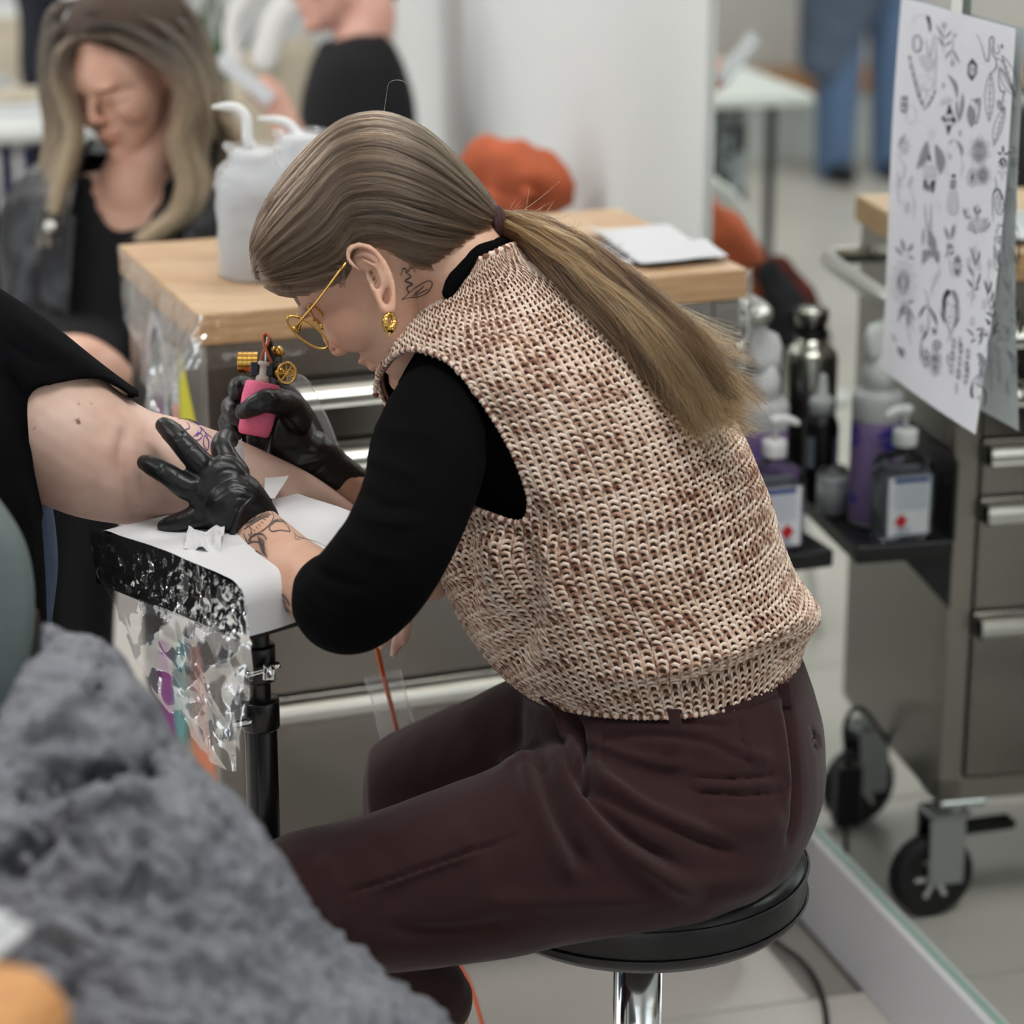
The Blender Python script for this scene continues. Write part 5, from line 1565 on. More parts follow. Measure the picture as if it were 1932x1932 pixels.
# ------------------------------------------------------------------ armrest with paper and film
mat('vinyl_black', rgb(16, 16, 19), 0.3, spec=.5)
pm = mat('paper_towel', rgb(222, 222, 224), 0.9)
N_, L_ = nt(pm); _tc = N_.new('ShaderNodeTexCoord'); _w = N_.new('ShaderNodeTexWave'); _w.inputs['Scale'].default_value = 20; _w.inputs['Distortion'].default_value = .4
L_.new(_tc.outputs['UV'], _w.inputs['Vector']); _bp = N_.new('ShaderNodeBump'); _bp.inputs['Strength'].default_value = .35; _bp.inputs['Distance'].default_value = .001
L_.new(_w.outputs[0], _bp.inputs['Height']); L_.new(_bp.outputs[0], N_['Principled BSDF'].inputs['Normal'])
z0 = P(178, 1000, 2.665)[2]
A_ = PZ(176, 1000, z0); B2 = PZ(452, 1108, z0)
ew = (B2 - A_); PWD = np.linalg.norm(ew); ew /= PWD
el = np.array([-ew[1], ew[0], 0.0])
if el[1] < 0:
    el = -el
PL, PT = .215, .056
ar_ = thing('armrest', 'black padded armrest on a post, wrapped in clear film and paper towel', 'armrest', (B2[0], B2[1], 0))


def pad_surface(off, nu, nv, s0, s1, down=(0, 0)):
    """rounded top skin of the pad: u across (A->B), v along; off = outward offset"""
    r = .022
    path_ = []
    for u in np.linspace(s0, s1, nu):
        path_.append(u)
    return path_


def pad_profile(off=0.0, drop=PT, r=.02):
    """cross profile across the width: from the A side bottom over the top to the B side bottom (w, z)"""
    o = off
    pts_ = [(-o, -drop), (-o, -r)]
    for a_ in np.linspace(math.pi, math.pi / 2, 7):
        pts_.append((r + (r + o) * math.cos(a_), -r + (r + o) * math.sin(a_)))
    pts_.append((PWD * .5, o + .003))
    for a_ in np.linspace(math.pi / 2, 0, 7):
        pts_.append((PWD - r + (r + o) * math.cos(a_), -r + (r + o) * math.sin(a_)))
    pts_ += [(PWD + o, -r - .01), (PWD + o, -drop)]
    return np.array(pts_)


def pad_extrude(prof, l0, l1, n=2, close=True):
    V = []
    for l in np.linspace(l0, l1, n):
        V += [A_ + ew * w + el * l + WZ * zz_ for w, zz_ in prof]
    k = len(prof)
    F = [(i * k + j, i * k + j + 1, (i + 1) * k + j + 1, (i + 1) * k + j) for i in range(n - 1) for j in range(k - 1)]
    if close:
        F += [tuple(range(k)), tuple(range((n - 1) * k, n * k))[::-1]] + [(i * k + k - 1, i * k, (i + 1) * k, (i + 1) * k + k - 1) for i in range(n - 1)]
    return np.array(V), F


part('pad', pad_extrude(pad_profile(0), 0, PL, 3), 'vinyl_black', ar_, False)
pp = resample(pad_profile(.0025, .05), 60)
pv, pf = pad_extrude(pp, .004, PL + .004, 24, False)
uvp = np.array([(j / 59 * 3.4, i / 23 * 3.0) for i in range(24) for j in range(60)])
pv[:, 2] += .0012 * noise3(pv, 40, 61)
part('paper_cover', (pv, pf, uvp), 'paper_towel', ar_)
# crumpled wipe and folded tissue lying by the hand
def sheet(c00, c10, c01, c11, n=16, bump_=.004, seed=0, sc=60):
    c00, c10, c01, c11 = [np.asarray(c) for c in (c00, c10, c01, c11)]
    g = np.linspace(0, 1, n)
    V = np.array([(c00 * (1 - u) + c10 * u) * (1 - v) + (c01 * (1 - u) + c11 * u) * v for v in g for u in g])
    V = V + np.array([0, 0, 1.0]) * (bump_ * noise3(V, sc, seed))[:, None] + V_F * (bump_ * .5 * noise3(V, sc, seed + 5))[:, None]
    F = [(i * n + j, i * n + j + 1, (i + 1) * n + j + 1, (i + 1) * n + j) for i in range(n - 1) for j in range(n - 1)]
    uv = np.array([(u * 1.2, v * 1.2) for v in g for u in g])
    return V, F, uv


w1 = sheet(PZ(356, 1000, z0 + .012), PZ(425, 990, z0 + .014), PZ(346, 1036, z0 + .006), PZ(416, 1040, z0 + .006), 26, .006, 3, 170)
w1[0][:, 2] = np.maximum(w1[0][:, 2], z0 + .005)
tag(obj('paper_wipe', *w1[:2], 'paper_towel', uv=w1[2]), 'crumpled white paper wipe on the armrest under the gloved hand', 'paper wipe')
w2 = sheet(P(432, 862, 2.72), P(456, 828, 2.73), P(460, 900, 2.72), P(462, 870, 2.735), 10, .002, 7)
tag(obj('paper_wipe', *w2[:2], 'paper_towel', uv=w2[2]), 'white paper wipe tucked behind the gloved thumb below the needle', 'paper wipe')
w3 = sheet(P(500, 900, 2.74), P(545, 898, 2.745), P(498, 938, 2.70), P(518, 940, 2.71), 10, .002, 9)
tag(obj('paper_wipe', *w3[:2], 'paper_towel', uv=w3[2]), 'small folded white paper lying across the client\'s forearm', 'paper wipe')
# film over the near side and hanging below
def film_grid(top, bot, nu, nv, amt, seed, sc=45, mid=None):
    tp = cr(np.array([P(*q_) for q_ in top]), nu); bt = cr(np.array([P(*q_) for q_ in bot]), nu)
    V = []
    for j in range(nv):
        t__ = j / (nv - 1)
        V.append(tp * (1 - t__) + bt * t__)
    V = np.vstack(V)
    fade = np.repeat(np.minimum(1, np.linspace(0, 1, nv) * 3 + .15), nu)
    rdg = np.abs(noise3(V, sc, seed)) - .4
    V = V - V_F * (amt * rdg * fade)[:, None] + V_R * (amt * .7 * noise3(V, sc * .8, seed + 3) * fade)[:, None] + V_U * (amt * .4 * noise3(V, sc, seed + 6) * fade)[:, None]
    return V, [(j * nu + i, j * nu + i + 1, (j + 1) * nu + i + 1, (j + 1) * nu + i) for j in range(nv - 1) for i in range(nu - 1)]


film_mat('wrap_film', bump=(120, .6, .003), milk=.03, gloss=1.3, ior=1.5, rough=.1)
zA, zB = proj(A_)[2], proj(B2)[2]
film_mat('armrest_film', bump=(60, .3, .004), milk=.05)
part('film_wrap', film_grid([(168, 1002, zA - .004), (230, 1012, zA - .046), (320, 1042, zA - .094), (400, 1080, zB + .03), (456, 1112, zB - .008)], [(182, 1090, zA - .004), (240, 1120, zA - .05), (320, 1150, zA - .098), (400, 1185, zB + .028), (474, 1222, zB - .010)], 110, 46, .0035, 12, 170), 'wrap_film', ar_)
part('hanging_film', film_grid([(182, 1085, zA - .004), (250, 1125, zA - .05), (330, 1155, zA - .095), (410, 1190, zB + .03), (474, 1220, zB - .008)], [(262, 1262, zA - .02), (330, 1360, zA - .05), (385, 1420, zA - .07), (425, 1450, zB + .04), (446, 1452, zB + .02)], 70, 50, .016, 15, 38), 'armrest_film', ar_)
part('hanging_film', film_grid([(300, 1150, zA - .07), (360, 1170, zB + .06), (420, 1195, zB + .03), (470, 1218, zB)], [(345, 1330, zA - .04), (380, 1400, zB + .06), (420, 1440, zB + .05), (440, 1448, zB + .05)], 50, 40, .014, 23, 50), 'armrest_film', ar_)
# post
pz_ = 2.62
pc = P(487, 1218, pz_)
px_, py_ = pc[0], pc[1]
vt = lambda z1, z2, r_, m_=24: xf(lathe([(r_ * .96, z1), (r_, z1 + .002), (r_, z2 - .002), (r_ * .96, z2)], m_), (px_, py_, 0))
zt_ = z0 - PT
zpx = lambda y_: P(487, y_, pz_)[2]
part('top_bracket', xf(box(-.020, .020, -.030, .06, zt_ - .012, zt_ + .001, .002), (px_, py_, 0), (ew[0], ew[1], 0), (el[0], el[1], 0)), 'black_metal', ar_, False)
part('inner_post', join(vt(zpx(1345), zt_ - .008, .0115), vt(zpx(1290), zpx(1215), .017)), 'black_metal', ar_)
part('post', join(vt(.03, zpx(1350), .0165), vt(zpx(1392), zpx(1330), .0195)), 'black_metal', ar_)
part('base_plate', xf(lathe([(.16, 0), (.16, .008), (.14, .012), (.02, .03), (.0165, .04)], 40), (px_, py_, 0)), 'black_metal', ar_)
part('clamp_screw', join(tube(np.array([P(470, 1272, pz_ - .02), P(505, 1262, pz_ - .02), P(522, 1256, pz_ - .02)]), .0045, 10, 10), xf(box(-.006, .006, -.005, .005, -.008, .008, .001), P(508, 1268, pz_ - .022), V_R, V_F, V_U)), 'chrome', ar_)
kn = part('knob', tube(np.array([P(436, 1368, pz_ - .008), P(420, 1372, pz_ - .010)]), [.013, .013], 18, None, True, 1, True, False), 'black_plastic', ar_)
part('knob_screw', tube(np.array([P(436, 1368, pz_ - .008), P(470, 1362, pz_ - .004)]), .004, 10), 'chrome', kn)

# ------------------------------------------------------------------ wash bottles on the trolley
mat('milky_bottle', rgb(222, 224, 226), 0.4, trans=.25, ior=1.3)
film_mat('bottle_film', bump=(90, .4, .004), milk=.25)


def wash_bottle(px0, py0, zb, hgt, rad_, label, spout):
    base = PZ(px0, py0, 1.0074)
    t__ = thing('wash_bottle', label, 'bottle', base, group='film-wrapped wash bottles')
    b_ = part('bottle_body', xf(lathe([(rad_ * .92, 0), (rad_, .004), (rad_, hgt * .60), (rad_ * .98, hgt * .66), (rad_ * .85, hgt * .72), (rad_ * .62, hgt * .77), (rad_ * .58, hgt * .86), (rad_ * .5, hgt * .875), (rad_ * .22, hgt * .885)], 36), base), 'milky_bottle', t__)
    sp_ = np.array([base + WZ * hgt * .87] + [P(*q_) for q_ in spout])
    part('spout', tube(sp_, np.interp(np.linspace(0, 1, len(sp_)), [0, .8, 1], [.0075, .006, .003]), 12, 40), 'white_plastic', t__)
    lv_ = resample(np.array([(rad_ * 1.03, .002), (rad_ * 1.06, .03), (rad_ * 1.06, hgt * .62), (rad_ * .95, hgt * .74), (rad_ * .74, hgt * .80), (rad_ * .68, hgt * .86), (rad_ * .80, hgt * .90)]), 50)
    v, f = lathe(lv_, 60, False)
    v = xf((v, f), base)[0]
    v = v + np.stack([.0030 * noise3(v, 120, 70 + i_) for i_ in range(3)], 1) * np.clip((v[:, 2:3] - base[2]) * 12, .3, 1.2)
    part('film_wrap', (v, f), 'bottle_film', t__)


bz = proj(PZ(478, 540, 1.007))[2]
wash_bottle(486, 520, bz, .19, .048, 'milky squeeze wash bottle wrapped in clear film, nearest the trolley corner', [(467, 262, bz), (465, 225, bz), (452, 207, bz), (430, 201, bz), (404, 202, bz)])
bz2 = proj(PZ(565, 500, 1.007))[2]
wash_bottle(572, 486, bz2, .19, .046, 'milky squeeze wash bottle wrapped in clear film, half behind the artist\'s head', [(562, 285, bz2), (560, 255, bz2), (548, 236, bz2), (525, 227, bz2), (490, 224, bz2)])

# clear film crumpled over the left trolley corner
cz = proj(TL + np.array([0, 0, 0]))[2]
film_mat('corner_film', bump=(60, .3, .004), milk=.04)
part('corner_film', film_grid([(222, 462, 3.62), (270, 505, 3.50), (320, 552, 3.38), (376, 594, 3.25), (450, 588, 3.25), (580, 578, 3.28)], [(232, 560, 3.58), (262, 700, 3.45), (300, 740, 3.34), (350, 700, 3.24), (440, 688, 3.22), (580, 664, 3.26)], 80, 36, .009, 33, 42), 'corner_film', trolley)
part('corner_film', film_grid([(300, 640, 3.36), (340, 660, 3.28), (372, 655, 3.22)], [(270, 770, 3.40), (300, 800, 3.34), (335, 760, 3.26)], 40, 30, .012, 37, 60), 'corner_film', trolley)
part('corner_film', film_grid([(1200, 524, 3.36), (1300, 516, 3.39), (1412, 508, 3.42), (1418, 505, 3.5)], [(1200, 585, 3.36), (1300, 590, 3.39), (1405, 690, 3.41), (1412, 640, 3.5)], 60, 30, .006, 41, 50), 'corner_film', trolley)
for cy_ in (.045, .12):
    part('end_clip', tf(tube([(TW + .004, cy_, .955), (TW + .02, cy_, .94), (TW + .02, cy_, .90), (TW + .004, cy_, .885)], .008, 10, 16)), 'chrome', trolley)

# papers on the worktop
mat('white_paper', rgb(204, 205, 208), 0.8)
for k, (cs, lab) in enumerate([([(1040, 470), (1270, 448), (1110, 512), (1345, 484)], 'white paper sheet lying under the others on the beech worktop'), ([(1090, 440), (1260, 428), (1160, 495), (1325, 470)], 'white paper sheet with curled edge on top of the worktop papers'), ([(1150, 470), (1330, 455), (1210, 503), (1375, 488)], 'thin white paper sheet by the edge of the worktop near the mirror')]):
    zz_ = 1.0085 + .0022 * k
    q_ = sheet(*[PZ(x_, y_, zz_) for x_, y_ in cs], 18, .0022, 80 + k, 14)
    v_ = q_[0]; v_[:, 2] = np.maximum(v_[:, 2] + .0035, 1.0078 + .001 * k)
    if k == 1:
        g_ = np.tile(np.linspace(0, 1, 18), 18); v_[:, 2] += .020 * np.clip(1 - g_ * 3.0, 0, 1) ** 2
    tag(obj('paper_sheet', v_, q_[1], 'white_paper', uv=q_[2]), lab, 'paper', 'papers on the worktop')

# ------------------------------------------------------------------ chair with coats behind the trolley
mat('orange_fabric', rgb(178, 88, 54), 0.8, noise=(12, .12), bump=(300, .2, .002))
mat('white_shell', rgb(214, 218, 214), 0.4)
mat('plaid_dark', rgb(92, 34, 26), 0.85, noise=(60, .6, 2))
mat('black_cloth', rgb(20, 20, 24), 0.9)
ch_o, ch_s = 1.13, 4.62
chr_ = thing('shell_chair', 'pale grey shell chair with garments thrown over it, behind the trolley', 'chair', W_(ch_o, ch_s, 0))
cw = lambda o_, s_, zz_: W_(ch_o + o_, ch_s + s_, zz_)
V = []; nu, nv = 20, 24
for j in range(nv):
    t__ = j / (nv - 1)
    for i in range(nu):
        u = i / (nu - 1) * 2 - 1
        if t__ < .5:
            s_ = -.24 + .46 * (t__ / .5); zz_ = .45 + .03 * u * u
        else:
            s_ = .22 + .05 * ((t__ - .5) / .5); zz_ = .45 + .36 * ((t__ - .5) / .5)
        wv = .23 * (1 - .18 * max(0, t__ - .5)) * math.sqrt(max(.04, 1 - (max(0, t__ - .8) / .24) ** 2))
        V.append(cw(u * wv, s_ - .05 * u * u * (1 if t__ > .5 else 0), zz_ + (.05 * math.exp(-((t__ - .5) / .1) ** 2))))
shell = part('shell', (np.array(V), [(j * nu + i, j * nu + i + 1, (j + 1) * nu + i + 1, (j + 1) * nu + i) for j in range(nv - 1) for i in range(nu - 1)]), 'white_shell', chr_)
sm_ = shell.modifiers.new('thickness', 'SOLIDIFY'); sm_.thickness = .012
for ox, oy in ((-.2, -.2), (.2, -.2), (-.2, .2), (.2, .2)):
    part('leg', tube(np.array([cw(ox * .7, oy * .7, .45), cw(ox, oy, .0)]), [.012, .009], 8), 'chrome', chr_)


def garment(name, label, pts, m_, w, th, seed, cat='coat', amt=.012, parent=None):
    """bulky folded cloth along a path"""
    v, f = tube(np.array(pts), w, 28, 60, True, th)
    N = vnormals(v, np.array([q_ for q_ in f if len(q_) == 4]))
    v = v + N * (amt * (noise3(v, 24, seed) + .6 * noise3(v, 60, seed + 1)))[:, None]
    o = obj(name, v, f, m_)
    return tag(o, label, cat)


garment('jacket', 'rust orange jacket heaped over the chair behind the trolley', [PZ(880, 345, .90), PZ(930, 322, .93), PZ(990, 330, .935), PZ(1040, 362, .91), W_(1.23, 4.40, .86), W_(1.15, 4.41, .78), W_(1.08, 4.46, .71), W_(1.03, 4.50, .64)], 'orange_fabric', [.045, .055, .055, .045, .05, .045, .04, .03], .8, 91, 'jacket')
garment('scarf', 'dark red and black plaid scarf hanging from the chair near the mirror', [W_(1.02, 4.47, .70), W_(.98, 4.46, .64), W_(.965, 4.46, .56), W_(.96, 4.46, .46)], 'plaid_dark', [.03, .04, .045, .04], .5, 94, 'scarf', .006)
garment('sweater', 'black sweater hanging beside the rust orange jacket on the chair', [W_(1.06, 4.40, .72), W_(1.03, 4.38, .64), W_(1.03, 4.37, .52), W_(1.03, 4.37, .38)], 'black_cloth', [.03, .045, .05, .05], .6, 97, 'sweater', .008)

# ------------------------------------------------------------------ foreground: grey crinkled coat over a padded chair, wooden table corner
mat('crinkle_nylon', rgb(112, 114, 121), 0.36, spec=.45, noise=(9, .15, 5), bump=(70, .8, .01))
mat('sage_vinyl', rgb(92, 104, 104), 0.5)
fz = 2.02
fcoat = [sil_loft([(72, 1168, 112, 1164, fz + .06, .02, 0), (62, 1230, 215, 1228, fz + .05, .06, 0), (30, 1300, 290, 1300, fz + .03, .09, 0), (-40, 1370, 322, 1375, fz + .02, .12, 0), (-160, 1440, 350, 1440, fz + .01, .14, 0), (-300, 1520, 432, 1520, fz, .16, 0), (-340, 1600, 560, 1650, fz, .17, 0), (-340, 1750, 650, 1760, fz - .01, .18, 0), (-340, 1900, 800, 1895, fz - .02, .19, 0), (-340, 2050, 900, 2040, fz - .02, .20, 0), (-340, 2200, 960, 2200, fz - .02, .2, 0)], 60, 60)]
fV, fF = remesh((fcoat[0][0], fcoat[0][1]), .0045, 3)
fN = vnormals(fV, fF)
fd_ = np.array([.55, .1, -.83]); fd_ /= np.linalg.norm(fd_)
fW = fV - np.outer(fV @ fd_, fd_) * .68
fV = fV + fN * (.012 * (np.abs(noise3(fV, 17, 101, 2)) * 1.6 - .6) - .009 * np.abs(noise3(fW, 80, 103, 2)) - .0062 * np.abs(noise3(fW * 1.0 + fV * .3, 200, 104, 2)))[:, None]
fV = creases(fV, fF, [([(20, 1500), (150, 1470), (270, 1450), (330, 1420)], -26, 22), ([(100, 1560), (200, 1500), (300, 1470)], 16, 26), ([(190, 1230), (200, 1290), (150, 1340)], -14, 16), ([(40, 1400), (120, 1340), (180, 1280)], 14, 24), ([(0, 1660), (60, 1600), (100, 1560)], -16, 22), ([(260, 1560), (270, 1640), (240, 1720)], -12, 16), ([(330, 1520), (360, 1600), (350, 1680)], 10, 22)])
tag(obj('coat', fV, fF, 'crinkle_nylon'), 'dark grey crinkled nylon coat draped in the blurred foreground corner', 'coat')
ccb = thing('padded_chair', 'sage grey padded chair back cut off by the frame edge beside the crinkled coat', 'chair', P(-150, 1700, 2.2))
part('backrest', sil_loft([(-330, 880, -40, 900, 2.2, .02, 0), (-360, 930, 10, 960, 2.2, .035, 0), (-380, 1020, 48, 1030, 2.2, .04, 0), (-390, 1120, 64, 1120, 2.2, .04, 0), (-390, 1220, 58, 1220, 2.2, .04, 0), (-380, 1320, 30, 1320, 2.2, .04, 0), (-360, 1420, -20, 1420, 2.2, .03, 0)], 40, 32, 2.6), 'sage_vinyl', ccb)
part('back_shell', sil_loft([(-300, 1130, 72, 1150, 2.235, .02, 0), (-320, 1220, 84, 1235, 2.235, .03, 0), (-330, 1320, 60, 1330, 2.235, .03, 0), (-330, 1420, 20, 1420, 2.235, .03, 0)], 24, 24, 2.6), 'black_plastic', ccb)
part('leg', tube(np.array([P(-150, 1420, 2.23), [*P(-150, 1420, 2.23)[:2], 0.0]]), .03, 14), 'black_metal', ccb)

wood_mat('oak_orange', rgb(196, 132, 74), rgb(226, 168, 108))
tcn = thing('side_table', 'out-of-focus corner of an orange wooden table at the bottom edge', 'table', P(-100, 2300, 1.55))
c_ = P(150, 1862, 1.50)
ztp = P(150, 1838, 1.50)[2]
tdir = np.array([math.cos(-.35), math.sin(-.35), 0]); tper = np.array([-tdir[1], tdir[0], 0])
part('table_top', xf(box(-.6, 0, -.7, 0, -.06, 0, .02), (c_[0], c_[1] + .02, ztp), tdir, tper), 'oak_orange', tcn)
for a_, b_ in ((-.05, -.05), (-.55, -.05), (-.05, -.62), (-.55, -.62)):
    q_ = np.array([c_[0], c_[1] + .02, 0]) + tdir * a_ + tper * b_
    part('leg', join(xf(box(-.02, .02, -.02, .02, 0, ztp - .045, .003), q_)), 'oak_orange', tcn, False)
nq = np.array([c_[0], c_[1] + .02, ztp]) - tdir * .105 - tper * .03
nk = thing('paper_napkin', 'folded white paper napkin on the blurred orange table corner', 'napkin', nq)
part('fold', xf(box(-.06, .06, -.05, .05, .0005, .006, .002), nq, tdir, tper), 'white_paper', nk)
part('fold', xf(box(-.058, .05, -.045, .048, .0062, .012, .002), nq, tdir, tper), 'white_paper', nk)

# ------------------------------------------------------------------ waiting woman behind the trolley
def refl(p):
    return p + 2 * (MIRROR_OFF - p @ WN) * WN


skin_mat('skin_waiting', rgb(214, 172, 152))
mat('leather_jacket', rgb(20, 21, 26), 0.36, spec=.5, noise=(6, .25), bump=(60, .3, .004))
mat('black_top', rgb(15, 15, 18), 0.9)
hair_mat('ombre_hair', rgb(20, 15, 12), rgb(144, 116, 84))
wz = 4.05
waiting = thing('person', 'woman with long brown hair and black leather jacket looking down behind the trolley', 'person', P(220, 900, wz))
_y, _p = math.radians(40), math.radians(30)
f0 = math.cos(_y) * -V_F + math.sin(_y) * -V_R
WF = math.cos(_p) * f0 - math.sin(_p) * V_U
WU = math.cos(_p) * V_U + math.sin(_p) * f0
WL = np.cross(WU, WF)
WO = P(318, 152, wz) - WL * .072 * 1.02
whd, wh_ = head_prims(WO, WF, WL, WU, 1.02)
whd.append(ellipsoid(wh_(-.012, .078, -.004), (WF * .016, WL * .008, WU * .032)))
neckw = [tube([wh_(-.02, 0, -.01), wh_(-.03, 0, -.07), P(262, 330, wz + .06), P(255, 420, wz + .09)], [.054, .050, .056, .08], 20, 20)]
chest = [sil_loft([(150, 330, 400, 320, wz + .10, .05, 0), (95, 370, 430, 350, wz + .10, .075, 0), (70, 450, 440, 430, wz + .10, .09, 0), (70, 560, 440, 540, wz + .10, .10, 0), (70, 720, 430, 700, wz + .12, .11, 0)], 30, 32)]
handw = [ptube([(-10, 620, 4.0, 30), (80, 668, 3.93, 38), (150, 670, 3.86, 40), (200, 690, 3.83, 34), (236, 718, 3.82, 26)], 18, 30)]
hV, hF = remesh(join(*whd, *neckw, *[(c[0], c[1]) for c in chest], *handw), .0042, 6)
Qw, _ = pixels(hV); fw = (-(vnormals(hV, hF) @ V_F)) > 0
browl = ink_lines(Qw, [([(180, 174), (205, 172), (235, 162), (252, 164)], 2.5, .55), ([(135, 172), (150, 175), (162, 178)], 2.5, .5), ([(205, 188), (222, 193), (240, 186)], 2.2, .75), ([(142, 182), (155, 186), (165, 186)], 2.2, .7)], fw)
blw = np.zeros(len(hV))
for c, r, s in (((215, 262), 16, .9), ((195, 232), 20, .45), ((325, 150), 18, .7), ((260, 230), 40, .3), ((225, 300), 30, .2)):
    blw = np.maximum(blw, s * np.exp(-((Qw - c) ** 2).sum(1) / r ** 2) * fw)
part('body', (hV, hF), 'skin_waiting', waiting, attrs={'ink': 0 * blw, 'violet': 0 * blw, 'mole_and_shade': browl, 'blush': blw})


def cut_loft(name, secs, hole, m_, parent, n=60, m=60, thick=.004, seed=None, amt=.0, power=2.2):
    v, f, _ = sil_loft(secs[::-1], n, m, power)
    gf_ = grid_faces(n, m)
    if seed is not None:
        v = v + vnormals(v, gf_) * (amt * (np.abs(noise3(v, 16, seed)) * 1.5 - .5 + .4 * noise3(v, 40, seed + 1)))[:, None]
    q_, _ = pixels(v); fc = (-(vnormals(v, gf_) @ V_F)) > 0
    k = inside(q_, hole) & fc
    g2 = gf_[~k[gf_].all(1)]
    v = boundary_smooth(v, g2, 8)
    o = part(name, (v, g2), m_, parent)
    sm = o.modifiers.new('thickness', 'SOLIDIFY'); sm.thickness = thick; sm.offset = 1
    return o


cut_loft('top', [(120, 345, 410, 330, wz + .10, .062, 0), (90, 380, 432, 355, wz + .10, .082, 0), (66, 450, 444, 430, wz + .10, .098, 0), (64, 560, 444, 540, wz + .10, .106, 0), (60, 760, 430, 740, wz + .12, .118, 0)],
         [(175, 260), (166, 340), (168, 390), (190, 432), (232, 456), (285, 430), (316, 380), (330, 320), (330, 250)], 'black_top', waiting)
jacket = cut_loft('leather_jacket', [(150, 285, 405, 262, wz + .12, .085, 0), (70, 325, 440, 285, wz + .12, .115, 0), (22, 400, 470, 370, wz + .11, .130, 0), (8, 490, 480, 470, wz + .11, .135, 0), (4, 590, 486, 570, wz + .11, .135, 0), (10, 700, 470, 680, wz + .12, .13, 0)],
                  [(190, 240), (150, 300), (118, 420), (110, 560), (112, 740), (330, 740), (336, 560), (345, 420), (350, 300), (330, 240)], 'leather_jacket', waiting, seed=130, amt=.010)
part('lapel', (lambda q: (q[0], q[1]))(sheet(P(78, 392, wz - .03), P(142, 404, wz - .05), P(76, 560, wz - .02), P(128, 600, wz - .04), 12, .004, 140)), 'leather_jacket', waiting)
part('snap_button', ellipsoid(P(95, 428, wz - .045), (V_R * .010, V_U * .010, V_F * .004), 8, 14), 'aluminium', waiting)
part('jeans', remesh(join(*[q[:2] for q in (sil_loft([(-60, 600, 300, 600, wz + .08, .10, 0), (-60, 660, 235, 680, 4.0, .10, 0), (-40, 760, 225, 780, 3.90, .09, 0), (-20, 840, 222, 840, 3.86, .06, 0)], 24, 28), sil_loft([(60, 740, 225, 740, 3.86, .07, 0), (80, 860, 228, 860, 3.86, .07, 0), (90, 1050, 226, 1050, 3.86, .065, 0), (96, 1200, 215, 1200, 3.88, .055, 0), (110, 1420, 220, 1420, 3.9, .05, 0)], 24, 28), sil_loft([(-60, 740, 80, 740, 3.80, .07, 0), (-60, 900, 90, 900, 3.78, .075, 0), (-50, 1200, 70, 1200, 3.84, .055, 0), (-40, 1420, 60, 1420, 3.9, .05, 0)], 24, 28))]), .008, 4), 'black_top', waiting)
ws = np.random.RandomState(77)
S = []; sh_ = []
guides = [([(158, 72), (134, 76), (116, 106), (114, 150), (132, 205), (140, 255), (118, 340), (100, 410), (90, 465)], -.01, .3), ([(158, 40), (112, 50), (98, 100), (98, 160), (114, 220), (112, 290), (92, 360), (76, 420), (66, 470)], .03, .25), ([(156, 0), (108, 20), (92, 90), (92, 170), (100, 250), (90, 330), (72, 400), (60, 450), (54, 480)], .06, .25),
          ([(160, 70), (215, 70), (270, 96), (312, 122), (345, 160), (348, 215), (334, 270), (352, 340), (335, 400), (270, 450)], -.055, .26), ([(162, 50), (225, 48), (290, 78), (335, 118), (362, 190), (352, 260), (372, 340), (352, 400), (285, 452)], -.035, .3), ([(164, 20), (240, 20), (310, 55), (355, 120), (382, 210), (372, 290), (376, 350), (340, 410), (285, 450)], -.01, .3),
          ([(168, -10), (255, -10), (335, 40), (378, 125), (415, 215), (445, 262), (438, 295), (420, 325), (405, 350)], .03, .3), ([(165, -40), (260, -45), (340, 10), (380, 95), (410, 200), (430, 255), (430, 285), (420, 315), (405, 330)], .06, .4)]
for pts_, dz_, wgt in guides:
    g_ = cr(np.array(pts_, float), 24); n_ = int(620 * wgt / .3)
    for _ in range(n_):
        ox, oy = ws.normal(0, 6.5), ws.normal(0, 6); fz_ = ws.normal(0, .012)
        t__ = np.linspace(0, 1, 24); sp_ = np.interp(t__, [0, .3, 1], [.45, 1, 1.2]); ph_ = ws.rand() * 6
        S.append([P(x_ + ox * k_ + 3 * math.sin(a_ * 9 + ph_), y_ + oy * k_ * .6, wz + dz_ + fz_) for (x_, y_), k_, a_ in zip(g_, sp_, t__)])
        sh_.append(np.clip(np.interp(t__, [0, .3, .75, 1], [.0, .06, .70, .95]) + ws.normal(0, .14), 0, 1))
whair = part('hair', ellipsoid(wh_(-.028, 0, .066), (WF * .100, WL * .088, WU * .092)), 'hair_under', waiting)
part('crown', ellipsoid(wh_(-.022, -.026, .068), (WF * .094, WL * .078, WU * .086)), 'hair_under', whair)
strands('hair_strands', np.array(S), .0007, 'ombre_hair', whair, np.array(sh_))

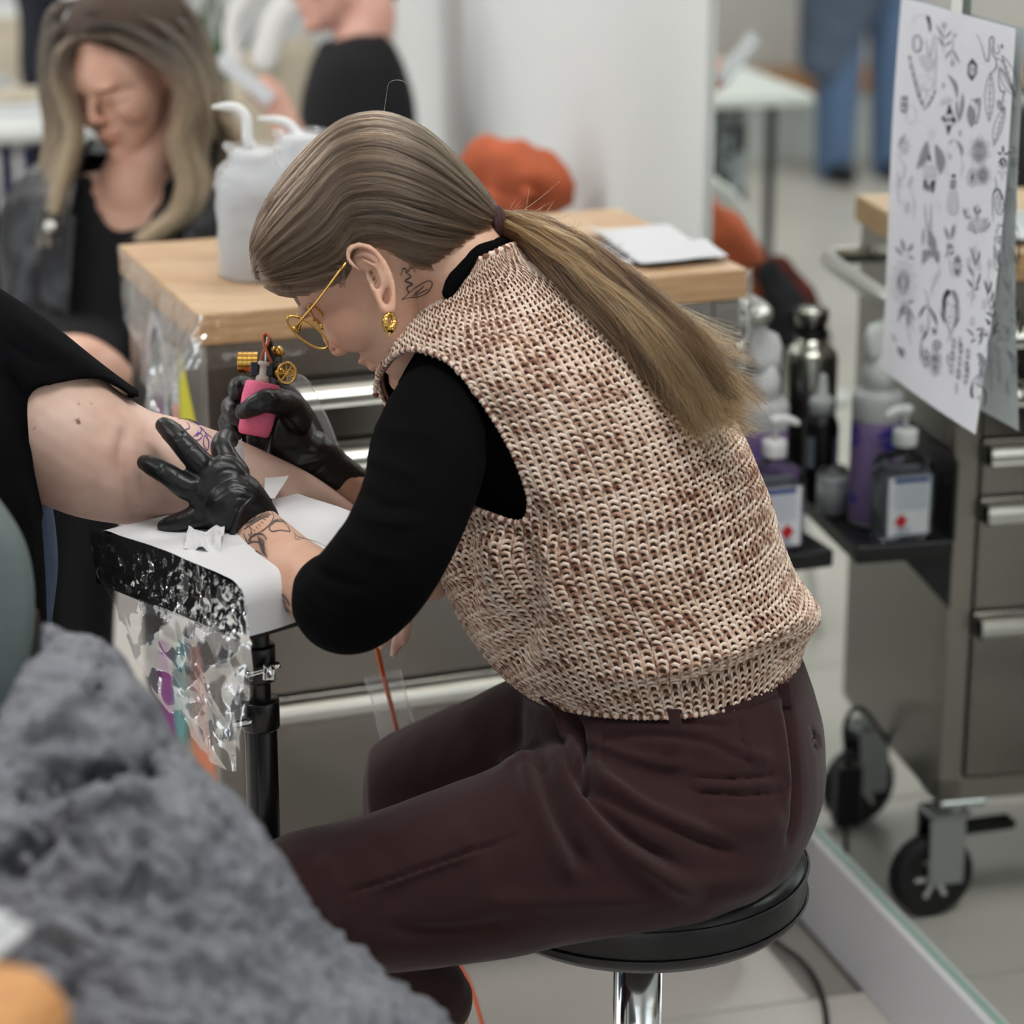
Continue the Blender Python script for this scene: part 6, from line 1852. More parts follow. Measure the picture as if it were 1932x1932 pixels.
# ------------------------------------------------------------------ person in black shirt with a phone
skin_mat('skin_pale', rgb(226, 180, 164))
bz_ = 5.3
vis = thing('person', 'person in a black shirt holding up a phone by the white wall', 'person', P(680, 700, bz_))
_p2 = math.radians(14)
BF = math.cos(_p2) * (-V_R * .97 - V_F * .24) - math.sin(_p2) * V_U; BU = math.cos(_p2) * V_U + math.sin(_p2) * (-V_R * .97 - V_F * .24); BL_ = np.cross(BU, BF)
BO = P(648, -42, bz_)
bh, bh_ = head_prims(BO, BF, BL_, BU, 1.05)
bodyb = [tube([bh_(-.02, 0, -.01), bh_(-.03, 0, -.08), P(672, 120, bz_ + .02), P(680, 180, bz_ + .02)], [.058, .056, .062, .09], 20, 20),
         ptube([(640, 300, bz_ - .02, 40), (575, 330, bz_ - .12, 36), (545, 250, bz_ - .2, 30), (520, 190, bz_ - .22, 26), (500, 160, bz_ - .23, 20)], 16, 30), ptube([(520, 185, bz_ - .23, 14), (490, 165, bz_ - .24, 12), (470, 178, bz_ - .25, 10)], 12, 12), ptube([(510, 200, bz_ - .22, 14), (490, 195, bz_ - .24, 11)], 12, 10),
         ptube([(680, 160, bz_ + .02, 60), (680, 400, bz_ + .02, 70), (680, 560, bz_ + .02, 70)], 16, 12)]
oV, oF = remesh(join(*bh, *bodyb), .006, 3)
zz0 = np.zeros(len(oV)); Qo, _ = pixels(oV)
part('body', (oV, oF), 'skin_pale', vis, attrs={'ink': zz0, 'violet': zz0, 'mole_and_shade': zz0, 'blush': .5 * np.exp(-((Qo - (575, 30)) ** 2).sum(1) / 30 ** 2) + .5 * np.exp(-((Qo - (500, 170)) ** 2).sum(1) / 30 ** 2)})
part('shirt', sil_loft([(612, 92, 716, 66, bz_ + .02, .06, 0), (592, 112, 745, 88, bz_ + .02, .10, 0), (580, 150, 768, 138, bz_ + .02, .14, 0), (568, 210, 784, 205, bz_ + .02, .15, 0), (568, 320, 788, 320, bz_ + .02, .15, 0), (560, 560, 790, 560, bz_ + .02, .14, 0)], 40, 40, 2.4), 'black_top', vis)
part('collar', tube(np.array([P(x_, y_, bz_ + dz_) for x_, y_, dz_ in [(640, 108, -.06), (612, 96, -.03), (640, 84, .08), (690, 68, .08), (720, 66, .02), (700, 90, -.05), (655, 112, -.065)]]), .016, 10, 40), 'black_top', vis)
part('hair', ellipsoid(bh_(-.035, 0, .06), (BF * .092, BL_ * .088, BU * .10)), 'hair_under', vis)
part('hair', ellipsoid(bh_(-.075, 0, -.01), (BF * .045, BL_ * .07, BU * .055)), 'hair_under', vis)
mat('phone_case', rgb(200, 202, 206), .35)
ph_o = thing('phone', 'pale grey phone held up by the person in the black shirt', 'phone', P(462, 148, bz_ - .27))
a_, b_ = P(412, 108, bz_ - .27), P(512, 190, bz_ - .27)
part('phone_body', xf(box(-.5, .5, -.004, .004, -.016, .016, .003), (a_ + b_) / 2, (b_ - a_), V_F, np.cross(V_F, (b_ - a_) / np.linalg.norm(b_ - a_))), 'phone_case', ph_o, False)
part('screen', xf(box(-.48, .48, +.004, +.0048, -.014, .014), (a_ + b_) / 2, (b_ - a_), V_F, np.cross(V_F, (b_ - a_) / np.linalg.norm(b_ - a_))), 'black_plastic', ph_o, False)

# beige bag on a peg and plant behind
mat('beige_canvas', rgb(186, 176, 156), .9, noise=(8, .15))
mat('white_strap', rgb(226, 224, 222), .7)
mat('leaf_green', rgb(74, 104, 68), .5, noise=(6, .3))
mat('terracotta', rgb(170, 110, 84), .8)
bag = thing('tote_bag', 'beige canvas bag with white straps behind the person with the phone', 'bag', P(520, 300, 6.0))
part('bag_body', sil_loft([(440, 110, 590, 70, 6.0, .05, 0), (430, 150, 600, 120, 6.0, .09, 0), (440, 220, 600, 210, 6.0, .11, 0), (450, 330, 590, 330, 6.0, .10, 0)], 24, 28, 2.6), 'beige_canvas', bag)
part('strap', tube(np.array([P(445, 130, 5.9), P(436, 60, 5.9), P(452, 10, 5.9), P(490, -20, 5.9), P(540, -30, 5.9)]), .018, 8, 30, True, .5), 'white_strap', bag)
part('strap', tube(np.array([P(500, 110, 5.88), P(520, 40, 5.88), P(560, -10, 5.88), P(600, -30, 5.88)]), .03, 8, 30, True, .5), 'white_strap', bag)
plant = thing('potted_plant', 'tall green leafy plant behind the waiting woman', 'plant', P(400, 500, 6.6))
prs = random.Random(8)
for k in range(26):
    bx_, by_ = 395 + prs.uniform(-20, 20), 330 + prs.uniform(-10, 40)
    tx_, ty_ = 390 + prs.uniform(-75, 120), prs.uniform(-60, 120)
    z_ = 6.6 + prs.uniform(-.15, .15)
    t__ = np.linspace(0, 1, 10)
    cx_ = bx_ + (tx_ - bx_) * t__ + 25 * np.sin(t__ * 3) * prs.choice((-1, 1)); cy_ = by_ + (ty_ - by_) * t__
    wv = 11 * np.sin(np.pi * np.clip(t__ * .9 + .1, 0, 1))
    V = np.array([P(x_ - w_, y_, z_) for x_, y_, w_ in zip(cx_, cy_, wv)] + [P(x_, y_, z_ + .012) for x_, y_ in zip(cx_, cy_)] + [P(x_ + w_, y_, z_) for x_, y_, w_ in zip(cx_, cy_, wv)])
    part('leaf', (V, [(i, i + 1, 11 + i, 10 + i) for i in range(9)] + [(10 + i, 11 + i, 21 + i, 20 + i) for i in range(9)]), 'leaf_green', plant)
pb = P(395, 360, 6.6)
part('pot', xf(lathe([(.11, 0), (.15, pb[2] - .02), (.16, pb[2]), (.14, pb[2]), (.13, pb[2] - .03)], 28), (pb[0], pb[1], 0)), 'terracotta', plant)

# dark standing figure and white chair at the far left
mat('navy_cloth', rgb(22, 24, 36), .85)
mat('navy_blue', rgb(24, 34, 84), .7)
stn = thing('person', 'standing person in dark navy clothes cut off at the top left corner', 'person', P(80, 400, 6.9))
sb = [ptube([(66, -160, 6.9, 40), (70, 0, 6.9, 30), (76, 140, 6.9, 28), (88, 260, 6.9, 20), (92, 420, 6.9, 18), (94, 700, 6.9, 18)], 20, 40), ellipsoid(P(60, -330, 6.9), (V_R * .10, V_U * .14, V_F * .11)), ptube([(60, -250, 6.9, 50), (64, -180, 6.9, 60)], 14, 8)]
nV, nF = remesh(join(*sb), .009, 3)
zz0 = np.zeros(len(nV))
part('body', (nV, nF), 'skin_pale', stn, attrs={'ink': zz0, 'violet': zz0, 'mole_and_shade': zz0, 'blush': zz0})
part('clothes', sil_loft([(10, -195, 125, -195, 6.9, .09, 0), (14, -80, 122, -80, 6.9, .13, 0), (38, 40, 112, 40, 6.9, .12, 0), (40, 140, 112, 140, 6.9, .12, 0), (62, 250, 116, 250, 6.9, .10, 0), (66, 500, 120, 500, 6.9, .09, 0), (70, 720, 120, 720, 6.9, .08, 0)], 40, 32), 'navy_cloth', stn)
wch = thing('lounge_chair', 'white lounge chair with navy base behind the leather jacket', 'chair', P(20, 520, 7.3))
part('seat_shell', sil_loft([(-140, 140, 20, 150, 7.3, .2, 0), (-150, 190, 52, 190, 7.3, .25, 0), (-150, 240, 72, 245, 7.3, .27, 0), (-140, 272, 60, 275, 7.3, .24, 0)], 24, 28, 3), 'white_shell', wch)
for k, (x_, w_) in enumerate(((-30, 16), (10, 10), (52, 12))):
    part('leg', tube(np.array([P(x_, 262, 7.3), [*P(x_, 262, 7.3)[:2], 0.0]]), .02, 10), 'navy_blue', wch)
part('base_panel', xf(box(-.3, .12, -.02, .02, .15, .32, .005), [*P(0, 300, 7.35)[:2], 0.0]), 'navy_blue', wch, False)
cp2 = thing('pale_poster', 'pale framed print on the far wall at the left edge', 'poster', P(10, 60, 8.0))
part('frame', xf(box(-.10, .10, -.01, .01, -.16, .12, .003), P(20, 90, 8.0), V_R, V_F, V_U), 'white_shell', cp2, False)
part('print', xf(box(-.07, .07, -.014, -.01, -.12, .09), P(20, 90, 8.0), V_R, V_F, V_U), 'beige_canvas', cp2, False)

# ------------------------------------------------------------------ things seen only through the mirror: table, denim figure, low bench
tm = new_mat('terrazzo')
N_, L_ = nt(tm); _b = N_['Principled BSDF']; _b.inputs['Roughness'].default_value = .5
_tc = N_.new('ShaderNodeTexCoord'); _t = N_.new('ShaderNodeTexNoise'); _t.inputs['Scale'].default_value = 28; _t.inputs['Detail'].default_value = 2
L_.new(_tc.outputs['Object'], _t.inputs['Vector']); _r = N_.new('ShaderNodeValToRGB'); _r.color_ramp.interpolation = 'EASE'
_r.color_ramp.elements[0].position = .44; _r.color_ramp.elements[0].color = rgb(44, 50, 54); _r.color_ramp.elements[1].position = .56; _r.color_ramp.elements[1].color = rgb(158, 166, 168)
L_.new(_t.outputs[0], _r.inputs[0]); L_.new(_r.outputs[0], _b.inputs['Base Color'])
tp_ = refl(PZ(1440, 168, .75))
to, ts = tp_ @ WN, tp_ @ WT
ttb = thing('work_table', 'white work table with speckled panel leg, seen in the mirror', 'table', W_(to, ts, 0))
part('table_top', wbox(to - .10, to + .62, ts - .10, ts + .55, .72, .75, .006), 'white_shell', ttb, False)
part('panel_leg', wbox(to + .02, to + .10, ts + .05, ts + .45, 0.0, .72, .004), 'terrazzo', ttb, False)
part('panel_leg', wbox(to + .46, to + .54, ts + .05, ts + .45, 0.0, .72, .004), 'terrazzo', ttb, False)
part('steel_leg', wbox(to - .03, to - .01, ts - .02, ts, 0.0, .72), 'black_metal', ttb, False)
part('foot_rail', wbox(to - .03, to + .5, ts - .02, ts, .25, .27), 'black_metal', ttb, False)
for k, (dx_, dy_) in enumerate(((.12, .12), (.2, .2))):
    tag(obj('paper_stack', *wbox(to + dx_, to + dx_ + .25, ts + dy_, ts + dy_ + .18, .751 + .012 * k, .762 + .012 * k, .002), 'beige_canvas' if k else 'white_paper', smooth=False), 'cream paper stack on the work table, upper pile' if k else 'white paper stack on the work table, lower pile', 'papers')
dp = refl(PZ(1625, 335, 0.0))
den = thing('person', 'figure in denim and grey-blue coat, seen in the mirror', 'person', (dp[0], dp[1], 0))
fg = lambda c, r, a=None: ellipsoid(np.array([dp[0], dp[1], 0]) + np.array(c), (WN * r[0], WT * r[1], WZ * r[2]))
bd = [tube(np.array([dp + WN * .11 + WZ * .06, dp + WN * .10 + WZ * .48, dp + WN * .08 + WZ * .9]), [.05, .06, .08], 16, 16), tube(np.array([dp - WN * .11 + WZ * .06, dp - WN * .10 + WZ * .48, dp - WN * .08 + WZ * .9]), [.05, .06, .08], 16, 16),
      tube(np.array([dp + WZ * .88, dp + WZ * 1.15, dp + WZ * 1.42]), [.13, .12, .14], 20, 16), fg((0, 0, 1.62), (.075, .09, .115)), tube(np.array([dp + WZ * 1.42, dp + WZ * 1.55]), .055, 14)]
dV, dF = remesh(join(*bd), .01, 3)
zz0 = np.zeros(len(dV))
part('body', (dV, dF), 'skin_pale', den, attrs={'ink': zz0, 'violet': zz0, 'mole_and_shade': zz0, 'blush': zz0})
part('jeans', remesh(join(tube(np.array([dp + WN * .11 + WZ * .05, dp + WN * .10 + WZ * .48, dp + WN * .07 + WZ * .92]), [.07, .085, .11], 16, 16), tube(np.array([dp - WN * .11 + WZ * .05, dp - WN * .10 + WZ * .48, dp - WN * .07 + WZ * .92]), [.07, .085, .11], 16, 16)), .01, 3), 'denim', den)
mat('slate_coat', rgb(92, 104, 124), .85, noise=(6, .3), bump=(40, .4, .01))
part('coat', remesh(join(tube(np.array([dp + WZ * .45 + WN * .16, dp + WZ * .9 + WN * .05, dp + WZ * 1.2, dp + WZ * 1.46]), [.10, .20, .19, .15], 24, 24), tube(np.array([dp + WN * .2 + WZ * 1.4, dp + WN * .27 + WZ * 1.1, dp + WN * .22 + WZ * .8]), [.07, .065, .06], 14, 16), tube(np.array([dp - WN * .2 + WZ * 1.4, dp - WN * .27 + WZ * 1.1, dp - WN * .22 + WZ * .8]), [.07, .065, .06], 14, 16)), .012, 3), 'slate_coat', den)
for sgn in (-1, 1):
    part('shoe', ellipsoid(dp + WN * .11 * sgn + WZ * .035 - WT * .05, (WN * .05, WT * .13, WZ * .035), 12, 18), 'black_rubber', den)
bch = thing('low_bench', 'low white bench with wooden top along the far wall', 'bench', W_(-1.0, 9.3, 0))
part('bench_base', wbox(-3.2, -.2, 9.25, 9.58, 0, .25, .004), 'white_shell', bch, False)
part('bench_top', wbox(-3.22, -.18, 9.22, 9.59, .25, .30, .006), 'oak_orange', bch, False)

# ------------------------------------------------------------------ tattoo flash sheet taped to the mirror
_pm = mat('print_paper', rgb(222, 224, 232), 0.6)
_n, _l = nt(_pm)
_tr = _n.new('ShaderNodeBsdfTranslucent'); _tr.inputs[0].default_value = rgb(236, 238, 240)
_mx = _n.new('ShaderNodeMixShader'); _mx.inputs[0].default_value = .16
_l.new(_n['Principled BSDF'].outputs[0], _mx.inputs[1]); _l.new(_tr.outputs[0], _mx.inputs[2]); _l.new(_mx.outputs[0], _n['Material Output'].inputs[0])
mat('print_black', rgb(34, 36, 42), 0.7)
mat('print_grey', rgb(128, 130, 138), 0.7)
mat('print_pale', rgb(182, 184, 192), 0.7)
mat('tape', rgb(220, 222, 218), 0.35)
S0, S1, ZT, ZB = 3.106, 2.782, 1.372, .890


def paper_o(s, z):
    a = np.clip((ZT - z) / (ZT - ZB), -.1, 1.1); b = np.clip((S0 - s) / (S0 - S1), -.1, 1.1)
    return 1.4065 - .019 * np.clip(a, 0, 2) ** 1.4 * (.45 + .75 * b) - .004 * np.sin(b * 3.1) * a - .003 * np.sin(a * 5 + b * 2)


def on_sheet(Q, lift=.0):
    """image positions -> points on the sheet"""
    out = []
    for x, y in Q:
        r = ray(x, y); o = 1.40
        for _ in range(3):
            p = CAM + r * ((o - CAM @ WN) / (r @ WN)); o = float(paper_o(p @ WT, p[2])) - lift
        out.append(CAM + r * ((o - CAM @ WN) / (r @ WN)))
    return np.array(out)


fl = thing('flash_sheet', 'white sheet of small black tattoo drawings taped to the mirror', 'poster', W_(1.39, 2.94, ZB))
n1, n2 = 24, 30
V = [W_(float(paper_o(s, z)), s, z) for z in np.linspace(ZT, ZB, n2) for s in np.linspace(S0, S1, n1)]
ps = part('sheet', (np.array(V), [(j * n1 + i, j * n1 + i + 1, (j + 1) * n1 + i + 1, (j + 1) * n1 + i) for j in range(n2 - 1) for i in range(n1 - 1)]), 'print_paper', fl)
for z1_, z0_, o_ in ((ZT + .22, ZT - .042, 1.4045),):
    part('tape_strip', (np.array([W_(o_, 2.955, z1_), W_(o_, 2.925, z1_), W_(o_ - .0005, 2.925, z0_), W_(o_ - .0005, 2.955, z0_)]), [(0, 1, 2, 3)]), 'tape', fl, False)
INK = {'print_black': [[], []], 'print_grey': [[], []], 'print_pale': [[], []]}
CROP = [1660.0, 0.0, 4.6]


def cx(pts):
    return np.asarray(pts, float) / CROP[2] + [CROP[0], CROP[1]]


def line(pts, w=1.4, m_='print_black', taper=True, smooth=True):
    p = cx(pts)
    p = cr(p, max(8, 5 * len(p))) if smooth and len(p) > 2 else (resample(p, 6) if len(p) == 2 else p)
    T = np.gradient(p, axis=0); T /= np.linalg.norm(T, axis=1)[:, None] + 1e-9
    N = np.stack([-T[:, 1], T[:, 0]], 1)
    k = np.linspace(0, 1, len(p)); ww = w * .5 * (np.sin(np.pi * np.clip(k, .06, .94)) ** .5 if taper else np.ones(len(p)))
    q = np.vstack([p + N * ww[:, None], p - N * ww[:, None]]); n = len(p)
    b = len(INK[m_][0]); INK[m_][0] += list(q); INK[m_][1] += [(b + i, b + i + 1, b + n + i + 1, b + n + i) for i in range(n - 1)]


def fill(pts, m_='print_black', smooth=True):
    p = cx(pts)
    if smooth:
        p = cr(np.vstack([p, p[:1]]), 4 * len(p))[:-1]
    c = p.mean(0); n = len(p); b = len(INK[m_][0])
    INK[m_][0] += list(p) + [c]; INK[m_][1] += [(b + i, b + (i + 1) % n, b + n) for i in range(n)]


def ell(c, rx, ry, w=1.2, m_='print_black', rot=0.0, a0=0, a1=360, filled=False):
    t = np.radians(np.linspace(a0, a1, 22)); x, y = rx * np.cos(t), ry * np.sin(t)
    q = np.stack([c[0] + x * math.cos(rot) - y * math.sin(rot), c[1] + x * math.sin(rot) + y * math.cos(rot)], 1)
    if filled: fill(q[:-1], m_, False)
    else: line(q, w, m_, False, False)


def leaf(a, b, w, m_='print_black', bend=0.0, outline=False):
    a, b = np.array(a, float), np.array(b, float); d = b - a; n = np.array([-d[1], d[0]]) / (np.hypot(*d) + 1e-9)
    t = np.linspace(0, 1, 7); sp = a + d * t[:, None] + n * (bend * np.sin(np.pi * t))[:, None]
    h = (w * np.sin(np.pi * t) ** .8)[:, None] * n
    if outline: line(np.vstack([sp + h, (sp - h)[::-1]]), 1.0, m_, False)
    else: fill(np.vstack([sp + h, (sp - h)[::-1][1:-1]]), m_, False)


def petals(c, r0, r1, k, w, m_='print_black', sx=.6, a0=0.0, outline=False):
    for i in range(k):
        t = a0 + 2 * math.pi * i / k
        leaf((c[0] + sx * r0 * math.cos(t), c[1] + r0 * math.sin(t)), (c[0] + sx * r1 * math.cos(t), c[1] + r1 * math.sin(t)), w, m_, 0, outline)


def dots4(c, r=18):
    petals(c, r * .4, r * 1.6, 4, 5, 'print_black', .55, .3)


CROP[1] = 0.0                                            # upper half
line([(250, 490), (300, 700), (340, 850), (388, 955)], 2.2); line([(265, 485), (320, 700), (360, 850), (392, 935)], 1); line([(388, 955), (440, 880), (482, 800)], 2.2); line([(484, 300), (488, 480), (482, 800)], 1)
for q in ((258, 500), (270, 580), (288, 650), (310, 730), (338, 825), (365, 895), (425, 900), (450, 850), (475, 800)): ell(q, 9, 16, filled=True)
fill([(398, 150), (425, 135), (440, 180), (445, 250), (432, 280), (420, 210)]); fill([(330, 455), (355, 400), (358, 350), (350, 440)]); ell((325, 380), 40, 78, 1.2); ell((325, 380), 30, 68, 1, 'print_grey')
fill([(330, 490), (400, 470), (470, 520), (465, 570), (420, 630), (360, 570)], 'print_pale'); fill([(360, 530), (420, 530), (430, 590), (395, 610)], 'print_grey')
ell((370, 190), 90, 60, 1, 'print_pale', 0, 180, 300); line([(400, 340), (425, 480), (440, 490), (470, 300)], 1.6); line([(300, 690), (400, 660), (470, 720), (420, 790), (350, 760), (430, 700)], .9, 'print_grey'); line([(340, 800), (390, 760), (410, 830), (380, 880)], .9, 'print_grey')
for a, b in (((545, 335), (485, 215)), ((555, 335), (625, 260)), ((548, 405), (495, 315)), ((556, 400), (620, 350)), ((630, 430), (565, 515)), ((640, 430), (700, 555)), ((640, 300), (670, 305))): leaf(a, b, 6, bend=6)
line([(550, 470), (548, 340), (555, 240)], 1); line([(630, 540), (632, 420), (640, 260)], 1); petals((555, 220), 6, 30, 6, 8, 'print_pale', .7, 0, True); petals((630, 545), 6, 32, 6, 8, 'print_pale', .7, 0, True)
fill([(186, 840), (240, 835), (232, 985), (180, 970)], smooth=False); ell((210, 880), 18, 26, filled=True, m_='print_pale'); ell((206, 940), 18, 26, filled=True, m_='print_pale'); ell((270, 990), 42, 85, 1, 'print_pale')
fill([(802, 505), (845, 560), (840, 640), (798, 705), (760, 650), (762, 560)], smooth=False); petals((802, 605), 8, 62, 8, 11, 'print_paper' if False else 'print_pale', .55)
line([(842, 305), (880, 380), (915, 510), (940, 530), (950, 450), (955, 340), (975, 320), (988, 350), (975, 450), (1000, 500), (1050, 520), (1060, 560)], 2.0); line([(1000, 500), (1015, 560), (1000, 600), (965, 640)], 2.2); ell((1015, 430), 22, 40, 1.2, a0=-90, a1=200); ell((1060, 402), 8, 22, filled=True)
for a, b, w, bd in (((960, 630), (948, 1050), 38, 4), ((1060, 480), (1178, 838), 34, -20), ((1040, 580), (1170, 838), 30, 12), ((1085, 930), (990, 1260), 36, 10), ((1030, 870), (1060, 960), 26, 0)):
    leaf(a, b, w, 'print_black', bd, True); line([a, ((a[0] + b[0]) / 2, (a[1] + b[1]) / 2), b], .9)
    for k in range(1, 7):
        p = (a[0] + (b[0] - a[0]) * k / 7, a[1] + (b[1] - a[1]) * k / 7); line([p, (p[0] + 24, p[1] - 16)], .8, 'print_grey'); line([p, (p[0] - 24, p[1] - 10)], .8, 'print_grey'); ell(p, 4, 7, filled=True)
line([(1030, 590), (1035, 740), (1060, 800), (1085, 790), (1065, 860), (1090, 880)], 1.8)
dots4((552, 742)); dots4((696, 1158)); dots4((610, 1360))
leaf((582, 640), (668, 860), 18, 'print_grey', -30); leaf((668, 860), (690, 1060), 12, 'print_grey', 10); leaf((718, 800), (690, 1050), 16, 'print_grey', -8); leaf((515, 910), (640, 870), 24, 'print_pale', -20)
fill([(603, 895), (640, 1000), (665, 1050), (625, 1090), (590, 1180), (572, 1090), (530, 1020), (575, 985)], smooth=False); petals((597, 1040), 10, 78, 4, 22, 'print_pale', .6, .75); petals((597, 1040), 6, 30, 4, 5, 'print_grey', .6, 0)
leaf((780, 900), (795, 1110), 38, 'print_grey', -6); line([(795, 885), (810, 862), (830, 875), (835, 900), (845, 860), (865, 870), (862, 960), (840, 1070), (815, 1035)], 2.6); line([(760, 1070), (890, 830)], .9, 'print_grey')
ell((448, 1165), 18, 36, 1, 'print_pale'); leaf((320, 1470), (410, 1215), 38, 'print_grey', 22); leaf((525, 1520), (480, 1245), 40, 'print_grey', 20); leaf((440, 1410), (410, 1300), 14); fill([(372, 1430), (480, 1430), (490, 1540), (375, 1530)], 'print_pale', False)
for k in range(6): line([(385 + 18 * k, 1450), (385 + 18 * k, 1550)], 1.0, 'print_grey')
fill([(378, 1560), (400, 1555), (420, 1600), (460, 1560), (485, 1570), (465, 1675), (375, 1640)], smooth=False); ell((425, 1590), 20, 22, filled=True, m_='print_pale'); line([(400, 1620), (395, 1665)], 4, 'print_pale'); line([(440, 1620), (436, 1668)], 4, 'print_pale')
leaf((160, 1290), (225, 1160), 14, 'print_grey', -8); petals((215, 1270), 12, 80, 7, 10, 'print_pale', .6); line([(175, 1290), (170, 1370), (215, 1440), (200, 1550), (150, 1580), (170, 1760), (205, 1740)], 1.2, 'print_grey'); leaf((150, 1480), (185, 1650), 9, 'print_pale'); leaf((280, 1520), (240, 1640), 18, 'print_pale')
line([(265, 1640), (300, 1760), (290, 1920)], 1, 'print_grey'); petals((235, 1800), 8, 60, 6, 9, 'print_pale')
leaf((655, 1210), (710, 1370), 16, 'print_grey', -22); leaf((590, 1255), (650, 1205), 12, 'print_pale', -6); line([(580, 1290), (570, 1440), (600, 1540)], .9, 'print_pale'); line([(705, 1380), (720, 1460), (690, 1540)], .9, 'print_grey')
ell((640, 1528), 20, 18, filled=True); fill([(610, 1560), (662, 1560), (655, 1640), (605, 1640)], 'print_grey', False); petals((632, 1600), 6, 40, 4, 10); fill([(595, 1660), (662, 1660), (680, 1800), (660, 1860), (600, 1850), (575, 1780)], 'print_pale'); fill([(582, 1780), (675, 1790), (655, 1862), (605, 1855)], 'print_grey')
for k in range(3): ell((630, 1705), 16 + 12 * k, 22 + 14 * k, .9, 'print_grey')
for c, R_ in (((862, 1310), 80), ((892, 1520), 55)):
    petals(c, R_ * .25, R_ * 1.5, 26, 4, 'print_grey', .72); petals(c, R_ * .9, R_ * 1.75, 7, 26, 'print_pale', .72, .3, True); ell(c, 10, 16, 1.4)
petals((802, 1540), 14, 86, 8, 16, 'print_grey', .6, 0, True); ell((802, 1540), 8, 14, 2)
petals((1068, 1350), 16, 92, 5, 10, 'print_black', .55, -2.8); ell((1065, 1420), 32, 40, 1.4); ell((1062, 1425), 14, 16, filled=True); petals((1060, 1480), 14, 86, 5, 9, 'print_pale', .55, .35)
line([(1000, 1540), (1010, 1620), (985, 1680), (980, 1800), (985, 1920)], 2.2); line([(995, 1670), (1030, 1640), (1055, 1700), (1052, 1740)], 3.4); ell((1040, 1770), 36, 95, 1.4)
for k in range(6): line([(1040, 1770), (1040 + 34 * math.cos(k * 1.05), 1770 + 88 * math.sin(k * 1.05))], 1.0)
leaf((720, 1800), (755, 1905), 8); leaf((790, 1870), (760, 1900), 8); leaf((812, 1780), (840, 1875), 8); leaf((880, 1810), (845, 1870), 8); petals((755, 1830), 5, 30, 6, 7, 'print_pale'); petals((845, 1800), 5, 34, 6, 7, 'print_pale'); line([(845, 1870), (840, 1930)], 1)
line([(390, 1760), (400, 1930)], 1.4); line([(445, 1760), (440, 1930)], 1.4); line([(470, 1780), (510, 1760), (520, 1810), (500, 1850)], .9, 'print_pale')
CROP[1] = 400.0                                          # lower half
line([(390, 0), (415, 150), (430, 230)], 2); line([(445, 0), (440, 120), (432, 230)], 2); leaf((380, 130), (372, 300), 10, 'print_grey'); fill([(415, 170), (450, 170), (490, 310), (420, 300)], 'print_grey'); leaf((470, 210), (490, 330), 8); fill([(368, 330), (500, 330), (515, 420), (460, 370), (400, 390), (365, 460)], 'print_grey'); fill([(365, 470), (385, 400), (425, 385), (375, 420)]); leaf((470, 380), (515, 450), 10)
ell((440, 450), 66, 70, .9, 'print_pale', 0, 180, 330); line([(510, 460), (515, 540), (470, 620), (450, 680), (465, 720)], 1.6, 'print_grey'); line([(440, 590), (480, 560), (490, 520)], 1.2, 'print_grey')
for a, b, w in (((215, 350), (185, 230), 16), ((240, 350), (290, 275), 16), ((200, 380), (130, 300), 14), ((240, 380), (300, 410), 12)): leaf(a, b, w, 'print_grey'); leaf(a, ((a[0] + b[0]) / 2, (a[1] + b[1]) / 2), w * .5)
petals((200, 610), 60, 200, 12, 22, 'print_pale', .58, .2, True)
for k in range(5): ell((200, 610), 18 + 9 * k, 32 + 18 * k, 1.6 - .15 * k, 'print_grey')
for a, b in (((215, 790), (150, 960)), ((225, 800), (200, 900)), ((235, 800), (300, 950)), ((235, 790), (300, 770)), ((240, 820), (250, 1000)), ((205, 800), (160, 880))): leaf(a, b, 12, 'print_grey'); leaf(a, ((a[0] + b[0]) / 2, (a[1] + b[1]) / 2), 5)
line([(205, 770), (235, 960), (270, 1165)], 1.2, 'print_grey'); line([(240, 880), (310, 1060)], 1.0, 'print_grey'); leaf((100, 1050), (140, 1130), 22, 'print_pale'); fill([(150, 1160), (185, 1180), (215, 1200), (205, 1265), (175, 1245)], 'print_grey'); leaf((150, 1180), (195, 1265), 12)
leaf((560, 120), (600, 250), 14, 'print_grey'); leaf((645, 100), (620, 240), 18, 'print_grey'); leaf((575, 300), (640, 310), 26, 'print_grey', -8); line([(580, 270), (590, 340), (565, 400)], 2.4); leaf((600, 380), (645, 335), 9); line([(605, 400), (610, 480), (630, 570)], 1.2)
petals((672, 468), 22, 110, 11, 6, 'print_black', .45); ell((670, 468), 5, 8, filled=True)
for k in range(6): ell((835, 190), 20 + 12 * k, 40 + 22 * k, 1.0, 'print_grey', .1, 190, 350)
leaf((905, 50), (925, 150), 7); leaf((960, 90), (930, 150), 7); petals((925, 90), 8, 55, 6, 8, 'print_pale', .6); dots4((832, 178), 9)
ell((1035, 310), 42, 200, 1.2, 'print_black', .08)
for k in range(16): t = k * math.pi / 8; ell((1035 + 46 * math.cos(t), 310 + 208 * math.sin(t)), 4, 7, filled=True)
petals((1040, 240), 8, 44, 8, 5, 'print_grey', .7); leaf((1005, 300), (1030, 470), 8, 'print_grey', 8); leaf((1060, 290), (1045, 470), 8, 'print_grey', -8); leaf((1030, 310), (1035, 480), 6)
for a, b in (((825, 470), (780, 300)), ((825, 470), (868, 330)), ((805, 560), (755, 455)), ((830, 660), (870, 520)), ((800, 660), (750, 580)), ((815, 680), (858, 645))): leaf(a, b, 9, bend=8)
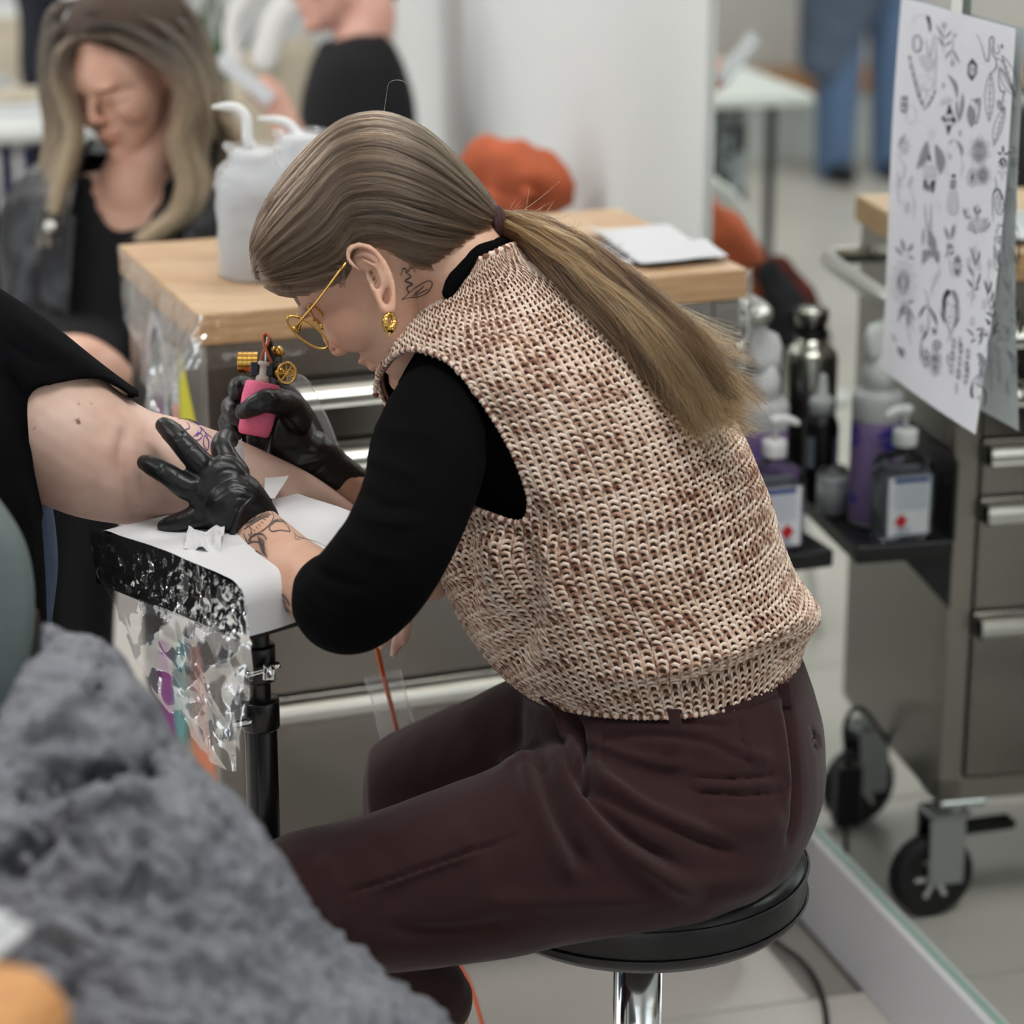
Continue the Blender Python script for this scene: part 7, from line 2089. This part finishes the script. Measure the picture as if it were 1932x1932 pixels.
line([(820, 460), (805, 680), (795, 820)], 1.2); petals((820, 340), 8, 50, 7, 5, 'print_pale', .6); petals((770, 430), 8, 45, 7, 5, 'print_pale', .6); petals((860, 470), 8, 40, 7, 5, 'print_pale', .6); line([(790, 690), (760, 720), (790, 745)], 1, 'print_grey'); line([(805, 700), (830, 730), (805, 760)], 1, 'print_grey')
line([(945, 480), (935, 720), (970, 900), (985, 1040), (915, 1215)], 1.2); petals((950, 450), 6, 52, 7, 5, 'print_pale', .6)
for a, b in (((935, 720), (900, 580)), ((935, 720), (965, 590)), ((955, 790), (980, 680)), ((962, 850), (995, 750)), ((970, 920), (1010, 850)), ((965, 910), (915, 870)), ((960, 970), (905, 930)), ((985, 1020), (1020, 950)), ((975, 1080), (1000, 1000))): leaf(a, b, 9, bend=8)
ell((945, 965), 14, 16, filled=True); ell((915, 1065), 12, 14, filled=True); petals((800, 950), 8, 50, 7, 5, 'print_pale', .6); petals((905, 800), 6, 50, 7, 5, 'print_pale', .6)
for a, b in (((820, 1090), (745, 1010)), ((850, 1090), (900, 1000)), ((830, 1020), (890, 1000)), ((840, 1110), (785, 1135)), ((855, 1160), (890, 1040))): leaf(a, b, 8, bend=8)
line([(890, 1010), (935, 1050), (940, 1130), (920, 1210)], 1.2)
line([(375, 660), (410, 730), (425, 900), (405, 1060), (360, 1130), (350, 1300)], 1.4); leaf((410, 800), (335, 930), 11, bend=10); leaf((425, 820), (500, 1000), 12, bend=-10); leaf((415, 1010), (355, 1140), 9); line([(425, 1000), (480, 1030)], 1); leaf((362, 1120), (352, 1290), 7); petals((362, 1010), 6, 45, 6, 8, 'print_pale', .6); petals((475, 1035), 8, 34, 6, 7, 'print_black', .6, 0, True)
for c, rx, ry in (((495, 1155), 30, 34), ((398, 1270), 22, 60)): ell(c, rx, ry, 1.8); ell(c, rx * .4, ry * .4, filled=True); petals(c, ry * 1.15, ry * 1.5, 14, 4, 'print_black', rx / ry)
petals((480, 1310), 16, 120, 9, 20, 'print_grey', .5, .2, True); petals((480, 1310), 14, 90, 12, 5, 'print_grey', .5); leaf((455, 1250), (480, 1300), 14)
fill([(612, 680), (580, 672), (548, 730), (540, 820), (560, 900), (575, 760), (612, 710)], 'print_black'); fill([(615, 690), (650, 680), (682, 760), (680, 860), (650, 945), (655, 800), (630, 715)], 'print_grey'); line([(575, 760), (570, 860), (590, 940), (620, 965), (645, 930), (655, 850)], 1.0); ell((594, 795), 9, 8, 1); ell((640, 815), 9, 8, 1); line([(618, 810), (622, 870), (612, 880)], .9, 'print_grey'); ell((614, 908), 12, 7, filled=True)
line([(520, 830), (545, 930), (590, 985), (605, 1060), (585, 1130)], 1.6); leaf((530, 860), (580, 980), 9); line([(695, 840), (680, 940), (635, 1000), (620, 1090)], 1.6); leaf((690, 900), (640, 1010), 9)
for i in range(3):
    for j in range(3):
        c = (640 + 62 * i - 10 * j, 1200 + 45 * i + 110 * j - 60)
        petals(c, 8, 62, 8, 4, 'print_black' if (i + j) % 2 else 'print_grey', .5)
for p in ((695, 1130), (590, 1280), (765, 1390), (665, 1530)): petals(p, 6, 50, 4, 5, 'print_black', .4)
fill([(842, 1230), (880, 1225), (925, 1300), (915, 1345), (870, 1310)], 'print_grey'); ell((885, 1315), 22, 26, 2); fill([(862, 1350), (905, 1350), (900, 1440), (858, 1420)], 'print_grey', False); ell((865, 1500), 60, 80, 1.4, 'print_grey', 0, 180, 320)
line([(808, 1470), (795, 1540), (800, 1600), (815, 1610)], 5); line([(830, 1480), (900, 1530), (918, 1580), (915, 1650), (900, 1690)], 3.4); line([(820, 1500), (880, 1520)], 1.4, 'print_grey')
for k in range(5): line([(850 + 14 * k, 1400 + 10 * k), (848 + 14 * k, 1480 + 8 * k)], 1.2, 'print_grey')
dots4((858, 1612), 14)
for nm, (v_, f_) in INK.items():
    o = part('print', (on_sheet(np.array(v_), .0003 if nm == 'print_black' else (.0005 if nm == 'print_grey' else .0007)), f_), nm, ps, False)
    o['kind'] = 'stuff'
